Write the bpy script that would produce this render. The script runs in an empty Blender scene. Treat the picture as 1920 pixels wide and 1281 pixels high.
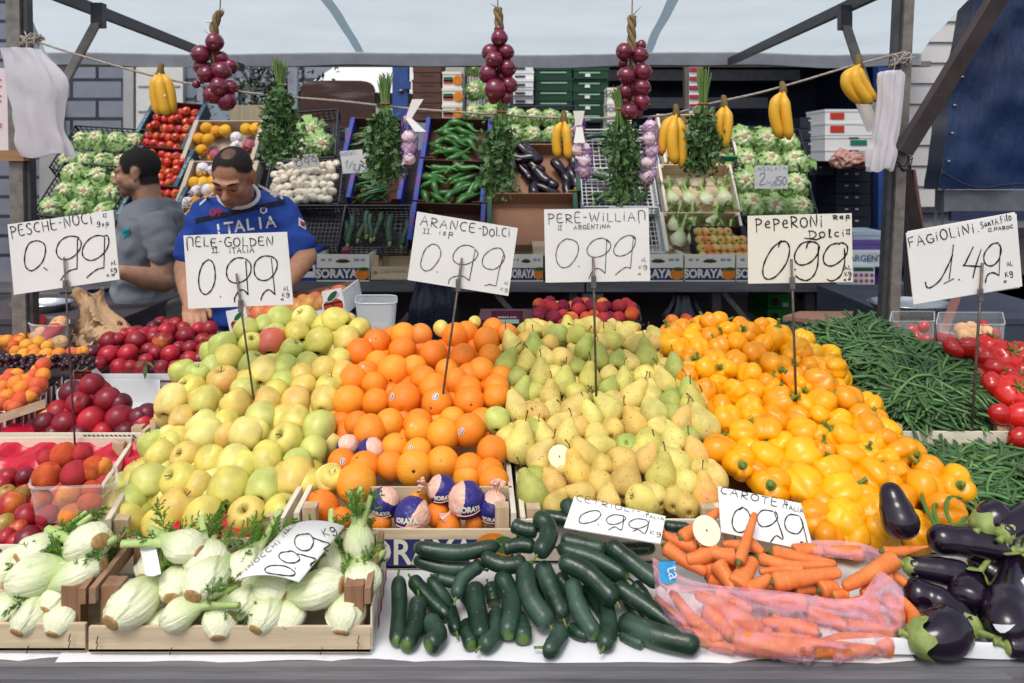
import bpy,bmesh,math,random
from mathutils import Vector,Matrix,noise
from mathutils.bvhtree import BVHTree
R=math.radians
rnd=random.Random(7)
SC=bpy.context.scene
COL=SC.collection
# ------------------------------------------------------------------ camera, sky, sun, exposure
F,HZ,CZ=1400.0,300.0,1.62
cam_d=bpy.data.cameras.new('camera');cam=bpy.data.objects.new('camera',cam_d);COL.objects.link(cam)
cam.location=(0,0,CZ);cam.rotation_euler=(R(90),0,0)
cam_d.sensor_width=36;cam_d.lens=36*F/1920
cam_d.shift_y=-(640.5-HZ)/1920
cam_d.clip_start=.05;cam_d.clip_end=500
cam_d.dof.use_dof=True;cam_d.dof.focus_distance=1.62;cam_d.dof.aperture_fstop=7.0
SC.camera=cam
W=bpy.data.worlds.new('World');SC.world=W;W.use_nodes=True
wn=W.node_tree.nodes;wl=W.node_tree.links
sky=wn.new('ShaderNodeTexSky');sky.sky_type='NISHITA';sky.sun_disc=False
SUN_EL,SUN_ROT=R(58),R(200)
sky.sun_elevation=SUN_EL;sky.sun_rotation=SUN_ROT;sky.dust_density=3.0;sky.air_density=1.0
hs=wn.new('ShaderNodeHueSaturation');hs.inputs['Saturation'].default_value=.42
wl.new(sky.outputs[0],hs.inputs['Color'])
wl.new(hs.outputs[0],wn['Background'].inputs['Color']);wn['Background'].inputs['Strength'].default_value=.15
sun_d=bpy.data.lights.new('sun','SUN');sun=bpy.data.objects.new('sun',sun_d);COL.objects.link(sun)
sun_d.energy=1.3;sun_d.angle=R(24);sun_d.color=(1,.955,.88)
sd=Vector((math.sin(SUN_ROT)*math.cos(SUN_EL),math.cos(SUN_ROT)*math.cos(SUN_EL),math.sin(SUN_EL)))
sun.rotation_euler=sd.to_track_quat('Z','Y').to_euler()
SC.view_settings.view_transform='Standard';SC.view_settings.look='None'
SC.view_settings.exposure=.3;SC.view_settings.gamma=1
try:
 SC.cycles.max_bounces=8;SC.cycles.transparent_max_bounces=12;SC.cycles.use_denoising=True
 SC.cycles.caustics_reflective=False;SC.cycles.caustics_refractive=False;SC.cycles.sample_clamp_indirect=4
except Exception:pass
# ------------------------------------------------------------------ helpers
def P(px,py,Y):
 return Vector(((px-960)*Y/F,Y,CZ-(py-HZ)*Y/F))
class Plane:
 """a sloping display surface through two photo rows whose distances are known"""
 def __init__(s,pa,ya,pb,yb):
  za=CZ-(pa-HZ)*ya/F;zb=CZ-(pb-HZ)*yb/F
  s.s=(zb-za)/(yb-ya);s.y0=ya;s.z0=za
 def at(s,px,py,lift=0):
  Y=(CZ-s.z0-lift+s.s*s.y0)/((py-HZ)/F+s.s)
  return P(px,py,Y)
 def z(s,Y):return s.z0+s.s*(Y-s.y0)
def smooth(x,a,b):
 t=max(0,min(1,(x-a)/(b-a)));return t*t*(3-2*t)
def orient(d,roll=0.0):
 d=Vector(d).normalized()
 return(d.to_track_quat('Z','Y').to_matrix()@Matrix.Rotation(roll,3,'Z')).to_4x4()
def cr(pts,n=6,closed=False):
 """Catmull-Rom through points"""
 pts=[Vector(p)for p in pts];out=[];L=len(pts)
 for i in range(L if closed else L-1):
  if closed:p0,p1,p2,p3=pts[i-1],pts[i],pts[(i+1)%L],pts[(i+2)%L]
  else:p0,p1,p2,p3=pts[max(i-1,0)],pts[i],pts[i+1],pts[min(i+2,L-1)]
  for k in range(n):
   t=k/n
   out.append(.5*((2*p1)+(p2-p0)*t+(2*p0-5*p1+4*p2-p3)*t*t+(3*p1-p0-3*p2+p3)*t**3))
 if not closed:out.append(pts[-1])
 return out
class MB:
 def __init__(s):s.v=[];s.f=[];s.m=[];s.mi=0;s.sm=True;s.smf=[]
 def add(s,vs,fs):
  b=len(s.v);s.v.extend(tuple(x)for x in vs)
  for f in fs:s.f.append(tuple(b+i for i in f));s.m.append(s.mi);s.smf.append(s.sm)
  return s
 def box(s,c,sz,rot=None,taper=1.0):
  x,y,z=sz[0]/2,sz[1]/2,sz[2]/2;vs=[]
  for dz in(-1,1):
   t=taper if dz>0 else 1
   for dx,dy in((-1,-1),(1,-1),(1,1),(-1,1)):
    p=Vector((dx*x*t,dy*y*t,dz*z));p=rot@p if rot else p
    vs.append(p+Vector(c))
  k=s.sm;s.sm=False
  s.add(vs,[(3,2,1,0),(4,5,6,7),(0,1,5,4),(1,2,6,5),(2,3,7,6),(3,0,4,7)]);s.sm=k
  return s
 def hexa(s,p):
  """box from eight corners, bottom four then top four"""
  k=s.sm;s.sm=False
  s.add(p,[(3,2,1,0),(4,5,6,7),(0,1,5,4),(1,2,6,5),(2,3,7,6),(3,0,4,7)]);s.sm=k;return s
 def tube(s,pts,rad,n=10,cap=True,flat=1.0):
  pts=[Vector(p)for p in pts];L=len(pts)
  if not hasattr(rad,'__len__'):rad=[rad]*L
  vs=[];fs=[];up=None
  for i,p in enumerate(pts):
   d=(pts[min(i+1,L-1)]-pts[max(i-1,0)])
   if d.length<1e-9:d=Vector((0,0,1))
   d.normalize()
   if up is None:up=d.orthogonal().normalized()
   up=up-d*up.dot(d)
   if up.length<1e-6:up=d.orthogonal()
   up.normalize()
   w=d.cross(up)
   for k in range(n):
    a=2*math.pi*k/n
    vs.append(p+(up*math.cos(a)*flat+w*math.sin(a))*rad[i])
  for i in range(L-1):
   for k in range(n):
    fs.append((i*n+k,i*n+(k+1)%n,(i+1)*n+(k+1)%n,(i+1)*n+k))
  if cap:fs.append(tuple(range(n-1,-1,-1)));fs.append(tuple((L-1)*n+k for k in range(n)))
  return s.add(vs,fs)
 def lathe(s,prof,n=24,fn=None):
  """prof: (r, z) bottom to top, first and last r may be 0"""
  vs=[];fs=[];rows=[]
  for i,(r,z)in enumerate(prof):
   if r<1e-7:rows.append([len(vs)]);vs.append(Vector((0,0,z)))
   else:
    rows.append(list(range(len(vs),len(vs)+n)))
    for k in range(n):
     a=2*math.pi*k/n;p=Vector((r*math.cos(a),r*math.sin(a),z));vs.append(p)
  if fn:vs=[Vector(fn(p))for p in vs]
  for i in range(len(rows)-1):
   a,b=rows[i],rows[i+1]
   for k in range(n):
    k2=(k+1)%n
    if len(a)==1 and len(b)==1:continue
    if len(a)==1:fs.append((a[0],b[k2],b[k]))
    elif len(b)==1:fs.append((a[k],a[k2],b[0]))
    else:fs.append((a[k],a[k2],b[k2],b[k]))
  return s.add(vs,fs)
 def ball(s,c,r,n=16,m=10,rot=None):
  if not hasattr(r,'__len__'):r=(r,r,r)
  c=Vector(c)
  def fn(p):
   q=Vector((p.x*r[0],p.y*r[1],p.z*r[2]));return(rot@q if rot else q)+c
  return s.lathe([(math.sin(math.pi*i/m),-math.cos(math.pi*i/m))for i in range(m+1)],n,fn)
 def sheet(s,fn,nu,nv):
  vs=[fn(i/nu,j/nv)for j in range(nv+1)for i in range(nu+1)]
  return s.add(vs,[(j*(nu+1)+i,j*(nu+1)+i+1,(j+1)*(nu+1)+i+1,(j+1)*(nu+1)+i)for j in range(nv)for i in range(nu)])
 def poly(s,pts):return s.add(pts,[tuple(range(len(pts)))])
 def mesh(s,name,mats):
  me=bpy.data.meshes.new(name);me.from_pydata(s.v,[],s.f)
  for m in(mats if isinstance(mats,(list,tuple))else[mats]):me.materials.append(m)
  me.polygons.foreach_set('material_index',s.m);me.polygons.foreach_set('use_smooth',s.smf);me.update()
  return me
def ob(name,me,parent=None,mw=None):
 o=bpy.data.objects.new(name,me);COL.objects.link(o)
 if parent:o.parent=parent
 if mw is not None:
  if parent:o.matrix_local=mw
  else:o.matrix_world=mw
 return o
def tag(o,label,cat,group=None,kind=None):
 if label:o['label']=label
 if cat:o['category']=cat
 if group:o['group']=group
 if kind:o['kind']=kind
 return o
def empty(name,loc,label,cat,group=None,rot=None):
 mw=Matrix.Translation(loc)
 if rot is not None:mw=mw@rot.to_4x4()
 return tag(ob(name,None,None,mw),label,cat,group)
def rel(root,me):
 """a mesh modelled in world space becomes local to its root"""
 me.transform(root.matrix_world.inverted());return me
def inst(proto,name,mw,label,cat,group=None,color=None):
 """a thing that shares the prototype's mesh, with its own copies of the parts"""
 o=ob(name,proto[0],None,mw);tag(o,label,cat,group)
 if color is not None:o.color=color
 for kn,km in proto[1:]:
  c=ob(kn,km,o)
  if color is not None:c.color=color
 return o
ORD='zeroth first second third fourth fifth sixth seventh eighth ninth tenth eleventh twelfth thirteenth fourteenth fifteenth sixteenth seventeenth eighteenth nineteenth twentieth'.split()
NUM='zero one two three four five six seven eight nine ten eleven twelve thirteen fourteen fifteen sixteen'.split()
def rows_of(pts,band):
 """(row from the top, place from the left, size of row) for photo points"""
 idx=sorted(range(len(pts)),key=lambda i:pts[i][1]);rows=[];cur=[];y0=None
 for i in idx:
  if y0 is None or pts[i][1]-y0>band:
   if cur:rows.append(cur)
   cur=[];y0=pts[i][1]
  cur.append(i)
 if cur:rows.append(cur)
 out=[None]*len(pts)
 for r,row in enumerate(rows):
  for k,i in enumerate(sorted(row,key=lambda i:pts[i][0])):out[i]=(r+1,k+1,len(row))
 return out
 # ------------------------------------------------------------------ materials
def hexc(h,k=1.0):
 h=h.lstrip('#');c=[int(h[i:i+2],16)/255 for i in(0,2,4)]
 return tuple(k*(x/12.92 if x<=.04045 else((x+.055)/1.055)**2.4)for x in c)+(1,)
class NT:
 def __init__(s,name):
  s.mat=bpy.data.materials.new(name);s.mat.use_nodes=True
  s.t=s.mat.node_tree;s.n=s.t.nodes;s.b=s.n['Principled BSDF'];s.out=s.n['Material Output']
  s._v=None
 def new(s,t,**kw):
  n=s.n.new(t)
  for k,v in kw.items():setattr(n,k,v)
  return n
 def link(s,a,b):s.t.links.new(a,b)
 def setin(s,sock,v):
  if isinstance(v,bpy.types.NodeSocket):s.link(v,sock)
  else:sock.default_value=v
 def obj(s):
  """object coordinates, moved by the object's random number"""
  if s._v is None:
   tc=s.new('ShaderNodeTexCoord');oi=s.new('ShaderNodeObjectInfo');s.oi=oi
   ma=s.new('ShaderNodeVectorMath',operation='MULTIPLY_ADD')
   cx=s.new('ShaderNodeCombineXYZ')
   for i in range(3):s.link(oi.outputs['Random'],cx.inputs[i])
   s.link(cx.outputs[0],ma.inputs[0]);ma.inputs[1].default_value=(13,17,7);s.link(tc.outputs['Object'],ma.inputs[2])
   s._v=ma.outputs[0];s.raw=tc.outputs['Object']
  return s._v
 def noise(s,scale,detail=3,vec=None,rough=.55):
  n=s.new('ShaderNodeTexNoise');n.inputs['Scale'].default_value=scale;n.inputs['Detail'].default_value=detail
  n.inputs['Roughness'].default_value=rough
  s.link(vec if vec is not None else s.obj(),n.inputs['Vector']);return n.outputs['Fac']
 def scaled(s,sc):
  m=s.new('ShaderNodeVectorMath',operation='MULTIPLY');s.link(s.obj(),m.inputs[0]);m.inputs[1].default_value=sc;return m.outputs[0]
 def voro(s,scale):
  n=s.new('ShaderNodeTexVoronoi');n.inputs['Scale'].default_value=scale;s.link(s.obj(),n.inputs['Vector']);return n.outputs['Distance']
 def mr(s,f,a,b,c=0.0,d=1.0):
  n=s.new('ShaderNodeMapRange');n.inputs[1].default_value=a;n.inputs[2].default_value=b
  n.inputs[3].default_value=c;n.inputs[4].default_value=d;s.link(f,n.inputs[0]);return n.outputs[0]
 def math(s,op,a,b=0.0):
  n=s.new('ShaderNodeMath',operation=op);s.setin(n.inputs[0],a);s.setin(n.inputs[1],b);return n.outputs[0]
 def mix(s,fac,a,b,mode='MIX'):
  n=s.new('ShaderNodeMix',data_type='RGBA',blend_type=mode);s.setin(n.inputs[0],fac);s.setin(n.inputs[6],a);s.setin(n.inputs[7],b);return n.outputs[2]
 def bump(s,h,strength=.3,dist=.002):
  n=s.new('ShaderNodeBump');n.inputs['Strength'].default_value=strength;n.inputs['Distance'].default_value=dist
  s.link(h,n.inputs['Height']);s.link(n.outputs[0],s.b.inputs['Normal'])
 def sep(s):
  s.obj();n=s.new('ShaderNodeSeparateXYZ');s.link(s.raw,n.inputs[0]);return n.outputs
 def color(s):
  s.obj();return s.oi.outputs['Color'],s.oi.outputs['Alpha']
 def set(s,base=None,rough=.5,spec=.5,sss=0,sssr=(.01,.006,.003),coat=0,metal=0,trans=0,alpha=None):
  b=s.b.inputs
  if base is not None:s.setin(b['Base Color'],base)
  s.setin(b['Roughness'],rough);s.setin(b['Specular IOR Level'],spec);b['Metallic'].default_value=metal
  if sss:b['Subsurface Weight'].default_value=sss;b['Subsurface Radius'].default_value=sssr;b['Subsurface Scale'].default_value=1.0
  if coat:b['Coat Weight'].default_value=coat;b['Coat Roughness'].default_value=.08
  if trans:b['Transmission Weight'].default_value=trans
  if alpha is not None:s.setin(b['Alpha'],alpha)
  return s.mat
_cache={}
def M(name,col,rough=.55,var=.25,vs=12,bump=.15,bs=90,metal=0,spec=.4,bd=.002,stretch=None,coat=0,objcol=False):
 """plain material with uneven colour and a fine relief"""
 if name in _cache:return _cache[name]
 n=NT(name);col=hexc(col)if isinstance(col,str)else col
 vec=n.scaled(stretch)if stretch else n.obj()
 f=n.noise(vs,5,vec,.62)
 base=n.color()[0]if objcol else col
 dk=n.mix(1.0,base,(1-var,1-var,1-var,1),'MULTIPLY')
 lt=n.mix(1.0,base,(1+var*.5,1+var*.5,1+var*.5,1),'MULTIPLY')
 c=n.mix(n.mr(f,.3,.7),dk,lt)
 if bump:n.bump(n.noise(bs,3,vec),bump,bd)
 n.set(c,n.mr(n.noise(vs*2,2,vec),.3,.7,rough*.85,min(1,rough*1.15)),spec,metal=metal,coat=coat)
 _cache[name]=n.mat;return n.mat
def wood(name,col,dark=.45,scale=1.0,axis=0,rough=.75):
 """bare boards: grain drawn along one axis, some knots and grey weathering"""
 if name in _cache:return _cache[name]
 n=NT(name);col=hexc(col)if isinstance(col,str)else col
 st=[60,60,60];st[axis]=3.0
 g=n.noise(scale,6,n.scaled(st),.7)
 st2=[14,14,14];st2[axis]=2.0
 k=n.noise(scale,3,n.scaled(st2),.6)
 c=n.mix(n.mr(g,.35,.75),col,tuple(x*dark for x in col[:3])+(1,))
 c=n.mix(n.mr(k,.55,.8,0,.55),c,(.30,.27,.26,1))
 n.bump(g,.35,.0015);n.set(c,rough,.25);_cache[name]=n.mat;return n.mat
 # ------------------------------------------------------------------ produce materials
def fruitmat(name,second,speck=None,speck_scale=160,speck_r=.18,rough=.38,spec=.45,bump=.1,bscale=140,bdist=.001,sss=.06,top=None,mott=.14,rr=.04,coat=0,sp_amt=.5):
 n=NT(name);c,al=n.color();x=n.sep()
 f1=n.noise(22,4);f2=n.noise(60,3)
 base=n.mix(n.mr(f1,.3,.7),n.mix(1,c,(1-mott*1.6,)*3+(1,),'MULTIPLY'),n.mix(1,c,(1+mott,)*3+(1,),'MULTIPLY'))
 if second:
  g=n.math('ADD',n.math('MULTIPLY',x[0],1/rr),n.math('MULTIPLY',n.math('SUBTRACT',f1,.5),2.4))
  g=n.math('ADD',g,n.math('MULTIPLY',n.math('SUBTRACT',f2,.5),1.2))
  g=n.math('ADD',g,n.math('MULTIPLY',n.math('SUBTRACT',al,.5),3.6))
  base=n.mix(n.mr(g,.55,1.9),base,hexc(second))
 if top:
  d=n.math('SQRT',n.math('ADD',n.math('MULTIPLY',x[0],x[0]),n.math('MULTIPLY',x[1],x[1])))
  d=n.math('ADD',d,n.math('MULTIPLY',n.math('SUBTRACT',f2,.5),.012))
  base=n.mix(n.mr(d,.003,.014,.8,0),base,hexc(top))
 if speck:
  v=n.voro(speck_scale)
  base=n.mix(n.math('MULTIPLY',n.mr(v,speck_r*.5,speck_r,1,0),n.mr(f2,.4,.65,0,sp_amt)),base,hexc(speck))
 if bump:n.bump(n.noise(bscale,2),bump,bdist)
 return n.set(base,n.mr(f2,.3,.7,rough*.8,rough*1.25),spec,sss=sss,coat=coat)
m_apple=fruitmat('apple_skin','#d4664a','#7a6530',150,.19,top='#8d8a3c',rough=.4,sss=.02,sp_amt=.75,mott=.17)
m_orange=fruitmat('orange_peel','#f59a1c',None,rough=.45,bump=.8,bscale=300,bdist=.0016,mott=.08,sss=.02)
m_pear=fruitmat('pear_skin','#d9714a','#5a4018',120,.24,top=None,rough=.55,sp_amt=.95,mott=.18,sss=.02,spec=.3)
m_pepper=fruitmat('pepper_skin','#dc8208',None,rough=.36,spec=.4,bump=.25,bscale=34,bdist=.002,mott=.1,sss=.02,coat=.12)
m_nect=fruitmat('nectarine_skin','#d8902e','#c98a70',240,.15,rough=.34,mott=.3,top='#6a2418')
m_peach=fruitmat('peach_skin','#dd8a3c',None,rough=.75,spec=.2,mott=.22,bump=.2,bscale=400)
m_apricot=fruitmat('apricot_skin','#c9452c',None,rough=.6,spec=.3,mott=.12,bump=.15,bscale=300)
m_tomato=fruitmat('tomato_skin','#b8361c',None,rough=.2,spec=.5,mott=.1,bump=0,coat=.3)
m_stem=M('fruit_stem','#5a4128',.8,.3,60,.3)
m_pstem=M('pepper_stem','#5f7a2c',.5,.3,60,.3)
m_leaf=M('leaf_green','#3f6a2a',.5,.35,40,.3)
m_calyx=M('dried_calyx','#4a3a22',.85,.3,80,.4)
# ------------------------------------------------------------------ produce shapes (metres, stem up +Z)
def pro(body,*kids):return(body,)+kids
def apple_mesh(seed):
 r=random.Random(seed);ph=r.random()*6;el=r.uniform(.94,1.05);lob=r.uniform(.01,.03)
 prof=[(0,-.0275),(.004,-.0285),(.009,-.0335),(.015,-.0365),(.023,-.0345),(.031,-.026),(.0375,-.012),(.04,.003),(.0392,.016),(.035,.027),(.028,.0345),(.019,.0378),(.011,.036),(.005,.030),(.0016,.025),(0,.0245)]
 prof=[(v.x,v.y)for v in cr([(a,b,0)for a,b in prof],2)]
 prof[0]=(0,prof[0][1]);prof[-1]=(0,prof[-1][1]);prof=[(max(a,0 if i in(0,len(prof)-1)else .0004),b)for i,(a,b)in enumerate(prof)]
 def fn(p):
  a=math.atan2(p.y,p.x);k=1+lob*math.cos(5*a+ph)*smooth(-p.z,-.01,.035)+.025*math.cos(2*a+ph)
  return(p.x*k,p.y*k,p.z*el+.0022*math.cos(a+ph)*(p.x**2+p.y**2)**.5/.04)
 b=MB();b.lathe(prof,28,fn);s=MB()
 s.tube(cr([(0,0,.022),(.001,0,.034),(.006*r.uniform(-1,1),.004,.046)],3),[.0011,.001,.0009,.0009,.001,.0012,.0015],6)
 c=MB()
 for k in range(5):
  a=k*1.257;c.tube([(math.cos(a)*.0035,math.sin(a)*.0035,-.0285),(math.cos(a)*.002,math.sin(a)*.002,-.034)],[.0016,.0006],5)
 c.lathe([(0,-.0296),(.0045,-.0306),(.0068,-.0328),(.0076,-.0336)],12)
 return pro(b.mesh('apple',m_apple),('stem',s.mesh('apple_stem',m_stem)),('calyx',c.mesh('apple_calyx',m_calyx)))
APPLE=[apple_mesh(i)for i in range(4)]
def orange_mesh(seed):
 r=random.Random(seed);el=r.uniform(.95,1.03)
 b=MB();b.ball((0,0,0),.04,28,18)
 off=Vector((r.random()*9,r.random()*9,0));vs=[]
 for v in b.v:
  p=Vector(v);d=(p.x**2+p.y**2)**.5
  k=1+.03*(noise.noise(p*22+off));z=p.z*k*el
  if abs(p.z)>.03:z-=math.copysign(.0022*smooth(.012-d,0,.012),p.z)
  vs.append((p.x*k,p.y*k,z))
 b.v=vs;c=MB()
 c.lathe([(0,.0367),(.0036,.0368),(.0044,.0378),(.0028,.0388),(0,.0382)],8,lambda p:(p.x,p.y,p.z*el+.0006*math.sin(5*math.atan2(p.y,p.x))))
 return pro(b.mesh('orange',m_orange),('navel',c.mesh('orange_navel',m_calyx)))
ORANGE=[orange_mesh(i)for i in range(4)]
m_sticker=M('sticker_paper','#e9e9ea',.4,.05,30,0);m_stick_ink=M('sticker_ink','#31406f',.4,.2,30,0);m_stick_red=M('sticker_red','#b02a2a',.4,.1,30,0)
def sticker_mesh():
 b=MB();R0=.0406
 def pt(u,v,rr):p=Vector((u,v,1)).normalized();return p*rr
 def disc(ru,rv,rr,mi):
  b.mi=mi;n=20;vs=[pt(0,0,rr)];fs=[]
  for k in range(n):
   a=2*math.pi*k/n;vs.append(pt(ru*math.cos(a)*.5,rv*math.sin(a)*.5,rr))
  for k in range(n):
   a=2*math.pi*k/n;vs.append(pt(ru*math.cos(a),rv*math.sin(a),rr))
  for k in range(n):
   k2=(k+1)%n;fs+=[(0,1+k,1+k2),(1+k,1+n+k,1+n+k2,1+k2)]
  b.add(vs,fs)
 disc(.24,.17,R0,0);disc(.2,.13,R0+.0003,1);disc(.17,.06,R0+.0006,0)
 b.mi=2;b.add([pt(-.12,-.015,R0+.0009),pt(.12,-.015,R0+.0009),pt(.12,.015,R0+.0009),pt(-.12,.015,R0+.0009)],[(0,1,2,3)])
 return b.mesh('fruit_sticker',[m_sticker,m_stick_ink,m_stick_red])
STICKER=sticker_mesh()
def pear_mesh(seed):
 r=random.Random(seed);lean=r.uniform(-.35,.35);fat=r.uniform(.9,1.1);lng=r.uniform(.88,1.15)
 prof=[(0,-.0285),(.004,-.0293),(.01,-.0325),(.019,-.031),(.0275,-.023),(.0325,-.010),(.033,.002),(.0295,.014),(.0245,.0245),(.0192,.034),(.0155,.042),(.012,.0485),(.0075,.053),(.003,.054),(0,.053)]
 prof=[(max(v.x,0),v.y)for v in cr([(a,b,0)for a,b in prof],2)];prof[0]=(0,prof[0][1]);prof[-1]=(0,prof[-1][1])
 prof=[(max(a,.0004)if 0<i<len(prof)-1 else 0,b)for i,(a,b)in enumerate(prof)]
 off=Vector((seed*3.7,1,2))
 def fn(p):
  k=1+.06*noise.noise(p*28+off);z=p.z*(lng if p.z>0 else 1)
  t=max(0,p.z)/.06
  return(p.x*k*(1+(fat-1)*t)+lean*.02*t*t,p.y*k*(1+(fat-1)*t),z)
 b=MB();b.lathe(prof,24,fn);tx=lean*.02;zz=.0515*lng
 s=MB();s.tube(cr([(tx,0,zz),(tx+.002,.001,zz+.01),(tx+r.uniform(-.009,.009),r.uniform(-.006,.006),zz+.024)],3),[.0017,.0014,.0013,.0012,.0013,.0016,.0021],6)
 c=MB()
 for k in range(5):
  a=k*1.257;c.tube([(math.cos(a)*.003,math.sin(a)*.003,-.0285),(math.cos(a)*.005,math.sin(a)*.005,-.0325)],[.0014,.0006],5)
 return pro(b.mesh('pear',m_pear),('stem',s.mesh('pear_stem',m_stem)),('calyx',c.mesh('pear_calyx',m_calyx)))
PEAR=[pear_mesh(i)for i in range(6)]
def pepper_mesh(seed):
 r=random.Random(seed);nl=r.choice([3,4,4]);ph=r.random()*6;L=r.uniform(.95,1.3);am=r.uniform(.2,.3);off=Vector((seed*2.3,4,1));lean=r.uniform(-.2,.2)
 prof=[]
 N=22
 for i in range(N+1):
  t=i/N
  r_=.042*(math.sin(math.pi*min(1,t*1.02))**.42 if 0<t<1 else 0)*(1-.22*(1-t))
  prof.append((r_,(t-.52)*.078*L))
 prof[0]=(0,prof[0][1]);prof[-1]=(0,prof[-1][1])
 top=prof[-1][1]
 def fn(p):
  d=(p.x**2+p.y**2)**.5;a=math.atan2(p.y,p.x);t=p.z/(.078*L)+.52
  k=1+am*(abs(math.cos(nl*.5*a+ph))**.6-.66)*1.3;k*=1+.12*noise.noise(p*18+off)+.03*noise.noise(p*60+off)
  z=p.z
  if t>.75:z-=.013*smooth(.021-d,0,.021)*smooth(t,.75,1)
  if t<.2:z+=.008*smooth(.018-d,0,.018)+.006*math.cos(nl*a+2*ph)*d/.04
  else:z+=.004*abs(math.cos(nl*.5*a+ph))*smooth(t,.7,.95)*min(1,d/.02)
  return(p.x*k+lean*p.z*.4,p.y*k,z)
 b=MB();b.lathe(prof,36,fn);s=MB()
 zt=top-.0118;xo=lean*top*.4
 def fs(p):
  a=math.atan2(p.y,p.x);d=(p.x**2+p.y**2)**.5;k=1+.2*math.cos(5*a)*smooth(d,.006,.013)
  return(p.x*k+xo,p.y*k,p.z)
 s.lathe([(.0135,zt+.003),(.0125,zt+.0045),(.008,zt+.0045),(.0055,zt+.0075),(.0042,zt+.014),(.0042,zt+.022),(.0056,zt+.0255),(.005,zt+.027),(0,zt+.0262)],15,fs)
 return pro(b.mesh('pepper',m_pepper),('stem',s.mesh('pepper_stem',m_pstem)))
PEPPER=[pepper_mesh(i)for i in range(6)]
def round_mesh(nm,mat,seed,groove=.06,squash=.97,stem=True):
 r=random.Random(seed);off=Vector((seed,3,5));b=MB();b.ball((0,0,0),.04,26,16);vs=[]
 tilt=r.uniform(-.05,.05)
 for v in b.v:
  p=Vector(v);a=math.atan2(p.y,p.x);d=(p.x**2+p.y**2)**.5
  k=1+.035*noise.noise(p*24+off)-groove*math.exp(-(a/.16)**2)*smooth(p.z,-.04,.02)
  z=p.z*squash
  if p.z>.022:z-=.006*smooth(.013-d,0,.013)
  vs.append((p.x*k+tilt*z,p.y*k,z))
 b.v=vs;s=MB();zz=.0335*squash
 s.lathe([(.0028,zz-.003),(.003,zz),(.0016,zz+.001),(0,zz)],7)
 return pro(b.mesh(nm,mat),('stem',s.mesh(nm+'_stem',m_stem)))
NECT=[round_mesh('nectarine',m_nect,i)for i in range(3)]
PEACH=[round_mesh('peach',m_peach,i,.07)for i in range(3)]
APRI=[round_mesh('apricot',m_apricot,i,.05,1.05)for i in range(3)]
FLATP=[round_mesh('flat_peach',m_peach,i+5,.05,.6)for i in range(2)]
def tomato_mesh(seed):
 r=random.Random(seed);ph=r.random()*6;nl=r.choice([6,7,8]);b=MB();b.ball((0,0,0),.04,36,16);vs=[]
 for v in b.v:
  p=Vector(v);a=math.atan2(p.y,p.x);d=(p.x**2+p.y**2)**.5
  k=1+.045*math.cos(nl*a+ph)*smooth(p.z,-.02,.03)+.03*math.cos(2*a+ph);z=p.z*.78
  if p.z>.02:z-=.007*smooth(.015-d,0,.015)
  vs.append((p.x*k,p.y*k,z))
 b.v=vs;s=MB()
 for k in range(6):
  a=k*1.05+ph
  s.tube(cr([(0,0,.0255),(math.cos(a)*.007,math.sin(a)*.007,.0285),(math.cos(a+.2)*.016,math.sin(a+.2)*.016,.0325),(math.cos(a+.3)*.02,math.sin(a+.3)*.02,.037)],2),[.002,.0022,.0024,.0022,.0018,.0012,.0004],5,flat=.4)
 s.tube([(0,0,.024),(.001,.001,.036)],.002,6)
 return pro(b.mesh('tomato',m_tomato),('calyx',s.mesh('tomato_calyx',m_pstem)))
TOMATO=[tomato_mesh(i)for i in range(3)]
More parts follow.
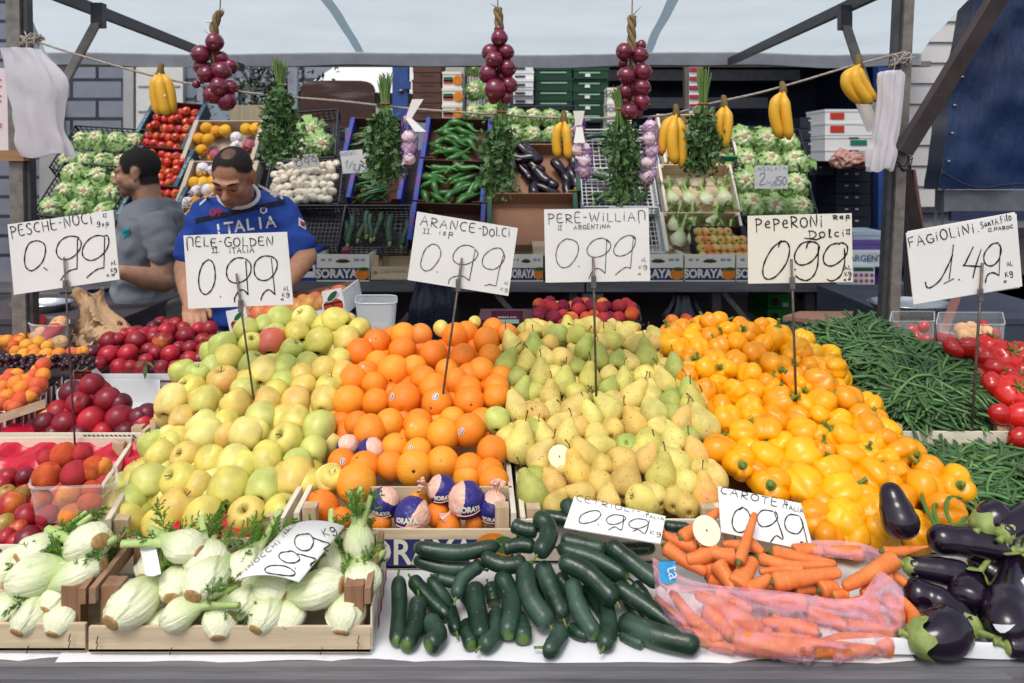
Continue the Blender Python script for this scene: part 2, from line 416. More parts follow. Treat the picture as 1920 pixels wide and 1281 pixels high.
# ------------------------------------------------------------------ heaps
PT={}
def zoomed(lst,x0,y0,k):
 return[(x0+t[0]/k,y0+t[1]/k,t[2]/k)+tuple(t[3:])for t in lst]
def jit(c,a=.06):
 return tuple(max(0,x*(1+rnd.uniform(-a,a)))for x in c[:3])
SIDE={}
def heap(lst,plane,protos,kind,colors,nominal,labels,group,band,place,dirs=None,under=True,lift=0,alpha=None,ucolor=None,ucount=999,deep=1):
 """one fruit per photo point, resting on the sloping display; below them a second layer that shows in the gaps.
    lst items: (x, y, r, colour key, [direction])"""
 rows=rows_of(lst,band);objs=[];pts=[];med=sorted(t[2]*plane.at(t[0],t[1],lift).y/F for t in lst)[len(lst)*6//10]
 for i,t in enumerate(lst):
  px,py,r=t[:3];ck=t[3]if len(t)>3 else list(colors)[0];d=t[4]if len(t)>4 else None
  p=plane.at(px,py,lift);rad=r*p.y/F
  if under and rad<.84*med:
   k=1+(med*.9-rad)*1.1/p.y;p=Vector((0,0,CZ))+(p-Vector((0,0,CZ)))*k;rad=med*rnd.uniform(.86,.95)
  s=rad/nominal
  if d is None:d=dirs(rnd)if dirs else((rnd.uniform(-.5,.5),rnd.uniform(.55,1),rnd.uniform(.2,.7))if rnd.random()<.62 else(rnd.uniform(-.6,.6),rnd.uniform(-.7,.2),rnd.uniform(.4,1)))
  col,al=colors[ck][:2];desc=colors[ck][2]
  a,b,n=rows[i]
  lab=labels(desc,a,b,n)if callable(labels)else labels
  mw=Matrix.Translation(p)@orient(d,rnd.uniform(0,6.28))@Matrix.Diagonal((s*rnd.uniform(.96,1.04),s*rnd.uniform(.96,1.04),s,1))
  c=jit(col)+(max(0,min(1,al+rnd.uniform(-.12,.12))),)
  o=inst(rnd.choice(protos),kind,mw,lab,kind.replace('_',' '),group,c);objs.append(o);pts.append((px,py,r,p,rad))
 if under:
  xs=[t[0]for t in pts];ys=[t[1]for t in pts];rm=sum(t[2]for t in pts)/len(pts);n=0
  for layer in range(deep):
   y=min(ys)+rm*.5
   while y<max(ys)+rm*.3:
    x=min(xs)+(rm*.4 if int(y/rm)%2 else 0)
    while x<max(xs):
     qx,qy=x+rnd.uniform(-.3,.3)*rm,y+rnd.uniform(-.3,.3)*rm
     near=sorted(math.hypot(qx-t[0],qy-t[1])/t[2]for t in pts)
     if .62+.1*layer<near[0]<1.15 and near[min(3,len(near)-1)]<2.7 and n<ucount:
      q=plane.at(qx,qy,lift-nominal*(1.15+.6*layer)*(rm*plane.at(qx,qy).y/F/nominal));rad=med*rnd.uniform(.9,1);s=rad/nominal
      ck=rnd.choice(ucolor or list(colors));col,al=colors[ck][:2]
      mw=Matrix.Translation(q)@orient(dirs(rnd)if dirs else(rnd.uniform(-1,1),rnd.uniform(-.3,1),1),rnd.uniform(0,6.28))@Matrix.Diagonal((s,s,s,1))
      inst(rnd.choice(protos),kind,mw,'%s buried in the %s, showing only in a gap between the others'%(kind.replace('_',' '),place),kind.replace('_',' '),'fruit buried in the '+place,jit(col)+(al,));n+=1
     x+=rm*1.15
    y+=rm*1.05
 return objs
HP=Plane(1000,1.42,600,2.06)
AP={'y':(hexc('#d9c964'),.04,'yellow'),'g':(hexc('#c2c76a'),.0,'greenish'),'o':(hexc('#dabc62'),.4,'blushed'),'r':(hexc('#d0705a'),.75,'pink-red'),'w':(hexc('#e2d47c'),.05,'pale')}
ap=zoomed([(840,230,95,'g'),(960,200,60,'g'),(1080,155,95,'g'),(1255,150,90,'w',(-.4,-.5,.8)),(1470,165,100,'y',(-.9,.3,.2)),(1630,220,70,'y'),(1380,190,45,'y'),(672,340,100,'g'),(705,425,98,'y',(.1,.75,.6)),(865,330,85,'y'),(1035,262,80,'g'),(1010,310,95,'r',(-.1,.7,.7)),(1200,255,92,'y'),(1350,312,98,'y',(0,.7,.7)),(1545,300,95,'y'),(1150,370,80,'g'),(870,470,92,'g'),(960,525,105,'w',(0,.8,.6)),(1105,490,90,'g'),(1260,470,75,'g'),(1385,515,98,'o'),(1490,440,85,'y'),(1510,535,52,'o'),(480,560,90,'g'),(605,500,45,'g'),(675,595,112,'o'),(830,600,70,'y'),(820,655,92,'g'),(1100,595,75,'g'),(1240,560,78,'o'),(455,645,100,'y'),(305,730,118,'w',(.1,.72,.65)),(480,690,62,'o'),(545,745,118,'y',(0,.9,.4)),(765,755,108,'o'),(985,735,100,'o'),(1030,670,90,'y'),(1185,735,106,'o'),(1240,630,92,'o'),(1390,725,100,'o',(0,.9,.45)),(1420,640,75,'y'),(390,860,60,'o'),(535,900,108,'w'),(538,975,122,'w'),(690,885,75,'y'),(945,860,116,'g'),(900,940,98,'w'),(850,965,122,'w',(-.9,.1,.2)),(690,985,65,'o'),(1130,1010,122,'y',(-.35,-.65,.7)),(1180,875,105,'y'),(1090,860,60,'y'),(1345,925,118,'g',(.1,.75,.65)),(1310,1085,80,'g'),(345,1010,70,'y'),(232,1110,100,'y'),(310,1050,65,'y'),(420,1120,102,'o'),(600,1140,92,'y',(-.4,-.5,.8)),(745,1165,125,'w',(0,.95,.2)),(980,1155,112,'y'),(1200,1190,112,'g'),(1160,1260,122,'o')],240,560,3.768)
ap+=[(280,908,34,'g',(-.4,.7,.6)),(341,905,35,'y'),(395,868,24,'y'),(370,915,26,'y'),(427,920,38,'y',(0,.85,.5)),(495,918,36,'g'),(550,900,37,'o',(0,.8,.5)),(500,860,30,'y'),(380,976,38,'y',(0,.9,.4)),(467,972,37,'o',(-.1,-.6,.8)),(328,957,37,'o'),(525,966,35,'y'),(575,910,22,'y'),(455,880,30,'y'),(300,988,33,'y',(-.5,.5,.4)),(238,985,36,'y',(-.5,-.4,.7)),(186,985,32,'y'),(243,944,26,'g'),(215,955,25,'y')]
heap(ap,HP,APPLE,'apple',AP,.04,lambda d,r,k,n:'%s golden apple, %s from the nectarine side in row %s down the apple heap'%(d,ORD[k],NUM[r]),'golden apples in the sloping heap',26,'apple heap',ucount=70,deep=2,ucolor='ywwg')
OR={'o':(hexc('#ef8a1e'),.15,'deep'),'l':(hexc('#f39a28'),.35,'light'),'p':(hexc('#ee8a3c'),.3,'pale'),'r':(hexc('#ea7e1a'),.05,'reddish')}
orl=zoomed([(425,240,75,'r',(.1,-.8,.5)),(570,205,72,'l'),(665,200,55,'p'),(855,205,75,'o'),(1025,225,75,'o'),(1140,195,60,'p'),(1060,165,42,'o'),(915,190,45,'o'),(335,295,80,'r'),(565,282,76,'r'),(735,305,78,'r'),(895,320,75,'r',(0,-.8,-.3)),(1045,315,68,'o'),(430,350,55,'l'),(515,395,88,'l',(0,-.9,-.3)),(630,375,68,'l'),(368,405,66,'o'),(810,395,68,'l'),(995,395,78,'l',(0,-.9,-.4)),(685,445,78,'o'),(930,420,55,'o'),(1105,430,50,'o'),(300,445,82,'o'),(410,470,70,'o'),(275,560,90,'l',(0,-.5,-.8)),(420,565,78,'o'),(575,550,92,'r',(0,-.9,-.3)),(735,490,85,'o'),(755,572,88,'o',(-.3,-.9,0)),(855,455,78,'o'),(930,562,86,'o',(.2,-1,.1)),(925,500,78,'o'),(1080,540,75,'o'),(1080,490,78,'o'),(320,685,72,'r'),(390,725,92,'o',(0,-.8,-.5)),(495,680,78,'l'),(650,685,82,'o'),(655,725,80,'l'),(785,745,93,'l'),(840,665,72,'l'),(930,720,93,'o'),(1000,675,52,'o'),(525,810,75,'l'),(645,840,80,'l'),(1055,835,85,'r',(.25,-.9,-.1)),(785,895,91,'l',(0,-.9,.5)),(630,925,96,'l',(.1,-1,.2)),(500,910,78,'o'),(235,895,78,'r'),(355,920,86,'o'),(930,930,64,'o'),(1040,955,66,'r'),(1065,1000,82,'o'),(920,975,46,'l')],560,560,2.911)
oo=heap(orl,HP,ORANGE,'orange',OR,.04,lambda d,r,k,n:'%s orange, %s from the apple side in row %s down the orange heap'%(d,ORD[k],NUM[r]),'oranges in the sloping heap',22,'orange heap',dirs=lambda r:(r.uniform(-1,1),r.uniform(-.5,1),r.uniform(-1,1)),ucount=45,deep=2)
for i,dx,dy in((0,-.25,.3),(16,-.2,.55),(26,-.75,.35),(28,0,.65),(38,-.5,.7),(41,-.35,.1),(44,-.35,.5),(49,.25,.3)):
 o=oo[i];d=Vector((dx,-.8,dy+.1)).normalized()
 st=ob('sticker',STICKER,o,o.matrix_world.to_3x3().inverted().to_4x4()@(orient(d,rnd.uniform(-.6,.6)+1.57).to_3x3()*o.matrix_world.to_scale()[2]).to_4x4())
 st['label']='small oval white and blue fruit sticker'
 # front orange crate: loose fruit in front of the slat
HPF=Plane(1010,1.42,940,1.52)
heap(zoomed([(315,1010,108,'l'),(125,1145,95,'r'),(235,1205,66,'r'),(655,1110,58,'l'),(755,1180,66,'r'),(820,1245,68,'r'),(960,1225,50,'r'),(455,1225,55,'r')],560,560,2.911),Plane(1000,1.43,900,1.53),ORANGE,'orange',OR,.04,lambda d,r,k,n:'%s loose orange, %s from the apple crate in row %s of the front orange crate'%(d,ORD[k],NUM[r]),'loose oranges in the front crate',18,'front orange crate',under=False)
heap([(618.4,898.3,25,'y'),(828,617,15,'y'),(890,605,12,'y'),(932,789,23,'g')],HP,APPLE,'apple',AP,.04,lambda d,r,k,n:'%s stray apple among the oranges, %s along row %s'%(d,ORD[k],NUM[r]),'stray apples on the orange heap',20,'orange heap',under=False,lift=.01)
heap([(618,899,26,'w')],Plane(1000,1.43,900,1.53),APPLE,'apple',AP,.04,'pale yellow apple inside the front orange crate by its left side',None,20,'x',under=False)
PE={'y':(hexc('#d8c570'),.03,'yellow'),'g':(hexc('#a6ad58'),.0,'green'),'m':(hexc('#c3ba60'),.0,'yellow-green'),'o':(hexc('#d2b262'),.2,'amber'),'b':(hexc('#dcb65c'),.5,'red-cheeked')}
_pr=[(305,180,48,'y'),(185,275,60,'y',165,225),(262,238,50,'o'),(310,300,56,'g',305,215),(440,210,60,'g',380,200),(400,190,48,'o'),(550,220,58,'m'),(400,262,52,'o'),(635,160,58,'y',560,150),(730,195,52,'y'),(765,248,57,'m',740,195),(830,215,52,'y',805,165),(890,275,62,'o',950,245),(600,297,58,'g',625,220),(690,255,55,'y'),(680,350,56,'g',680,290),(990,268,52,'o'),(1000,220,38,'y'),(145,385,60,'g',185,310),(265,378,60,'m',260,335),(380,352,56,'y',365,320),(465,345,64,'y'),(790,360,57,'g'),(950,345,62,'g',950,270),(860,372,52,'y',845,335),(1115,405,57,'g',1110,345),(1190,420,40,'o'),(215,460,57,'g',210,430),(345,462,64,'m',350,385),(430,435,50,'y'),(560,402,48,'g',565,385),(630,470,64,'m',630,370),(740,442,48,'y'),(825,490,60,'m',830,420),(940,452,67,'y'),(1055,500,64,'y',1040,440),(1195,545,62,'g',1185,480),(740,520,52,'g'),(320,540,48,'m'),(240,545,55,'g',255,480),(400,570,57,'o',410,505),(480,492,64,'m',490,430),(545,545,60,'m'),(865,570,68,'y',925,505),(985,552,55,'y',980,500),(740,635,72,'y',690,580),(215,640,64,'y',185,570),(330,662,68,'o'),(410,645,52,'y',430,620),(535,640,72,'o',590,575),(640,680,62,'y',615,620),(995,655,72,'y'),(1110,665,52,'g'),(1085,590,48,'g'),(1215,622,72,'m',1220,555),(760,590,42,'y'),(455,730,66,'y',520,700),(560,740,62,'o'),(665,785,67,'y'),(762,752,62,'o'),(890,735,74,'b',850,650),(1022,750,67,'y'),(1155,712,64,'o',1180,650),(1285,730,82,'y',1250,650),(1190,800,45,'g'),(230,850,84,'y',250,755),(305,760,52,'g'),(370,810,52,'y',360,755),(500,800,70,'y',515,735),(345,912,74,'y',400,810),(600,900,76,'o',560,860),(680,850,72,'y',770,850),(840,842,62,'g',850,875),(960,852,86,'m'),(1110,815,77,'y'),(1240,895,70,'o',1220,830),(560,1000,74,'b',535,905),(815,940,84,'o',900,960),(950,930,72,'o',985,860),(1035,1030,80,'m',1060,965),(1130,945,72,'y',1075,905),(1190,1065,73,'y'),(1340,1030,74,'y'),(300,1120,87,'g',250,1020),(315,1030,48,'g'),(415,1065,73,'o'),(690,1060,70,'o'),(835,1060,86,'o'),(590,1120,64,'o',490,1105),(730,1165,48,'y',735,1130),(430,1180,58,'o',460,1150),(930,1160,87,'y',1010,1210),(1000,1130,67,'y'),(1110,1152,64,'o'),(1290,1140,76,'b',1290,1070),(1175,1185,62,'o'),(1330,1085,52,'o'),(700,960,60,'o'),(1080,880,55,'y'),(460,960,50,'y'),(1265,985,50,'o'),(900,890,45,'y'),(150,800,40,'y')]
pl=[]
for t in _pr:
 if len(t)>4:
  dx,dy=t[4]-t[0],t[5]-t[1];q=math.hypot(dx,dy)/t[2]
  pl.append(t[:4]+((dx/t[2],max(.15,1.1-q*.6),-dy/t[2]),))
 else:pl.append(t[:4]+((rnd.uniform(-.5,.5),.9,rnd.uniform(.1,.6)),))
heap([t for t in zoomed(pl,900,560,3.05)],HP,PEAR,'pear',PE,.0305,lambda d,r,k,n:'%s pear, %s from the orange side in row %s down the pear heap'%(d,ORD[k],NUM[r]),'pears in the sloping heap',22,'pear heap',ucount=85,deep=2,ucolor='yymo',dirs=lambda r:(r.uniform(-1,1),r.uniform(-.1,1),r.uniform(.1,1)))
PP={'o':(hexc('#efa606'),.05,'orange-yellow'),'y':(hexc('#f4b208'),.0,'bright yellow'),'d':(hexc('#e59406'),.3,'deeper orange')}
_pp=[(380,135,47,'d'),(430,132,47,'o'),(175,205,64,'d'),(290,190,52,'o'),(165,255,60,'o'),(285,225,48,'o'),(375,215,50,'d'),(490,190,60,'o',(-.9,-.2,.1)),(600,195,64,'d',(-.5,-.5,.5)),(665,165,52,'d'),(745,222,72,'o',(0,-.2,.9)),(850,275,72,'o'),(220,290,48,'o',(-.2,-.4,-.6)),(320,275,57,'o',(.2,-.7,-.6)),(430,270,54,'d'),(525,250,57,'o'),(625,305,64,'d'),(680,260,52,'o'),(880,300,50,'d'),(550,160,40,'d'),(280,335,62,'d',(0,-.85,.35)),(405,340,66,'d',(.2,-.8,-.1)),(355,400,66,'o'),(465,390,60,'o',(-.4,-.4,.3)),(520,350,52,'d'),(740,380,77,'d',(.15,-.9,.1)),(815,345,52,'o',(0,-.8,.2)),(925,395,62,'d',(-.3,-.9,.3)),(970,370,42,'o'),(1058,378,64,'o',(-1,-.3,0)),(260,425,42,'d'),(350,510,67,'d'),(430,480,57,'o'),(515,520,72,'o'),(600,420,67,'o'),(620,510,62,'o'),(700,470,48,'d'),(735,525,67,'o',(.1,-.4,.5)),(840,440,62,'d'),(880,490,38,'o',(0,-.9,.1)),(985,475,86,'d',(-.6,.3,-.6)),(1128,555,77,'d',(.5,-.8,-.4)),(990,580,77,'o'),(440,600,70,'d',(0,-.8,-.35)),(600,610,77,'o'),(755,575,77,'d',(.6,-.4,.4)),(890,590,54,'o',(.4,-.7,-.3)),(980,650,62,'o',(.4,-.8,-.3)),(1090,670,60,'o'),(1215,655,72,'d'),(480,665,72,'o'),(600,665,67,'o',(-.1,-.8,.2)),(730,660,72,'d'),(850,650,54,'d'),(1240,715,80,'d',(0,-.6,-.3)),(565,740,74,'o'),(690,730,82,'d',(-.2,-.8,-.35)),(770,800,58,'y'),(890,735,78,'o'),(965,750,62,'o'),(1105,765,87,'o'),(1330,775,67,'d'),(1180,790,50,'o'),(1470,830,68,'d',(0,-.9,.1)),(440,835,82,'d'),(605,830,48,'y'),(700,880,92,'y'),(880,865,94,'y'),(540,900,86,'o',(-.15,-.85,.25)),(1145,880,87,'o'),(1230,860,72,'o'),(1340,890,67,'o',(-.4,-.6,.1)),(715,1020,97,'o',(-.3,-.75,.4)),(890,1020,97,'y'),(1040,960,97,'y'),(1090,1070,102,'y'),(1270,975,97,'o',(.2,-.85,-.35)),(1240,1090,64,'o',(.7,-.6,.1)),(1380,960,52,'d'),(960,1200,87,'d'),(1105,1220,112,'y'),(1250,1190,77,'o'),(1010,1140,60,'d'),(1180,1000,50,'d'),(800,960,60,'d'),(640,960,45,'d'),(1000,850,55,'d'),(1270,800,60,'o'),(1400,850,50,'d')]
ppl=zoomed(_pp,1200,560,2.912)+[(1730,918,34,'o',(-.1,-.7,-.65)),(1792,912,32,'o',(-.2,-.85,.45)),(1742,885,26,'d'),(1770,962,34,'d'),(1716,985,24,'o'),(1645,1000,30,'o'),(1578,985,38,'y'),(1530,975,33,'d'),(1552,1010,26,'d'),(1690,940,28,'d'),(1660,905,26,'o'),(1720,1010,22,'d'),(1640,960,30,'o'),(1600,1012,26,'o')]
heap(ppl,HP,PEPPER,"pepper",PP,.036,lambda d,r,k,n:'%s pepper, %s from the pear side in row %s down the pepper heap'%(d,ORD[k],NUM[r]),'yellow peppers in the sloping heap',24,'pepper heap',ucount=60,deep=2,dirs=lambda r:(r.uniform(-1,1),r.uniform(-.1,.9),r.uniform(-.6,1)))
# nectarines, peaches, apricots, tomatoes
NC={'d':(hexc('#931b2c'),.12,'dark red'),'r':(hexc('#b21e30'),.2,'red'),'y':(hexc('#9c2026'),.55,'yellow-patched'),'k':(hexc('#641628'),.05,'blackish red')}
NP=Plane(700,2.16,605,2.5)
heap(zoomed([(650,385,62,'k'),(770,300,67,'d'),(830,290,52,'d'),(765,400,72,'r'),(905,390,72,'r'),(960,300,70,'d'),(1010,258,45,'r'),(1090,275,58,'d'),(1180,232,66,'r'),(1150,305,72,'y'),(1095,240,38,'r'),(1295,212,52,'y'),(1310,265,67,'d'),(1395,182,52,'r'),(1400,215,52,'r'),(1430,300,57,'y'),(1480,215,60,'d'),(1340,352,57,'d'),(1205,395,67,'r'),(1265,350,45,'d'),(1440,360,57,'d'),(1335,430,62,'r'),(1100,382,54,'d'),(1030,440,52,'r'),(840,485,62,'r'),(920,485,50,'d'),(1140,485,52,'d'),(1245,485,48,'r'),(1050,360,48,'d'),(880,255,40,'r'),(700,460,40,'d'),(1330,485,40,'d'),(1000,490,40,'d'),(1410,425,45,'d'),(1480,420,50,'d'),(930,245,38,'r'),(1240,180,40,'r'),(1330,160,40,'d'),(1500,300,50,'d'),(1520,360,50,'d')],0,560,3.7675),NP,NECT,'nectarine',NC,.04,lambda d,r,k,n:'%s nectarine, %s from the apricot side in row %s of the rear red crate'%(d,ORD[k],NUM[r]),'nectarines in the rear crate',16,'rear nectarine crate',ucount=25)
heap(zoomed([(650,612,88,'d'),(760,715,90,'d'),(560,740,88,'d'),(850,745,45,'k'),(650,860,98,'r'),(845,845,98,'d'),(460,885,88,'d'),(315,880,75,'k'),(730,945,75,'r'),(890,945,80,'k'),(570,965,70,'k'),(985,840,75,'k'),(1010,890,60,'r'),(380,965,65,'k'),(1040,815,60,'k')],0,560,3.7675),Plane(825,1.86,700,1.97),NECT,'nectarine',NC,.04,lambda d,r,k,n:'%s nectarine, %s from the apricots in row %s of the small pyramid'%(d,ORD[k],NUM[r]),'nectarines in the small pyramid',18,'small nectarine pyramid',ucount=8)
TN={'r':(hexc('#a8202c'),.2,'red'),'y':(hexc('#b8362c'),.6,'yellow and red'),'g':(hexc('#a8883a'),.45,'greenish'),'k':(hexc('#7d1426'),.1,'dark red')}
heap(zoomed([(35,295,46,'r'),(120,292,46,'k'),(55,422,62,'y'),(30,375,46,'g'),(100,380,40,'g'),(130,480,62,'r'),(25,520,52,'g'),(30,585,46,'r'),(135,590,62,'k'),(90,540,40,'y'),(75,605,40,'r'),(10,330,36,'r'),(190,560,40,'k')],0,780,2.5575),Plane(1025,1.36,890,1.55),NECT,'nectarine',TN,.04,lambda d,r,k,n:'%s nectarine, %s from the photo edge in row %s of the red tray'%(d,ORD[k],NUM[r]),'nectarines in the red tray',18,'red tray',ucount=8)
PC={'o':(hexc('#c0502c'),.45,'orange-red'),'r':(hexc('#a8323a'),.2,'crimson'),'y':(hexc('#d8803a'),.6,'orange'),'m':(hexc('#7a2038'),.15,'maroon'),'p':(hexc('#d8a878'),.4,'pale')}
PUN=Plane(990,1.395,860,1.46)
heap(zoomed([(305,192,64,'o'),(395,182,47,'r'),(230,205,45,'r'),(225,288,67,'o'),(360,278,67,'r'),(445,250,57,'o'),(495,242,42,'y')],0,780,2.5575),Plane(905,1.42,840,1.50),PEACH,'peach',PC,.04,lambda d,r,k,n:'%s peach, %s from the photo edge in row %s heaped above the clear punnet rim'%(d,ORD[k],NUM[r]),'peaches above the punnet rim',16,'clear punnet',under=False)
heap(zoomed([(335,378,62,'y'),(230,480,52,'r'),(345,480,60,'y'),(200,400,48,'o'),(440,350,45,'o'),(430,420,55,'o')],0,780,2.5575),PUN,PEACH,'peach',PC,.04,lambda d,r,k,n:'%s peach, %s from the photo edge in row %s behind the clear punnet wall'%(d,ORD[k],NUM[r]),'peaches inside the punnet',16,'clear punnet',under=False,lift=-.012)
AC={'o':(hexc('#e08a34'),.15,'orange'),'r':(hexc('#d46038'),.5,'reddish'),'y':(hexc('#e49a3c'),.05,'golden')}
heap(zoomed([(50,300,45,'y'),(170,265,42,'y'),(140,300,38,'o'),(190,330,46,'y'),(275,310,46,'y'),(335,340,43,'y'),(110,372,38,'o'),(165,392,40,'y'),(250,397,44,'o'),(325,397,48,'y'),(415,392,46,'o'),(90,424,40,'y'),(165,420,42,'y'),(235,362,38,'o'),(20,435,40,'y'),(60,425,36,'o'),(120,292,36,'r'),(10,300,40,'o'),(95,330,30,'r'),(250,430,36,'y'),(330,430,36,'y'),(530,385,22,'r'),(560,380,22,'o'),(585,375,18,'y'),(500,380,20,'r')],0,560,3.7675),Plane(680,2.12,620,2.34),APRI,'apricot',AC,.04,lambda d,r,k,n:'%s apricot, %s from the photo edge in row %s of the rear apricot pile'%(d,ORD[k],NUM[r]),'apricots in the rear pile',13,'rear apricot pile',ucount=10)
heap(zoomed([(305,470,53,'r'),(305,540,50,'o'),(240,540,46,'r'),(195,568,42,'o'),(60,572,46,'r'),(115,600,58,'o'),(20,622,42,'o'),(155,635,56,'o'),(215,597,42,'r'),(270,612,62,'r'),(60,692,56,'o'),(145,717,58,'r'),(215,692,42,'o'),(75,757,46,'r'),(110,772,50,'r'),(10,742,52,'r'),(245,662,42,'r'),(10,680,30,'r')],0,560,3.7675),Plane(775,1.90,690,2.03),APRI,'apricot',AC,.04,lambda d,r,k,n:'%s apricot, %s from the photo edge in row %s of the striped apricot box'%(d,ORD[k],NUM[r]),'apricots in the striped box',15,'striped apricot box',ucount=10)
heap(zoomed([(255,170,66,'r'),(410,175,62,'p'),(375,225,72,'r'),(265,250,60,'p'),(420,310,56,'p'),(330,270,50,'r')],0,560,3.7675),Plane(645,2.28,605,2.34),FLATP,'flat_peach',PC,.04,lambda d,r,k,n:'%s flat peach, %s from the pole in row %s of the round clear tub'%(d,ORD[k],NUM[r]),'flat peaches in the tub',14,'flat peach tub',under=False,dirs=lambda r:(r.uniform(-.5,.5),r.uniform(-.9,-.3),.8))
heap(zoomed([(345,85,45,'m'),(415,55,42,'r'),(475,45,32,'m'),(420,115,48,'m'),(475,100,34,'r'),(520,120,46,'o'),(565,65,43,'r'),(560,30,30,'m'),(610,115,42,'o'),(635,45,42,'m'),(690,60,42,'r'),(725,45,34,'m'),(795,48,43,'r'),(865,50,36,'r'),(705,120,42,'r'),(745,108,32,'m'),(795,115,42,'r'),(870,92,45,'o'),(375,40,30,'r'),(400,20,26,'m'),(480,150,34,'r'),(330,110,30,'m'),(650,100,34,'o')],900,560,3.05),Plane(612,2.36,565,2.55),PEACH,'peach',PC,.04,lambda d,r,k,n:'%s peach, %s from the maroon scale in row %s of the black carton'%(d,ORD[k],NUM[r]),'peaches in the black carton',12,'black peach carton',ucount=6)
heap(zoomed([(1100,132,42,'y'),(1180,122,38,'o'),(1225,152,42,'y'),(1160,168,30,'r'),(1120,170,28,'r')],900,560,3.05),Plane(620,2.4,595,2.45),PEACH,'peach',PC,.04,lambda d,r,k,n:'%s peach peeking over the pepper heap, %s along row %s'%(d,ORD[k],NUM[r]),'peaches behind the pepper heap',9,'rear peach box',under=False)
TC={'r':(hexc('#c81e18'),.1,'red'),'d':(hexc('#b01818'),.05,'dark red')}
heap(zoomed([(1235,335,103,'r',(.1,-.7,.7)),(1150,272,86,'r',(.1,-.2,.9)),(1310,300,62,'d'),(1020,280,67,'d'),(1170,402,62,'d'),(1165,490,74,'d'),(1275,540,110,'r',(0,-.75,.65)),(1310,480,77,'d',(.3,-.3,.8)),(1330,420,58,'d'),(1330,680,94,'r'),(1205,667,62,'d'),(1320,800,72,'d'),(1120,345,38,'d'),(940,280,50,'d'),(1080,300,48,'d'),(1345,360,54,'r'),(1240,430,60,'d')],1480,560,3.05),Plane(815,1.70,640,1.96),TOMATO,'tomato',TC,.04,lambda d,r,k,n:'%s ribbed tomato, %s from the green beans in row %s of the tomato heap'%(d,ORD[k],NUM[r]),'ribbed tomatoes in the heap',20,'tomato heap',ucount=8)
heap(zoomed([(615,178,38,'r'),(700,182,34,'r'),(770,162,38,'r'),(655,238,42,'r'),(735,216,32,'r'),(790,240,36,'r')],1480,560,3.05),Plane(645,2.16,605,2.24),TOMATO,'tomato',TC,.04,lambda d,r,k,n:'%s tomato, %s from the pole in row %s of the clear box'%(d,ORD[k],NUM[r]),'tomatoes in the clear box',10,'clear box',under=False)
heap(zoomed([(870,225,32,'r'),(990,180,45,'p'),(1040,165,36,'p'),(1060,212,42,'p'),(1130,195,40,'p'),(1110,155,32,'r'),(1175,207,36,'r'),(1000,217,42,'p'),(920,232,32,'r'),(1085,180,30,'p')],1480,560,3.05),Plane(640,2.16,605,2.26),PEACH,'peach',PC,.04,lambda d,r,k,n:'%s peach, %s from the pole in row %s of the long clear tray'%(d,ORD[k],NUM[r]),'pale peaches in the clear tray',9,'long clear tray',under=False)
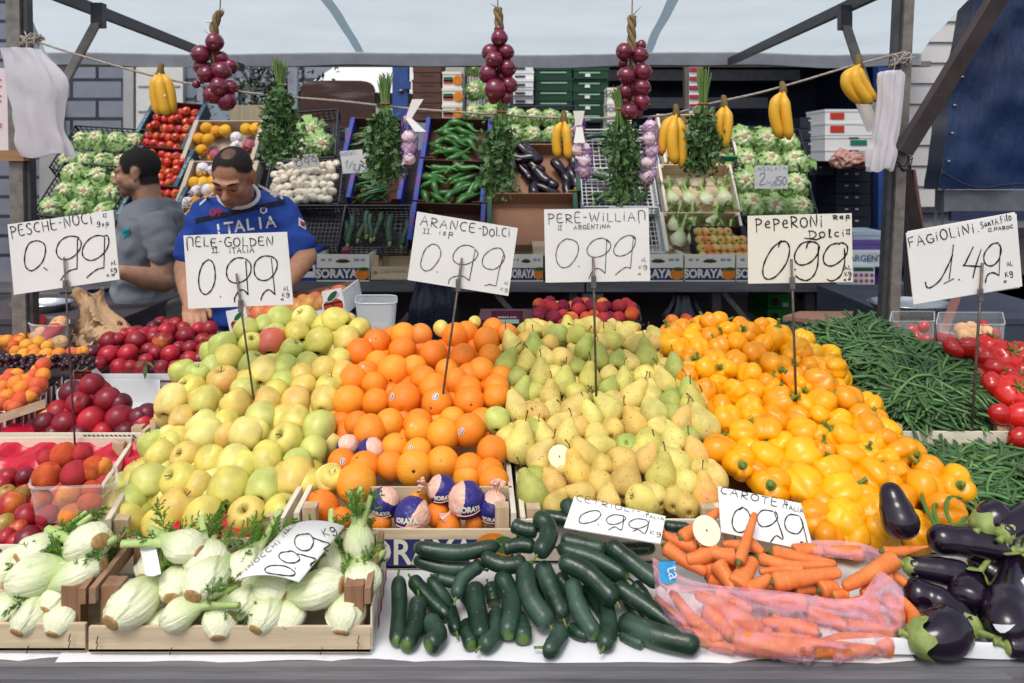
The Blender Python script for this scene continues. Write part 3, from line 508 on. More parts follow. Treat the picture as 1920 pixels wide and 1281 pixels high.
# ------------------------------------------------------------------ writing
def _arc(cx,cy,rx,ry,a0,a1,n=10):
 return[(cx+rx*math.cos(R(a0+(a1-a0)*i/n)),cy+ry*math.sin(R(a0+(a1-a0)*i/n)))for i in range(n+1)]
GL={'A':(.62,[[(0,0),(.28,1),(.6,-.02)],[(.1,.38),(.52,.4)]]),'B':(.55,[[(.03,0),(.05,1)],[(.05,1),(.4,.95),(.42,.62),(.06,.53),(.5,.45),(.48,.06),(.03,0)]]),'C':(.55,[_arc(.34,.5,.32,.5,55,300)]),'D':(.58,[[(.05,0),(.06,1)],[(-.03,1)]+_arc(.08,.5,.48,.5,85,-88)]),'E':(.5,[[(.45,1),(.04,.98),(.04,.02),(.48,0)],[(.04,.5),(.4,.52)]]),'F':(.5,[[(.48,1),(.04,.96),(.05,0)],[(.04,.5),(.38,.53)]]),'G':(.58,[_arc(.34,.5,.32,.5,55,330),[(.36,.45),(.62,.42),(.6,.1)]]),'H':(.58,[[(.04,1),(.05,0)],[(.54,1),(.54,0)],[(.05,.5),(.54,.53)]]),'I':(.2,[[(.1,.62),(.09,0)],[(.12,.86),(.12,.93)]]),'J':(.2,[[(0,1),(.3,1)],[(.15,1),(.15,0)],[(0,0),(.3,0)]]),'K':(.5,[[(.05,1),(.05,0)],[(.45,1),(.06,.45),(.5,0)]]),'L':(.45,[[(.05,1),(.04,.03),(.45,0)]]),'M':(.62,[[(.1,-.45),(.05,1),(.55,.97),(.58,0)]]),'N':(.6,[[(.04,0),(.06,1),(.5,.03),(.56,1.05)]]),'O':(.6,[_arc(.3,.5,.29,.5,95,460,14)]),'P':(.52,[[(.06,-.25),(.06,1)],[(0,.97)]+_arc(.08,.72,.42,.28,85,-95)]),'Q':(.6,[_arc(.3,.5,.29,.5,95,460,14),[(.35,.3),(.6,-.05)]]),'R':(.56,[[(.05,0),(.06,1)],[(.0,.96)]+_arc(.08,.73,.42,.27,85,-95)+[(.55,0)]]),'S':(.5,[[(.46,.9),(.25,1),(.06,.8),(.2,.55),(.42,.4),(.42,.12),(.2,0),(.02,.1)]]),'T':(.55,[[(.0,.98),(.55,1)],[(.28,1),(.27,0)]]),'U':(.56,[[(.04,1),(.05,.25),(.26,0),(.5,.2),(.52,1)]]),'V':(.56,[[(.02,1),(.27,0),(.54,1)]]),'W':(.85,[[(.02,1),(.2,0),(.42,.8),(.6,0),(.82,1.02)]]),'Z':(.5,[[(.04,1),(.48,1),(.02,0),(.5,0)]]),'X':(.5,[[(.03,1),(.48,0)],[(.46,1),(.0,0)]]),'-':(.3,[[(.03,.5),(.27,.52)]]),'.':(.16,[[(.06,.03),(.1,.0)]]),' ':(.35,[]),'/':(.4,[[(0,0),(.4,1)]]),'0':(.6,[_arc(.3,.5,.29,.5,95,460,14)]),'1':(.4,[[(0,.6),(.28,1),(.26,0)]]),'2':(.5,[[(.03,.8),(.25,1),(.46,.78),(.02,.03),(.5,0)]]),'5':(.5,[[(.45,1),(.1,.98),(.06,.55),(.35,.6),(.45,.3),(.25,0),(.02,.1)]]),'9':(.5,[_arc(.25,.7,.22,.28,10,370,12),[(.47,.8),(.4,0)]]),'g':(.6,[_arc(.25,.6,.2,.3,30,390,10),[(.46,.8),(.5,.1),(.3,-.3),(.05,-.1)]]),'p':(.6,[[(.1,.7),(.08,-.5)],[(.1,.5),(.3,.8),(.5,.5),(.3,.2),(.1,.3),(.55,.1)]]),'e':(.5,[[(.05,.4),(.42,.45),(.3,.75),(.06,.5),(.15,.1),(.45,.1)]]),'n':(.55,[[(.04,.7),(.06,.1),(.2,.6),(.35,.6),(.4,.1),(.55,.25)]]),'o':(.5,[_arc(.24,.4,.22,.35,90,450,10)]),'l':(.25,[[(.04,.1),(.2,.9),(.1,1),(.08,.2),(.25,.1)]]),'i':(.2,[[(.08,.6),(.1,.1)],[(.12,.85),(.12,.9)]]),'d':(.55,[[(.4,.5),(.2,.65),(.06,.3),(.25,.1),(.42,.4),(.46,1),(.44,.1)]]),'t':(.4,[[(.2,1),(.16,.1),(.36,.1)],[(.02,.66),(.38,.7)]]),'a':(.5,[[(.4,.6),(.2,.65),(.06,.3),(.25,.1),(.42,.5),(.46,.1)]]),'s':(.4,[[(.36,.6),(.15,.65),(.1,.45),(.32,.3),(.25,.08),(.03,.12)]]),'c':(.4,[_arc(.25,.35,.2,.3,60,300,8)]),}
def glyph(c):return GL.get(c)or GL.get(c.upper())or GL['I']
def line_strokes(txt,p0,p1,h,seed=0,slant=0.0):
 """handwriting: strokes of a text between two points of the picture of the sign, y down"""
 r=random.Random(seed);p0=Vector((p0[0],p0[1]));p1=Vector((p1[0],p1[1]));d=(p1-p0);L=d.length;d.normalize();up=Vector((d.y,-d.x))
 tot=sum(glyph(c)[0]+.22 for c in txt)-.22;k=L/tot;x=0;out=[]
 for c in txt:
  w,st=glyph(c);hh=h*r.uniform(.88,1.12);dy=r.uniform(-.06,.06)*h
  for s in st:
   pts=[p0+d*(x+a*k*1.0+b*slant*h)+up*(b*hh+dy)for a,b in s]
   if len(pts)>3:pts=[q.to_2d()for q in cr([p.to_3d()for p in pts],2)]
   out.append(pts)
  x+=(w+.22)*k
 return out
m_ink=M('marker_ink','#15151a',.5,.2,30,0);m_ink_grey=M('grey_marker_ink','#3a3b42',.5,.3,60,0);m_ink_blue=M('blue_marker_ink','#2b357c',.5,.3,60,0)
m_card=M('white_card','#e6e5e2',.55,.06,5,.08,60);m_card_grey=M('grey_card','#b9b6b2',.6,.1,5,.1,60)
m_steel=M('galvanised_steel','#8f8d8c',.4,.3,40,.15,metal=.8);m_stick=M('rusty_rod','#6d6058',.5,.5,70,.2,metal=.6)
def ribbons(strokes,mapf,w,taper=True):
 b=MB();b.sm=False
 for s in strokes:
  s=[Vector((p[0],p[1]))for p in s]
  if len(s)<2:continue
  vs=[];L=len(s)
  for i,p in enumerate(s):
   d=s[min(i+1,L-1)]-s[max(i-1,0)]
   if d.length<1e-9:d=Vector((1,0))
   d.normalize();n=Vector((-d.y,d.x));ww=w*(.5+.12*math.sin(i*1.7+s[0].x))*(.75 if taper and i in(0,L-1)else 1)
   if i==0:p=p-d*w*.3
   if i==L-1:p=p+d*w*.3
   vs+=[mapf(p+n*ww),mapf(p-n*ww)]
  b.add(vs,[(2*i,2*i+1,2*i+3,2*i+2)for i in range(L-1)])
 return b
def quad_map(c3,c2):
 """from picture points on the sign to its plane, lifted towards the viewer"""
 TL,TR,BR,BL=c3;a,b,c=Vector(c2[0]),Vector(c2[1]),Vector(c2[3]);e1,e2=b-a,c-a;det=e1.x*e2.y-e1.y*e2.x
 n=(TR-TL).cross(BL-TL).normalized()
 if n.y>0:n=-n
 def f(p,lift=.0012):
  q=Vector((p[0],p[1]))-a;u=(q.x*e2.y-q.y*e2.x)/det;v=(e1.x*q.y-e1.y*q.x)/det
  if lift is None:return u
  return(TL*(1-u)+TR*u)*(1-v)+(BL*(1-u)+BR*u)*v+n*lift
 return f,n
def sign(label,c2,Ys,groups,stick=None,stick_top=None,mat=None,group=None,bend=0,name='price_sign'):
 if not hasattr(Ys,'__len__'):Ys=[Ys]*4
 c3=[P(x,y,Y)for(x,y),Y in zip(c2,Ys)];f,n=quad_map(c3,c2)
 base=P(stick[0],stick[1],Ys[2])if stick else(c3[2]+c3[3])/2
 root=empty(name,base,label,'price sign',group)
 b=MB();b.sm=bend!=0;N=10
 def pt(i,side):
  t=i/N;k=bend*4*t*(1-t)
  return[(c3[0].lerp(c3[1],t)+n*(k-side*.0025)),(c3[3].lerp(c3[2],t)+n*(k-side*.0025))]
 vs=[]
 for side in(0,1):
  for i in range(N+1):vs+=pt(i,side)
 m=2*(N+1);fs=[]
 for i in range(N):
  a=2*i;fs+=[(a,a+1,a+3,a+2),(m+a+2,m+a+3,m+a+1,m+a),(a,a+2,m+a+2,m+a),(a+3,a+1,m+a+1,m+a+3)]
 fs+=[(0,m,m+1,1),(2*N+1,m+2*N+1,m+2*N,2*N)]
 b.add(vs,fs);ob('board',rel(root,b.mesh('sign_board',mat or m_card)),root)
 def fb(p,lift=.0012):
  t=f(p,None);return f(p,lift)+n*bend*4*t*(1-t)
 for i,(strokes,w,m)in enumerate(groups):
  ob('lettering',rel(root,ribbons(strokes,fb,w*620).mesh('sign_lettering',m)),root)
 if stick:
  b=MB();top=P(stick_top[0],stick_top[1],Ys[0]-.007);bot=P(stick[0],stick[1],Ys[2]-.004);bot2=bot+(bot-top).normalized()*.06
  b.tube([bot2,bot.lerp(top,.5),top],.0032,8,flat=.7);ob('stick',rel(root,b.mesh('sign_stick',m_stick)),root)
  t=bot.lerp(top,.55)if stick_top else bot
  # clip that grips the lower edge of the board
  lo=(Vector(c2[3])+(Vector(c2[2])-Vector(c2[3]))*((stick[0]-c2[3][0])/(c2[2][0]-c2[3][0])))
  tt=(stick[1]-lo.y)/(stick[1]-stick_top[1]);q=P(stick[0]+(stick_top[0]-stick[0])*tt,lo.y,Ys[2]-.008);b=MB();b.box(q,(.011,.006,.028));b.box(q+Vector((0,-.004,.008)),(.007,.004,.008))
  ob('clip',rel(root,b.mesh('sign_clip',m_steel)),root)
 return root
def zz(poly,x0,y0,k):return[[(x0+a/k,y0+b/k)for a,b in s]for s in poly]
def smo(polys):return[[(v.x,v.y)for v in cr([(a,b,0)for a,b in s],4)]if len(s)>3 else s for s in polys]
def smt(txt,p0,p1,h,seed=1):return line_strokes(txt,p0,p1,h,seed)
SGY=1.74
big=smo(zz([[(250,270),(205,290),(178,360),(178,440),(210,480),(250,470),(300,420),(322,350),(315,295),(280,272),(250,270)],[(310,460),(335,478)],[(560,245),(490,238),(430,270),(400,330),(410,380),(450,405),(510,390),(560,340),(575,285),(550,250)],[(548,260),(545,470)],[(545,470),(500,480),(460,510),(430,550)],[(740,240),(680,235),(620,270),(585,330),(590,385),(640,412),(700,390),(750,340),(770,280),(760,235),(735,240)],[(740,250),(735,465)],[(735,465),(690,475),(640,510),(615,535)]],0,380,3.7675))
SG='large handwritten price signs on sticks'
sign('large white handwritten sign PESCHE-NOCI 0.99 on a stick among the nectarines',[(14,421),(212,394),(224,524),(26,553)],SGY+.06,[(big,.0034,m_ink),(smt('PESCHE-NOCI',(22,444),(174,418),20,3),.0028,m_ink),(smt('JJ',(193,407),(199,407),6)+smt('gsp',(182,424),(205,424),8,2)+smt('AL',(209,499),(219,497),8)+smt('Kg',(209,512),(220,510),7)+smt('cd',(200,520),(216,519),5),.002,m_ink)],(140,826),(120,482),group=SG)
big=smo(zz([[(310,465),(265,500),(235,580),(230,660),(250,730),(290,750),(335,710),(360,640),(362,560),(345,490),(310,465)],[(403,765),(408,775)],[(600,455),(530,455),(470,510),(455,580),(480,640),(540,658),(610,630),(650,570),(650,500),(610,460)],[(612,480),(628,755)],[(628,755),(590,715),(550,730),(520,780),(520,815)],[(820,440),(750,440),(690,490),(680,570),(710,625),(770,638),(830,600),(865,530),(860,470),(820,440)],[(820,455),(845,755)],[(845,755),(800,715),(760,735),(735,780),(732,800)]],320,380,4.3636))
sign('large white handwritten sign MELE-GOLDEN 0.99 on a stick in the apple heap',[(344,442),(538,435),(550,571),(353,579)],SGY,[(big,.0036,m_ink),(smt('MELE-GOLDEN',(350,463),(512,460),16,5),.0028,m_ink),(smt('JJ.',(398,474),(412,473),9)+smt('ITALIA',(430,475),(476,473),11,4),.0026,m_ink),(smt('AL',(530,546),(540,545),8)+smt('Kg',(527,557),(541,556),7)+smt('c',(524,564),(530,563),4),.002,m_ink)],(478,764),(443,513),group=SG)
big=smo(zz([[(1000,470),(950,510),(920,590),(918,640),(950,672),(1000,655),(1050,590),(1067,530),(1040,480),(1000,470)],[(1035,680),(1045,682)],[(1320,500),(1270,480),(1210,490),(1165,540),(1160,590),(1200,622),(1260,622),(1320,590),(1345,540),(1320,510)],[(1325,510),(1300,640),(1280,745)],[(1280,745),(1230,712),(1170,715),(1130,740),(1125,770)],[(1540,540),(1510,503),(1450,510),(1390,560),(1378,620),(1410,655),(1470,660),(1520,620),(1545,570),(1530,530)],[(1538,550),(1500,680),(1480,788)],[(1480,788),(1430,775),(1395,785)]],560,340,4))
sign('large white tilted handwritten sign ARANCE-DOLCI 0.99 on a stick in the orange heap',[(782,397),(971,428),(953,555),(764,525)],SGY,[(big,.0024,m_ink_grey),(smt('ARANCE-',(788,422),(902,438),17,6)+smt('DOLCI',(905,442),(956,443),15,2),.0026,m_ink_grey),(smt('JJ. isp',(793,437),(850,443),9,3),.002,m_ink_grey),(smt('AL',(945,534),(953,535),6)+smt('Kg',(938,545),(952,548),6),.0014,m_ink_grey)],(824,786),(866,484),group=SG)
big=smo(zz([[(245,270),(195,310),(170,380),(180,450),(220,487),(275,470),(325,400),(338,330),(310,285),(245,270)],[(335,476),(345,480),(342,474)],[(570,300),(520,265),(450,285),(405,340),(410,385),(450,408),(510,400),(565,360),(580,310),(550,275)],[(550,285),(538,530)],[(538,530),(495,495),(450,505),(415,570)],[(760,270),(720,243),(650,275),(605,340),(610,385),(650,400),(710,380),(755,330),(765,270),(745,245)],[(750,260),(728,492)],[(728,492),(690,485),(640,520),(615,540)]],1000,380,4))
sign('large white handwritten sign PERE-WILLIAM 0.99 on a stick in the pear heap',[(1020,393),(1216,390),(1219,527),(1023,530)],SGY,[(big,.0024,m_ink_grey),(smt('PERE-WILLIAM',(1028,418),(1210,413),17,8),.0026,m_ink_grey),(smt('JJ',(1046,431),(1052,431),8)+smt('ARGENTINA',(1076,430),(1144,428),8,4),.002,m_ink_grey),(smt('AL',(1203,491),(1212,490),7)+smt('Kg',(1198,505),(1214,503),7)+smt('c',(1196,516),(1202,515),5),.0016,m_ink_grey)],(1118,746),(1112,482),group=SG)
big=smo([[(1465,451),(1447,466),(1433,492),(1430,513),(1438,523),(1455,517),(1474,492),(1480,467),(1474,453),(1463,454),(1459,463)]]+zz([[(320,288),(250,305),(200,380),(205,440),(250,465),(320,440),(370,380),(380,320),(340,292),(300,300),(285,340)],[(375,330),(370,460),(340,540),(290,578),(240,570),(205,545)],[(520,300),(460,320),(415,390),(420,450),(470,470),(530,440),(585,380),(590,320),(550,297),(525,310)],[(570,340),(570,450),(540,540),(480,580),(440,570)],[(198,495),(204,499)]],1440,380,4))
sign('large cream handwritten sign PEPERONI DOLCI 0.99 on a stick in the pepper heap',[(1402,405),(1597,400),(1599,529),(1403,532)],SGY,[(big,.0042,m_ink),(smt('PePeRONI',(1417,430),(1542,424),20,9),.0036,m_ink),(smt('Dolci',(1517,447),(1583,443),15,3)+smt('rep',(1562,412),(1594,409),8,3)+smt('JJ',(1586,438),(1592,438),8)+[[(1508,446),(1530,449),(1545,443)]],.0034,m_ink),(smt('AL',(1583,505),(1595,503),7)+smt('Kg',(1583,516),(1596,514),7)+smt('cd',(1581,525),(1595,523),5),.0024,m_ink)],(1494,794),(1484,486),mat=M('cream_card','#e4e0d2',.55,.06,5,.08,60),group=SG)
big=smo(zz([[(1390,315),(1375,450),(1360,570)],[(1320,605),(1395,568)],[(1180,595),(1190,630),(1220,635),(1290,580),(1350,470),(1385,390)],[(1434,573),(1440,577)],[(1540,330),(1480,455),(1470,468),(1600,475)],[(1600,350),(1560,470),(1540,560)],[(1730,300),(1680,310),(1625,380),(1630,450),(1680,470),(1730,430),(1752,350),(1735,310)],[(1745,330),(1738,540)],[(1738,540),(1690,520),(1650,540),(1635,595)]],1440,380,4))
sign('large white tilted handwritten sign FAGIOLINI 1.49 on a stick in the green beans',[(1699,437),(1906,401),(1917,537),(1713,571)],SGY,[(big,.004,m_ink),(smt('FAGIOLINI.',(1705,464),(1836,434),18,12),.0032,m_ink),(smt('SantA.Filo',(1840,428),(1897,413),12,3)+smt('JJ.NAROC',(1853,434),(1900,427),6,4),.0022,m_ink),(smt('AL',(1890,498),(1900,496),8)+smt('Kg',(1887,518),(1902,515),9)+smt('c',(1884,529),(1890,527),5),.0024,m_ink)],(1822,806),(1842,493),group=SG)
sd2=sign('plain white card set behind the FAGIOLINI sign, only its edge showing',[(1702,434),(1903,398),(1912,540),(1716,570)],SGY+.012,[],name='blank_sign')
# ------------------------------------------------------------------ printed words
def textmesh(s,size=1.0,bold=0.0,align='CENTER',sx=1.0):
 cu=bpy.data.curves.new('text','FONT');cu.body=s;cu.size=size;cu.align_x=align;cu.align_y='CENTER';cu.offset=bold;cu.resolution_u=3
 o=bpy.data.objects.new('text',cu);COL.objects.link(o);dg=bpy.context.evaluated_depsgraph_get();dg.update()
 me=bpy.data.meshes.new_from_object(o.evaluated_get(dg));bpy.data.objects.remove(o);bpy.data.curves.remove(cu)
 vs=[(v.co.x*sx,v.co.y)for v in me.vertices];fs=[tuple(p.vertices)for p in me.polygons];bpy.data.meshes.remove(me)
 return vs,fs
def flat_text(b,s,origin,ux,uy,size,lift=.0012,bold=0.0,sx=1.0):
 """printed words lying on a surface: origin is the centre, ux and uy unit directions"""
 vs,fs=textmesh(s,size,bold,sx=sx);n=ux.cross(uy).normalized()
 k=b.sm;b.sm=False;b.add([origin+ux*x+uy*y+n*lift for x,y in vs],fs);b.sm=k
def flat_rect(b,o,ux,uy,w,h,lift=.0008):
 n=ux.cross(uy).normalized();o=o+n*lift;k=b.sm;b.sm=False
 b.add([o-ux*w/2-uy*h/2,o+ux*w/2-uy*h/2,o+ux*w/2+uy*h/2,o-ux*w/2+uy*h/2],[(0,1,2,3)]);b.sm=k
def flat_disc(b,o,ux,uy,rx,ry,lift=.0015,n=20,fn=None):
 nn=ux.cross(uy).normalized();o=o+nn*lift;k=b.sm;b.sm=False
 b.add([o+ux*rx*math.cos(6.2832*i/n)*(fn(i/n)if fn else 1)+uy*ry*math.sin(6.2832*i/n)*(fn(i/n)if fn else 1)for i in range(n)],[tuple(range(n))]);b.sm=k
 # ------------------------------------------------------------------ front stall: table, paper, crates
TZ=.85
m_wood0=wood('pale_poplar_x','#d9c4a2',.62,axis=0);m_wood1=wood('pale_poplar_y','#d9c4a2',.62,axis=1);m_woodz=wood('pale_poplar_z','#cdb391',.55,axis=2)
m_brown1=wood('brown_batten_y','#a98364',.55,axis=1);m_brownz=wood('brown_batten_z','#9c7458',.5,axis=2)
m_white0=wood('white_poplar_x','#e6dcc8',.75,axis=0);m_white1=wood('white_poplar_y','#e6dcc8',.75,axis=1)
m_grey0=wood('weathered_plank_x','#77757a',.5,axis=0,rough=.8)
m_dark=M('dark_board','#4a4247',.85,.3,10,.2)  # plain dark board colour with slight random variation
m_print=M('blue_print','#27306b',.55,.15,40,0);m_printlt=M('cream_print','#e2dccb',.55,.1,40,0);m_inkprint=M('black_print','#2e2c38',.6,.3,50,0)
m_staple=M('staple_wire','#4a4440',.4,.3,60,0,metal=.8)
t=empty('market_table',(0,1.9,0),'long grey plank market table carrying the fruit and vegetable display','table')
b=MB()
for i in range(8):
 y0=1.135+i*.19;b.box((0,y0+.094,TZ-.016),(3.7,.186,.03))
ob('tabletop',rel(t,b.mesh('table_planks',m_grey0)),t)
b=MB();b.box((-.5,1.128,TZ-.045),(2.5,.02,.075));b.box((1.42,1.128,TZ-.04),(1.28,.02,.075));ob('front_rail',rel(t,b.mesh('table_rail',m_grey0)),t)
for x in(-1.7,-.6,.6,1.7):
 for y in(1.25,2.5):
  b=MB();b.box((x,y,(TZ-.03)/2),(.06,.06,TZ-.03));ob('leg',rel(t,b.mesh('table_leg',m_dark)),t)
b=MB()
for x0,x1,y0,y1,h in((-.95,1.3,1.83,2.2,.065),(-1.6,-.95,1.84,2.6,.065),(-1.5,1.6,2.2,2.6,.13),(1.3,1.7,1.83,2.6,.1)):
 b.box(((x0+x1)/2,(y0+y1)/2,TZ+h/2),(x1-x0-.004,y1-y0-.004,h))
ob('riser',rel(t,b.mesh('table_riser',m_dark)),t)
m_paper=M('white_paper','#dcdde0',.6,.06,4,.35,9,bd=.006)
def paper(x0,x1,y0,y1,label,hang,seed):
 r=random.Random(seed);b=MB();off=Vector((seed,2,1))
 def f(u,v):
  x=x0+(x1-x0)*u;y=y0+(y1-y0)*v+.012*noise.noise(Vector((x*5,0,seed)))*(1-v)
  z=TZ+.004+.003*(noise.noise(Vector((x*9,y*9,seed)))+.5)
  if v==0:z-=hang*(.5+.5*noise.noise(Vector((x*7,3,seed))));y-=.004
  return(x,y,z)
 b.sheet(f,60,16);return tag(ob('paper_sheet',b.mesh('paper_sheet',m_paper)),label,'paper')
paper(-.7,.62,1.15,1.5,'white paper sheet spread under the cucumbers along the table edge',.012,1)
paper(.5,1.25,1.16,1.5,'white paper sheet folded over the table edge under the eggplants',.0,2)
paper(-1.35,-.66,1.155,1.4,'white paper sheet sticking out from under the fennel crate at the table corner',.02,3)
b=MB();b.sheet(lambda u,v:(.5+.5*u,1.148+.012*v,TZ+.006+.022*math.sin(v*3.1)+.004*math.sin(u*9)),30,6)
tag(ob('paper_sheet',b.mesh('paper_fold',m_paper)),'narrow folded white paper strip on the table edge below the carrot bag','paper')
def board(a,b_,z0,z1,th,inward):
 """upright board between two floor points"""
 a=Vector((a[0],a[1],0));b_=Vector((b_[0],b_[1],0));d=(b_-a).normalized();n=Vector((-d.y,d.x,0))*th*inward
 return[Vector((p.x,p.y,z))for z in(z0,z1)for p in(a,b_,b_+n,a+n)]
def crate(label,c,z0,fz,sz,bz,postz=None,mf=None,ms=None,mp=None,group='wooden fruit crates on the table',th=.006,post=.026,staples=True,sgap=0,name='wooden_crate',cat='crate'):
 """c: front left, front right, back right, back left on the ground plan"""
 cx=sum(p[0]for p in c)/4;cy=sum(p[1]for p in c)/4
 root=empty(name,(cx,cy,z0),label,cat,group);mf=mf or m_wood0;ms=ms or m_wood1;mp=mp or m_woodz
 def child(nm,hx,m):
  b=MB();b.hexa(hx);return ob(nm,rel(root,b.mesh('crate_'+nm,m)),root)
 FL,FR,BR,BL=[Vector((p[0],p[1],0))for p in c]
 child('floor_board',[Vector((p.x,p.y,z))for z in(z0+.002,z0+.007)for p in(FL,FR,BR,BL)],mf)
 if fz:
  f=child('front_board',board(FL,FR,z0+.003,fz,th,1),mf)
  if staples:
   b=MB();d=(FR-FL).normalized()
   for k,t_ in enumerate((.04,.3,.83,.96)):
    p=FL.lerp(FR,t_);zz_=(fz-z0)
    for q in((.3,.55)if k in(0,3)else(.12,)):
     b.box((p.x,p.y-.0075,z0+zz_*q+.004),(.0012,.0012,.012),Matrix.Rotation(.25,3,'Y'))
   ob('staple',rel(root,b.mesh('crate_staples',m_staple)),f)['kind']='stuff'
 if bz:child('back_board',board(BL,BR,z0+.003,bz,th,-1),mf)
 for a,b_,inw in((FL,BL,1),(FR,BR,-1)):
  if sz:child('side_board',board(a+Vector((0,.001,0)),b_-Vector((0,.001,0)),(sz-sgap if sgap else z0+.003),sz,th*1.6,-inw),ms)
 if postz:
  d=(FR-FL).normalized()*post;e1=(BL-FL).normalized()*post;e2=(BR-FR).normalized()*post
  for p,a,e in((FL,d,e1),(FR,-d,e2),(BR,-d,-e2),(BL,d,-e1)):
   k=.013;s_=(a.normalized()+e.normalized())*k;q=[p+s_,p+s_+a,p+s_+a+e,p+s_+e]
   if(q[1]-q[0]).cross(q[2]-q[0]).z<0:q=q[::-1]
   child('post',[Vector((v.x,v.y,z))for z in(z0+.008,postz)for v in q],mp)
 return root
def printed(root,fn,m,nm='print'):
 b=MB();fn(b);return ob(nm,rel(root,b.mesh('crate_'+nm,m)),root)
X,Zv=Vector((1,0,0)),Vector((0,0,1))
# fennel crates
fc=crate('pale wooden crate of fennel with the FINOCCHI card at the table edge',[(-.655,1.155),(-.219,1.155),(-.228,1.335),(-.672,1.335)],TZ+.006,.897,.957,None,.953,mp=m_brownz,ms=m_brown1,post=.03,sgap=.024)
b=MB();b.hexa(board((-.2165,1.158),(-.2255,1.335),.862,.925,.003,1));ob('label_board',rel(fc,b.mesh('label_board',m_white1)),fc)
def fpr(b):
 for k in range(4):
  o=Vector((-.2135-.0022*k,1.19+.035*k,.885+.004*k));flat_rect(b,o,Vector((0,1,0)),Zv,.02,.022,.001)
printed(fc,fpr,M('red_green_print','#a84a4a',.6,.4,90,0))
crate('pale wooden crate of fennel with dark stains at the photo edge',[(-1.16,1.158),(-.662,1.158),(-.69,1.34),(-1.18,1.34)],TZ+.006,.9,.955,None,.951,mp=m_brownz,ms=m_brown1,post=.03,sgap=.024)
# red tray crate, apple, orange, pear, pepper crates
ct=crate('low wooden crate holding the red moulded tray of nectarines',[(-1.4,1.345),(-.80,1.345),(-.925,1.82),(-1.6,1.82)],TZ+.006,.925,.93,.945,.943,mf=m_white0,ms=m_white1)
def greek(b,x0,x1,y,z,n):
 for i in range(n):
  x=x0+(x1-x0)*(i+.5)/n;w=(x1-x0)/n
  flat_rect(b,Vector((x-w*.2,y,z)),X,Zv,w*.5,.003,.001);flat_rect(b,Vector((x+w*.2,y,z-.004)),X,Zv,w*.5,.003,.001);flat_rect(b,Vector((x,y,z-.002)),X,Zv,w*.14,.006,.0012)
printed(ct,lambda b:(greek(b,-1.3,-.83,1.3445,.918,34),flat_text(b,'ORTOFRUTTA DI FILO',Vector((-1.08,1.3445,.9)),X,Zv,.02)),m_inkprint)
m_red=M('red_plastic','#c01a34',.28,.12,9,.1,30);m_redtray=m_red
b=MB()
def traysurf(u,v):
 x=-1.55+.66*u+.04;y=1.4+.42*v;z=.885+.05*v
 cx,cy=(x*11.5)%1-.5,(y*11.5)%1-.5
 return(x,y,z-.02*smooth(.48-math.hypot(cx,cy),0,.2))
b.sheet(traysurf,90,60);tag(ob('fruit_tray',b.mesh('fruit_tray',m_redtray)),'red moulded plastic tray with round hollows under the nectarines','tray')
ca=crate('long white wooden crate at the foot of the apple heap',[(-.745,1.365),(-.419,1.37),(-.432,1.805),(-.862,1.805)],TZ+.006,.925,.962,None,.955,mf=m_white0,ms=m_white1)
printed(ca,lambda b:greek(b,-.7,-.44,1.366,.917,22),m_print)
b=MB();b.sheet(lambda u,v:(-.73+.3*u,1.375+.08*v+.012*math.sin(u*23)*(1-v),.9+.014*math.sin(u*17+v*5)+.02*v),40,8)
tag(ob('crate_liner',b.mesh('crate_liner',m_red)),'crumpled red plastic liner under the front row of apples','liner')
co=crate('wooden SORAYA orange crate with a blue printed front',[(-.407,1.391),(.008,1.391),(-.012,1.805),(-.427,1.805)],TZ+.006,.931,.962,.95,.966,mf=m_wood0,ms=m_white1)
b=MB();b.hexa(board((-.30,1.50),(.0,1.50),.9,.962,.006,1));ob('divider',rel(co,b.mesh('crate_divider',m_wood0)),co)
def blue(b):flat_rect(b,Vector((-.2,1.3905,.889)),X,Zv,.405,.05,.0012)
printed(co,blue,m_print,'band')
printed(co,lambda b:flat_text(b,'SORAYA',Vector((-.185,1.3905,.888)),X,Zv,.066,.0024,.0012,.92),m_printlt,'lettering')
def orpic(b):flat_disc(b,Vector((-.035,1.3905,.897)),X,Zv,.036,.03,.0032)
printed(co,orpic,M('orange_print','#e0801e',.6,.2,40,0),'picture');printed(co,lambda b:flat_disc(b,Vector((-.015,1.3905,.905)),X,Zv,.02,.016,.004),M('green_print','#3f6a35',.6,.2,40,0),'picture')
cp=crate('white wooden crate at the foot of the pear heap',[(.016,1.41),(.4,1.41),(.44,1.805),(.0,1.805)],TZ+.006,.94,.945,None,.955,mf=m_white0,ms=m_white1)
printed(cp,lambda b:(greek(b,.06,.38,1.4095,.932,26),flat_text(b,'ORTO 10',Vector((.3,1.4095,.915)),X,Zv,.018)),m_print)
crate('wooden crate at the foot of the pepper heap',[(.41,1.44),(.86,1.44),(.9,1.805),(.45,1.805)],TZ+.006,.92,.93,None,.935)
GR2='second row of wooden crates'
ca2=crate('wooden crate with a grey-green corner high in the apple heap',[(-.885,1.825),(-.44,1.825),(-.44,2.19),(-.9,2.19)],TZ+.068,.985,.985,.985,1.0,group=GR2)
b=MB();b.box((-.835,1.818,.966),(.062,.008,.05));ob('cover',rel(ca2,b.mesh('crate_cover',M('grey_green_card','#5f7468',.6,.2,20,.1))),ca2)
crate('wooden crate high in the orange heap beside the apples',[(-.432,1.825),(.0,1.825),(.0,2.19),(-.432,2.19)],TZ+.068,.985,.985,.985,1.0,group=GR2)
crate('wooden crate high in the pear heap beside the oranges',[(.008,1.825),(.47,1.825),(.47,2.19),(.008,2.19)],TZ+.068,.985,.99,1.05,1.0,mf=m_white0,group=GR2)
crate('wooden crate high in the pepper heap beside the pears',[(.48,1.825),(.87,1.825),(.9,2.19),(.48,2.19)],TZ+.068,.985,.985,.985,1.0,group=GR2)
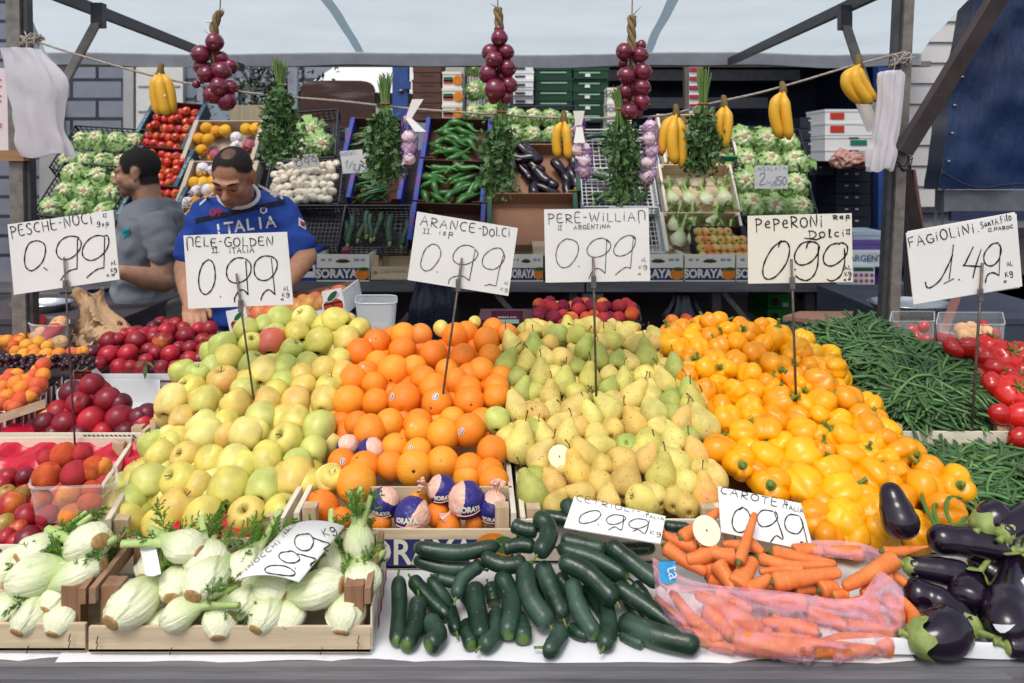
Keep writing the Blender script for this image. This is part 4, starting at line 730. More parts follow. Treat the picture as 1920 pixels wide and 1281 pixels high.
cb=crate('white wooden crate under the middle heap of green beans',[(.872,1.73),(1.17,1.73),(1.25,2.12),(.9,2.12)],.952,.99,.995,.99,1.0,mf=m_white0,ms=m_white1)
crate('wooden crate under the tomato heap',[(1.18,1.75),(1.5,1.75),(1.6,2.12),(1.25,2.12)],.952,.985,.99,.985,1.0)
cn=crate('low wooden crate under the small nectarine pyramid',[(-1.5,1.83),(-.9,1.83),(-.93,2.15),(-1.6,2.15)],TZ+.07,.95,.955,.96,.96,mf=m_white0)
printed(cn,lambda b:(greek(b,-1.05,-.92,1.8295,.945,12)),m_inkprint)
b=MB();b.sheet(lambda u,v:(-1.5+.33*u,1.84+.07*v+.006*math.sin(u*31),.935+.02*v+.01*math.sin(u*19)),30,6);tag(ob('crate_liner',b.mesh('crate_liner',m_red)),'wrinkled red liner left of the small nectarine pyramid','liner')
# white cardboard boxes with the red T-shaped print
m_wcard=M('white_cardboard','#e3e4e6',.6,.05,6,.1,40);m_rprint=M('red_print','#c23a22',.55,.15,30,0);m_gprint=M('dark_green_print','#1f5a3c',.55,.15,30,0);m_kprint=M('black_ink_print','#241f22',.6,.1,30,0)
m_brcard=M('brown_cardboard','#8a6248',.75,.15,14,.15,60)
def tlogo(root,o,ux,uy,s):
 n=ux.cross(uy).normalized()
 printed(root,lambda b:flat_disc(b,o-uy*s*.15,ux,uy,s*.62,s*.5,.0012),m_wcard,'emblem')
 printed(root,lambda b:flat_disc(b,o-uy*s*.18,ux,uy,s*.54,s*.42,.002),m_rprint,'emblem')
 printed(root,lambda b:(flat_rect(b,o-uy*s*.3,ux,uy,s*.1,s*.5,.0028),flat_rect(b,o-uy*s*.02,ux,uy,s*1.0,s*.1,.0028)),m_kprint,'emblem')
 d1=(ux*.8+uy*.6).normalized();d2=n.cross(d1)
 printed(root,lambda b:flat_disc(b,o+uy*s*.36+ux*s*.05,d1,d2,s*.42,s*.2,.0032),m_wcard,'emblem')
 printed(root,lambda b:flat_disc(b,o+uy*s*.36+ux*s*.05,d1,d2,s*.36,s*.15,.004),m_gprint,'emblem')
def carton(label,c,z0,h,mat,inner=None,th=.004,notch=0,base_tilt=None,group=None,name='carton',cat='box',front=None):
 root=empty(name,(sum(p[0]for p in c)/4,sum(p[1]for p in c)/4,z0),label,cat,group)
 FL,FR,BR,BL=c
 def ch(nm,hx,m):b=MB();b.hexa(hx);return ob(nm,rel(root,b.mesh('carton_'+nm,m)),root)
 ch('bottom',[Vector((p[0],p[1],z))for z in(z0+.001,z0+.005)for p in(FL,FR,BR,BL)],inner or mat)
 fh=front or h
 if notch:
  b=MB();a=Vector((FL[0],FL[1],0));e=Vector((FR[0],FR[1],0));prof=[(0,h),(.12,h),(.2,notch),(.8,notch),(.88,h),(1,h)]
  for i in range(len(prof)-1):
   p,q=a.lerp(e,prof[i][0]),a.lerp(e,prof[i+1][0]);n=Vector((0,th,0))
   b.hexa([p+Zv*z0,q+Zv*z0,q+n+Zv*z0,p+n+Zv*z0,p+Zv*(z0+prof[i][1]),q+Zv*(z0+prof[i+1][1]),q+n+Zv*(z0+prof[i+1][1]),p+n+Zv*(z0+prof[i][1])])
  ob('front_panel',rel(root,b.mesh('carton_front',mat)),root)
 else:ch('front_panel',board(FL,FR,z0+.002,z0+fh,th,1),mat)
 ch('back_panel',board(BL,BR,z0+.002,z0+h,th,-1),inner or mat)
 ch('side_panel',board((FL[0],FL[1]+.001),(BL[0],BL[1]-.001),z0+.002,z0+h,th,-1),mat);ch('side_panel',board((FR[0],FR[1]+.001),(BR[0],BR[1]-.001),z0+.002,z0+h,th,1),mat)
 return root
def PX(px,Y):return(px-960)*Y/F
def zof(py,Y):return CZ-(py-HZ)*Y/F
cr1=carton('white carton of dark nectarines with red fruit emblems on its corners',[(PX(138,2.12),2.12),(PX(392,2.12),2.12),(PX(430,2.5),2.5),(PX(190,2.5),2.5)],.97,.075,m_wcard,notch=.042)
tlogo(cr1,Vector((PX(157,2.12),2.1195,1.018)),X,Zv,.05);tlogo(cr1,Vector((PX(383,2.12),2.1195,1.022)),X,Zv,.03)
printed(cr1,lambda b:flat_rect(b,Vector((PX(280,2.12),2.1195,.992)),X,Zv,.3,.006,.001),M('dull_red_print','#8a4a48',.6,.2,30,0))
carton('empty white carton behind the small nectarine pyramid',[(PX(105,2.0),2.0),(PX(300,2.0),2.0),(PX(300,2.11),2.11),(PX(125,2.11),2.11)],.93,.07,m_wcard,front=.02)
m_stripe=NT('striped_print');_s=m_stripe.sep();_f=m_stripe.math('FRACT',m_stripe.math('MULTIPLY',m_stripe.math('ADD',_s[0],m_stripe.math('MULTIPLY',_s[1],1.0)),42))
m_stripe=m_stripe.set(m_stripe.mix(m_stripe.math('GREATER_THAN',_f,.5),m_stripe.mix(m_stripe.math('GREATER_THAN',_f,.25),hexc('#b03340'),hexc('#d8d2d0')),hexc('#2a2430')),.6)
cs=carton('red and black striped box of apricots at the photo edge',[(-1.42,1.88),(PX(35,1.88),1.88),(PX(112,2.06),2.06),(-1.5,2.06)],.935,.05,m_stripe,inner=m_wcard)
b=MB();b.sheet(lambda u,v:(PX(40,1.88)+(PX(118,2.07)-PX(40,1.88))*u+.004,1.88+.19*u,.94+.085*v*(.5+.5*u)),6,3);ob('side_flap',rel(cs,b.mesh('carton_flap',m_stripe)),cs)
printed(cs,lambda b:flat_disc(b,Vector((PX(105,2.04),2.02,.995)),Vector((.45,.89,0)).normalized(),Zv,.022,.022,.003),m_kprint,'emblem')
printed(cs,lambda b:flat_disc(b,Vector((PX(105,2.04),2.02,.995)),Vector((.45,.89,0)).normalized(),Zv,.015,.015,.004),M('grey_print','#b9b9bd',.6,.1,30,0),'emblem')
b=MB();b.hexa([P(-20,800,1.83),P(85,765,1.9),P(85,765,1.92),P(-20,800,1.85),P(-20,783,1.83),P(85,748,1.9),P(85,748,1.92),P(-20,783,1.85)])
tag(ob('crate_rail',b.mesh('crate_rail',m_wood0)),'bare wooden crate edge below the striped apricot box','crate')
# cherries: too many and too small to count
b=MB();r=random.Random(5)
for k in range(150):
 p=Plane(690,2.07,660,2.16).at(r.uniform(-10,175)if k%3 else r.uniform(115,135),r.uniform(668,690),r.uniform(-.01,.01));b.ball(p,r.uniform(.008,.011),8,6)
tag(ob('cherries',b.mesh('cherries',M('cherry_skin','#2e0a18',.25,.3,40,0))),'dark cherries heaped in front of the rear apricots','cherries',kind='stuff')
# ------------------------------------------------------------------ cucumbers, carrots, eggplants
def attr(me,vals,name='tip'):
 a=me.attributes.new(name,'FLOAT','POINT');a.data.foreach_set('value',vals);return me
def longmat(name,c1,c2,tip,rough,spec,bump,bs,rings=False,coat=0,bloom=None,speck=None,stretch=None):
 n=NT(name);at=n.new('ShaderNodeAttribute',attribute_name='tip');f=n.noise(35,4);f2=n.noise(9,3)
 c=n.mix(n.mr(f,.3,.7),hexc(c1),hexc(c2));c=n.mix(n.math('MULTIPLY',at.outputs['Fac'],n.mr(f,.2,.6,.7,1)),c,hexc(tip))
 if bloom:c=n.mix(n.mr(f2,.45,.7,0,.5),c,hexc(bloom))
 if speck:c=n.mix(n.mr(n.voro(110),.06,.12,.7,0),c,hexc(speck))
 n.bump(n.noise(bs,3),bump,.0015)
 return n.set(c,n.mr(f2,.3,.7,rough*.75,rough*1.3),spec,coat=coat)
m_cuc=longmat('cucumber_skin','#10241a','#1d3a24','#5f7c30',.34,.5,.5,110,bloom='#4d6a5c',speck='#7f9382')
m_car=longmat('carrot_skin','#d86c30','#e28448','#8a7a3a',.5,.35,.4,120)
m_egg=longmat('eggplant_skin','#120a1a','#1e0f24','#241628',.2,.5,.08,40,coat=.2)
m_ecal=M('eggplant_calyx','#8a9a55',.6,.35,60,.3,120)
def longveg(name,pts3,rad,prof,mat,n=14,N=16,squash=1.0,tipf=None):
 """a bent body along three or more space points; prof(t) gives the relative thickness"""
 path=cr(pts3,max(2,N//(len(pts3)-1)));L=len(path);c=sum(path,Vector())/L
 # arc length parameter
 d=[0]
 for i in range(1,L):d.append(d[-1]+(path[i]-path[i-1]).length)
 T=[x/d[-1]for x in d]
 # resample ends more densely
 ts=[0,.006,.02,.045,.08]+[.08+.84*(i+1)/(N+1)for i in range(N)]+[.92,.955,.98,.994,1]
 def at(t):
  for i in range(1,L):
   if T[i]>=t:k=(t-T[i-1])/max(1e-9,T[i]-T[i-1]);return path[i-1].lerp(path[i],k)
  return path[-1]
 q=[at(t)-c for t in ts];off=Vector((rnd.random()*50,1,2));b=MB()
 b.tube(q,[max(1e-4,rad*prof(t)*(1+.05*noise.noise(off+Vector((t*7,0,0)))))for t in ts],n)
 me=b.mesh(name,mat);attr(me,[tipf(ts[i//n])if tipf else 0 for i in range(len(ts)*n)])
 o=ob(name,me,None,Matrix.Translation(c));return o,q,ts
def endp(t,a=.09,b=.09,p=.5):
 e=1.0
 if t<a:e=(1-(1-t/a)**2)**p
 if t>1-b:e=(1-((t-1+b)/b)**2)**p
 return max(0,e)
def onto(q,zmin):
 """lift a point to the height it must lie at, along the line of sight, but never past the table edge"""
 if q.z>=zmin:return q
 k=max(1.152/q.y,(CZ-zmin)/(CZ-q.z));return Vector((q.x*k,q.y*k,zmin))
CUP=Plane(1235,1.175,960,1.40)
CU=[(1,[(240,465),(500,500),(760,455)],52,.03),(2,[(240,540),(420,590),(640,600)],45,0),(3,[(150,640),(158,850),(140,1045)],56,.0),(4,[(225,650),(350,790),(465,890)],52,.0),(5,[(270,760),(250,950),(190,1190)],63,.022),(6,[(330,900),(385,1000),(320,1140)],66,-.004),(7,[(330,650),(440,800),(500,980)],46,-.012),(8,[(380,640),(460,670),(560,680)],42,-.012),(9,[(650,570),(540,650),(495,770)],48,.022),(10,[(650,520),(780,575),(920,560)],55,.035),(11,[(605,680),(620,830),(655,1030)],68,.03),(12,[(690,690),(715,750),(720,810)],50,-.02),(13,[(750,620),(825,780),(800,1010)],68,.025),(14,[(560,920),(570,1000),(590,1060)],52,-.012),(15,[(740,850),(720,1000),(640,1160)],62,0),(16,[(860,880),(890,960),(900,1025)],60,-.02),(17,[(905,560),(930,750),(1060,940)],70,.032),(18,[(1000,560),(1070,720),(1140,900)],66,.018),(19,[(965,275),(1045,340),(1040,430),(980,515)],62,.06),(20,[(830,330),(900,360),(985,370)],50,.04),(21,[(1000,285),(1130,300),(1250,340)],50,-.01),(22,[(1150,190),(1175,240),(1210,300)],52,-.0),(23,[(770,478),(870,455),(970,465)],48,.035),(24,[(1120,420),(1250,450),(1390,480)],50,.018),(25,[(1100,470),(1330,540),(1530,650)],55,.02),(26,[(1110,545),(1280,620),(1460,800)],68,.042),(27,[(1400,440),(1550,560),(1720,690)],60,.035),(28,[(1190,660),(1230,830),(1340,1010)],62,.03),(29,[(1390,800),(1410,950),(1380,1130)],60,.0),(30,[(1440,690),(1650,830),(1850,980)],60,.025),(31,[(1470,910),(1700,1000),(1960,1125)],78,.012),(32,[(1130,970),(1070,1070),(1020,1140)],60,0),(33,[(1180,950),(1230,985),(1290,1000)],45,-.006),(34,[(1480,990),(1560,1030),(1620,1050)],36,-.012),(35,[(1560,680),(1620,760),(1655,830)],46,-.005),(36,[(1740,335),(1810,345),(1890,350)],36,0),(37,[(1300,480),(1500,480),(1690,470)],45,-.01),(38,[(900,620),(960,700),(1000,800)],55,-.02),(39,[(1090,640),(1180,720),(1260,850)],55,-.015),(40,[(1300,600),(1480,700),(1600,900)],55,-.015),(41,[(520,700),(560,760),(640,880)],50,-.022),(42,[(1250,700),(1340,800),(1400,900)],50,-.015)]
CWHERE={1:'topmost of the two lying across the SORAYA crate front',2:'lower of the two lying across the SORAYA crate front',3:'upright against the fennel crate wall',5:'pointing at the table edge beside the fennel crate',6:'short and fat, lying under the one by the fennel crate',19:'bent like a hook on top of the pile',22:'dark end rising behind the CETRIOLI card',31:'long, lying lowest beside the carrot bag',30:'second from the bottom beside the carrot bag',27:'just below the CETRIOLI card pointing at the carrots',36:'half hidden behind the pear half and CETRIOLI card',32:'pale-tipped, alone at the table edge in the middle',33:'with a withered orange blossom end',29:'hanging down with its stem at the paper',11:'dusty, in front with a pale bloom patch',10:'lying across the middle below the hooked one'}
rows=rows_of([(sum(p[0]for p in c[1])/3,sum(p[1]for p in c[1])/3)for c in CU],90)
for i,(k,pts,r_,lift)in enumerate(CU):
 p2=[(700+x/3.195,880+y/3.195)for x,y in pts];p3=[CUP.at(x,y,lift)for x,y in p2];Y=p3[1].y;rad=r_*.9/3.195*Y/F
 p3=[onto(q,TZ+rad+.003)for q in p3]
 tipend=rnd.random()<.7
 o,q,ts=longveg('cucumber',p3,rad,lambda t:endp(t,.13,.13)*(1-.08*abs(t-.5)),m_cuc,tipf=lambda t:(smooth(t,.95,1)if tipend else smooth(1-t,.95,1)))
 a,c,n=rows[i]
 tag(o,'dark green cucumber %s'%(CWHERE[k]if k in CWHERE else '%s from the fennel crate in row %s down the cucumber pile'%(ORD[c],NUM[a])),'cucumber','cucumbers piled on the paper')
 e=q[0]if tipend else q[-1];d=(q[0]-q[2]if tipend else q[-1]-q[-3]).normalized();b=MB()
 b.tube(cr([e-d*.003,e+d*.004,e+d*.011+Vector((rnd.uniform(-.004,.004),0,-.002))],2),[.003,.0026,.002,.0018,.0024],6);ob('stem',b.mesh('cucumber_stem',m_pstem),o)
p3=[P(598,1212,1.19),P(602,1226,1.175),P(606,1238,1.162)]
o,q,ts=longveg('cucumber',[Vector((v.x,v.y,TZ+.02))for v in p3],.013,lambda t:endp(t,.2,.2),m_cuc,tipf=lambda t:smooth(t,.8,1));tag(o,'cucumber tip poking out from under the fennel crate at the table edge','cucumber','cucumbers piled on the paper')
CAP=Plane(1240,1.175,985,1.38)
CA=[([(1455,375),(1320,400),(1230,400)],24,.03,'r',0),([(1295,435),(1170,510),(1040,575)],46,.05,'',0),([(612,212),(572,340),(533,455)],29,.075,'',0),([(570,350),(605,375),(650,410)],36,.04,'',0),([(450,365),(490,368),(540,375)],30,.03,'',0),([(350,385),(420,410),(515,430)],42,.045,'',0),([(275,440),(340,430),(420,385)],50,.04,'',0),([(130,300),(250,360),(335,385)],36,.02,'',0),([(170,375),(260,440),(380,505)],40,.03,'',0),([(440,195),(390,240),(250,340)],36,.03,'',0),([(430,460),(475,530),(510,590)],46,.045,'',0),([(610,440),(560,510),(520,580)],56,.05,'',0),([(690,405),(820,430),(1010,465)],36,.03,'',0),([(620,430),(780,470),(1000,465)],32,.035,'',0),([(630,500),(760,490),(850,500)],30,.035,'',0),([(695,550),(870,525),(1030,500)],46,.055,'',0),([(690,525),(630,560),(570,600)],42,.05,'',0),([(800,405),(870,390),(945,400)],38,.03,'',0),([(945,395),(1040,400),(1135,415)],37,.025,'',0),([(925,590),(975,575),(1020,578)],46,.045,'',0),([(985,620),(1030,605),(1070,612)],33,.04,'',0),([(800,590),(860,580),(920,590)],36,.03,'',0),([(1130,610),(1180,570),(1260,510)],38,.03,'',0),([(1310,620),(1375,700),(1400,770)],42,.02,'',0),([(1260,500),(1320,540),(1370,580)],32,.02,'',0),([(360,500),(420,480),(520,470)],38,.02,'',0),([(380,530),(480,560),(620,570)],40,.01,'',0),([(640,570),(760,590),(900,600)],36,.0,'',0),([(320,600),(480,690),(640,805)],52,.03,'b',0),([(200,590),(300,720),(440,855)],42,.025,'b',0),([(125,620),(220,720),(320,850)],34,.01,'b',0),([(500,830),(700,870),(970,945)],58,.01,'b',0),([(930,860),(1050,835),(1285,860)],50,.02,'b',0),([(980,945),(1080,920),(1210,890)],42,.0,'b',0),([(1060,750),(1180,770),(1295,815)],42,.03,'b',0),([(690,720),(740,770),(790,850)],40,.02,'b',0),([(370,680),(440,750),(500,820)],48,.015,'b',0),([(640,740),(800,760),(920,800)],40,.03,'b',0),([(560,610),(700,640),(860,650)],42,.035,'b',0),([(900,640),(1050,660),(1210,650)],42,.03,'b',0),([(420,600),(500,640),(600,690)],42,.02,'b',0),([(1240,620),(1310,700),(1300,800)],38,.02,'b',0),([(620,820),(760,830),(900,860)],42,.012,'b',0),([(1100,640),(1180,690),(1240,760)],38,.03,'b',0),([(860,700),(960,720),(1060,770)],42,.02,'b',0),([(480,760),(580,790),(700,800)],42,.01,'b',0),([(880,900),(1000,880),(1100,900)],40,.0,'b',0),([(300,800),(400,850),(520,880)],36,.0,'b',0)]
rows=rows_of([(c[0][1][0],c[0][1][1])for c in CA],70);CN={0:'reaching out towards the eggplants with a thin tip',1:'thick, slanting beside the eggplant with the pale calyx',2:'standing upright against the CAROTE card',19:'stubby, showing its round end at the bag rim',6:'gnarled, beside the pear half',9:'half hidden behind the pear half'}
for i,(pts,r_,lift,fl,_)in enumerate(CA):
 p3=[CAP.at(1180+x/2.5946,880+y/2.5946,lift-.006)for x,y in pts];Y=p3[1].y;rad=r_/2.5946*Y/F
 p3=[onto(q,TZ+rad*.8+.004)for q in p3]
 rev=rnd.random()<.5 and i not in(0,1,2)
 if i==0:pr=lambda t:.25+.75*smooth(t,0,.6)
 elif rev:pr=lambda t:.5+.5*t
 else:pr=lambda t:1-.45*t
 if i==2:pr=lambda t:.55+.45*t
 ridge=rnd.random()*9
 o,q,ts=longveg('carrot',p3,rad,lambda t:pr(t)*endp(t,.06,.06)*(1+.03*math.sin(t*60+ridge)),m_car,N=26,tipf=lambda t:rnd.choice((0,0,0,0,.3,.12)))
 a,c,n=rows[i]
 tag(o,'orange carrot %s'%(CN[i]if i in CN else('under the pink film, ' if fl=='b' else 'loose, ')+'%s from the cucumbers in row %s of the pile'%(ORD[c],NUM[a])),'carrot','carrots in and on the pink bag')
 big_at_1=rev or i in(0,2);e=q[-1]if big_at_1 else q[0];d=((q[-1]-q[-3])if big_at_1 else(q[0]-q[2])).normalized();b=MB()
 b.lathe([(.0075,-.002),(.0078,.0),(.004,.0016),(.003,.005),(0,.005)],9,lambda p:e+orient(d).to_3x3()@p);ob('crown',b.mesh('carrot_crown',M('carrot_crown','#6d6a35',.8,.4,90,.3)),o)
 # the torn pink bag
n=NT('pink_film');lw=n.new('ShaderNodeLayerWeight');lw.inputs['Blend'].default_value=.55;f=lw.outputs['Facing']
n.bump(n.noise(22,4,n.scaled((1,1,2)),.6),.35,.008);m_pink=n.set(hexc('#eeb2c4'),.12,.6,alpha=n.mr(f,.2,1,.17,.8));n.b.inputs['Transmission Weight'].default_value=.0
bag=empty('pink_bag',CAP.at(1480,1180),'torn see-through pink plastic bag around the carrots','bag')
def curve2(pts):
 c=cr([(a,b,0)for a,b in pts],8)
 def f(u):
  x=u*(len(c)-1);i=min(int(x),len(c)-2);return c[i].lerp(c[i+1],x-i)
 return f
def film(name,top,bot,l0,l1,wr,nu=110,nv=40,bulge=.02,seed=1):
 ft,fb=curve2(top),curve2(bot);b=MB()
 def g(u,v):
  p=ft(u).lerp(fb(u),v);q=Vector((p.x*.02,p.y*.012,seed))
  w=wr*(noise.noise(q*1.2)+1.1*(.5-abs(noise.noise(Vector(((p.x+p.y*1.3)*.004,(p.y-p.x*.4)*.014,seed))))*1.6))+bulge*math.sin(math.pi*v)**.7
  o=CAP.at(1180+p.x/2.5946,880+p.y/2.5946,l0+(l1-l0)*v+w);return onto(o,TZ+.006+.02*smooth(v,1,.8))
 b.sheet(g,nu,nv);return ob(name,rel(bag,b.mesh('bag_'+name,m_pink)),bag)
film('front_film',[(115,460),(190,540),(300,570),(480,585),(680,600),(850,620),(1000,645),(1150,610),(1230,510),(1330,590)],[(130,640),(240,800),(330,870),(480,900),(700,930),(960,955),(1100,930),(1250,905),(1310,860),(1335,770)],.066,.042,.014,bulge=.03)
film('rim_fold',[(112,430),(150,450),(250,520),(400,560),(600,580),(800,600),(1000,630),(1150,620)],[(120,520),(200,590),(350,610),(520,640),(700,660),(880,690),(1040,720),(1200,740)],.06,.058,.01,60,8,.008,4)
film('side_lobe',[(1140,600),(1180,540),(1225,500),(1290,540),(1335,600)],[(1060,720),(1150,740),(1230,760),(1300,790),(1340,760)],.05,.03,.014,30,16,.025,7)
film('back_film',[(880,345),(960,345),(1060,350),(1150,365),(1240,400)],[(900,420),(980,430),(1080,440),(1160,450),(1230,450)],.01,.03,.01,30,8,.01,9)
b=MB();
def tagp(u,v):return CAP.at(1180+(145+80*u)/2.5946,880+(448+105*v)/2.5946,.074+.004*math.sin(u*5))
b.sheet(tagp,4,4);ob('label',rel(bag,b.mesh('bag_label',M('blue_label','#2a8fc4',.4,.15,60,0))),bag)
b=MB();o_=tagp(.75,.45);ux=(tagp(.75,.0)-tagp(.75,1)).normalized();uy=(tagp(.2,.5)-tagp(.9,.5)).normalized()
flat_text(b,'ta',o_+Vector((0,-.014,.006)),(X*.25-Zv*.9).normalized(),(X*.9+Zv*.25).normalized(),.03);ob('lettering',rel(bag,b.mesh('bag_lettering',m_sticker)),bag)
# eggplants
EGP=Plane(1240,1.175,940,1.46)
def eggprof(fat):
 if fat==2:return lambda t:endp(t,.22,.3)*(.62+.38*smooth(t,.05,.7))
 return lambda t:endp(t,.07,.22,.5)*(.55+.45*smooth(t,.05,.6))if fat else endp(t,.1,.16)*(.78+.22*smooth(t,0,.6))
EG=[([(1258,62),(1300,200),(1350,345)],88,.10,2,0,'standing on end against the yellow peppers'),([(1870,395),(1640,355),(1450,335)],70,.05,0,1,'long, lying in front of the peppers'),([(1340,470),(1450,485),(1660,515)],62,.03,0,1,'slim with a pale calyx next to the carrot tips'),([(1690,790),(1510,650),(1330,590)],72,.02,0,1,'long, slanting down beside the carrot bag'),([(1370,865),(1490,820),(1590,755)],112,.03,1,1,'fat and round at the table edge'),([(1690,520),(1655,590),(1645,690)],92,.03,1,1,'small, round end forward with a green stalk'),([(1880,440),(1850,620),(1825,830)],104,.04,1,1,'large, with torn white film taped on it'),([(1700,290),(1760,250),(1830,225)],85,.07,1,1,'pointing away with its pale calyx towards the peppers'),([(1810,330),(1880,270),(1960,220)],72,.075,0,1,'upper one at the photo edge behind the stalk'),([(1830,880),(1920,890),(2000,880)],60,.01,0,1,'cut by the photo corner, only its pale calyx showing'),([(1660,430),(1760,500),(1830,540)],60,.01,0,1,'dark, buried behind the small round one'),([(1900,300),(1960,330),(2040,380)],70,.05,0,0,'at the photo edge above the taped one')]
for i,(pts,r_,lift,fat,cal,lab)in enumerate(EG):
 p3=[EGP.at(1180+x/2.5946,880+y/2.5946,lift)for x,y in pts];rad=r_/2.5946*p3[1].y/F
 p3=[onto(q,TZ+rad*.8+.004)for q in p3]
 if i==0:p3=[P(1180+x/2.5946,880+y/2.5946,Y)for(x,y),Y in zip(pts,(1.37,1.345,1.325))]
 o,q,ts=longveg('eggplant',p3,rad,eggprof(fat),m_egg,n=20)
 tag(o,'glossy black eggplant, '+lab,'eggplant','eggplants by the carrots')
 d=(q[0]-q[4]).normalized();m4=orient(d).to_3x3();b=MB();e=q[0]
 if cal:
  rr=rad*.55
  def cf(p):
   a=math.atan2(p.y,p.x);t=p.length/rad
   return p
  vs=[];fs=[];n5=30
  for j,(rk,zk)in enumerate(((.25,.18),(.5,.1),(.68,-.18),(.8,-.55),(.86,-.95))):
   for k in range(n5):
    a=6.2832*k/n5;lob=.5+.5*math.cos(5*a+i)
    z=zk if j<3 else zk*(.35+.65*lob)-.06*(1-lob);w=rk*(1+(.1 if j==4 and lob>.8 else 0))
    vs.append(e+m4@Vector((math.cos(a)*w*rad*.92,math.sin(a)*w*rad*.92,z*rad*.8)))
  for j in range(4):
   for k in range(n5):fs.append((j*n5+k,(j+1)*n5+k,(j+1)*n5+(k+1)%n5,j*n5+(k+1)%n5))
  fs.append(tuple(range(n5)));b.add(vs,fs)
  lt=.09 if 'stalk' in lab and i==5 else .03
  b.tube(cr([e-d*.002,e+d*lt*.5+Vector((.008,0,.004)),e+d*lt+Vector((.02,0,.012))*(lt/.05)],4),[.0062,.0055,.005,.0048,.0045,.0045,.0048,.0055,.0062],8)
  ob('calyx',b.mesh('eggplant_calyx',m_ecal),o)
 if i==6:
  b=MB();c0=q[len(q)//2+2]
  def wrap(u,v):
   a=-2.6+2.2*u;t=.3+.45*v+.08*math.sin(u*9);j=t*(len(q)-1);k=int(j);p=q[k].lerp(q[min(k+1,len(q)-1)],j-k)
   return p+Vector((math.cos(a),math.sin(a)*.9,-math.sin(a)*.45))*rad*1.06
  b.sheet(wrap,14,10);ob('tape',b.mesh('eggplant_tape',M('white_film','#cfd3d6',.2,.1,60,.4,30)),o)
  # ------------------------------------------------------------------ fennel
n=NT('fennel_flesh');s3=n.sep();f=n.noise(1,4,n.scaled((230,230,14)),.6)
c=n.mix(n.mr(s3[2],.03,.112),hexc('#e6e6c6'),hexc('#a9c070'));c=n.mix(n.mr(f,.45,.68,0,.5),c,hexc('#b4c690'));n.bump(f,.6,.003);m_fen=n.set(c,.38,.45,sss=.1)
m_fcut=M('fennel_root_cut','#b08a5a',.8,.45,120,.5);m_frond=M('fennel_frond','#5d8a2c',.6,.35,30,0)
def fennel_mesh(seed,stalks=3,frond=1.0):
 r=random.Random(seed);b=MB();ph=r.random()*6;fl=r.uniform(.66,.82);off=Vector((seed,7,3))
 prof=[(0,0),(.016,-.001),(.022,.003),(.034,.015),(.0425,.033),(.043,.05),(.037,.068),(.027,.084),(.019,.098),(.014,.108),(.01,.113),(0,.113)]
 prof=[(max(v.x,0),v.y)for v in cr([(a,z,0)for a,z in prof],3)];prof[0]=(0,0);prof[-1]=(0,.113)
 prof=[(max(a,.0005)if 0<i<len(prof)-1 else 0,z)for i,(a,z)in enumerate(prof)]
 def fn(p):
  a=math.atan2(p.y,p.x);k=1+.03*abs(math.cos(9*a+ph))+.012*math.cos(27*a)+.06*noise.noise(p*22+off)+.13*(((a/6.2832*3+ph+p.z*5)%1)-.5)
  return(p.x*k,p.y*k*fl,p.z)
 b.lathe(prof,72,fn)
 for i in range(stalks):
  a=ph+i*2.1;x,y=math.cos(a)*.012,math.sin(a)*.008;L=r.uniform(.03,.085);sp=r.uniform(.15,.5)
  p=[(x*.8,y*.8,.085),(x*1.5,y*1.5,.115),(x*1.5+math.cos(a)*L*sp,y+math.sin(a)*L*sp,.115+L)]
  q=cr(p,4);b.tube(q,[.014-.0055*k/len(q)for k in range(len(q))],10,cap=False,flat=.75)
  e,d=q[-1],(q[-1]-q[-2]).normalized();b.tube([e,e-d*.006],[.0075,.002],10,cap=True)
 body=b.mesh('fennel_bulb',m_fen);b=MB()
 b.lathe([(0,-.0035),(.012,-.004),(.0175,-.0025),(.0195,.001),(.016,.004)],18,lambda p:(p.x,p.y*fl,p.z));root=b.mesh('fennel_base',m_fcut)
 b=MB()
 def feather(p,d,L,depth):
  q=[p+d*L*t+Vector((0,0,-.02*L*t*t))for t in(0,.35,.7,1)];b.tube(q,[.0011 if depth else .0014,.0008,.0006,.0003],3,cap=False)
  if depth:
   for t in(.12,.25,.38,.5,.62,.74,.86,.96):
    for s in(-1,1):
     w=d.orthogonal().normalized();w=Matrix.Rotation(r.uniform(0,6.28),3,d)@w
     feather(p+d*L*t,(d*.7+w*.75).normalized(),L*r.uniform(.25,.45)*(1.15-t*.6),depth-1)
 for i in range(int(5*frond)):
  a=ph+i*2.1+.6;feather(Vector((math.cos(a)*.012,math.sin(a)*.012,.11)),Vector((math.cos(a)*.6+r.uniform(-.3,.3),math.sin(a)*.6+r.uniform(-.3,.3),1)).normalized(),r.uniform(.05,.09),2)
 kids=[('base',root)]
 if b.v:kids.append(('frond',b.mesh('fennel_frond',m_frond)))
 return pro(body,*kids)
FEN=[fennel_mesh(1,3,1.0),fennel_mesh(2,2,1.4),fennel_mesh(3,3,1),fennel_mesh(4,1,1),fennel_mesh(5,2,.6)]
FZ=Plane(1180,1.165,1000,1.36)
def fen(px,py,r_,d,v,lab,lift=0,plane=None,roll=0,group='fennel bulbs in the front crates'):
 p=(plane or FZ).at(px,py,lift);s=r_*p.y/F/.043;d=Vector(d).normalized();m=orient(d,roll);p=p-d*.045*s
 inst(FEN[v],'fennel',Matrix.Translation(p)@m@Matrix.Diagonal((s,s,s,1)),lab,'fennel',group)
fen(250,1130,45,(.4,.85,.25),0,'large white fennel bulb, root end forward against the crate post',.03)
fen(340,1150,34,(.8,.1,.35),4,'fennel bulb lying with its stalk crossing to the others, second from the crate post',.02)
fen(415,1160,32,(-.1,.75,.5),2,'fennel bulb, root end forward, third from the crate post at the front',.01)
fen(500,1150,32,(.3,.85,.35),0,'fennel bulb, root end forward, in the middle of the front row',.015)
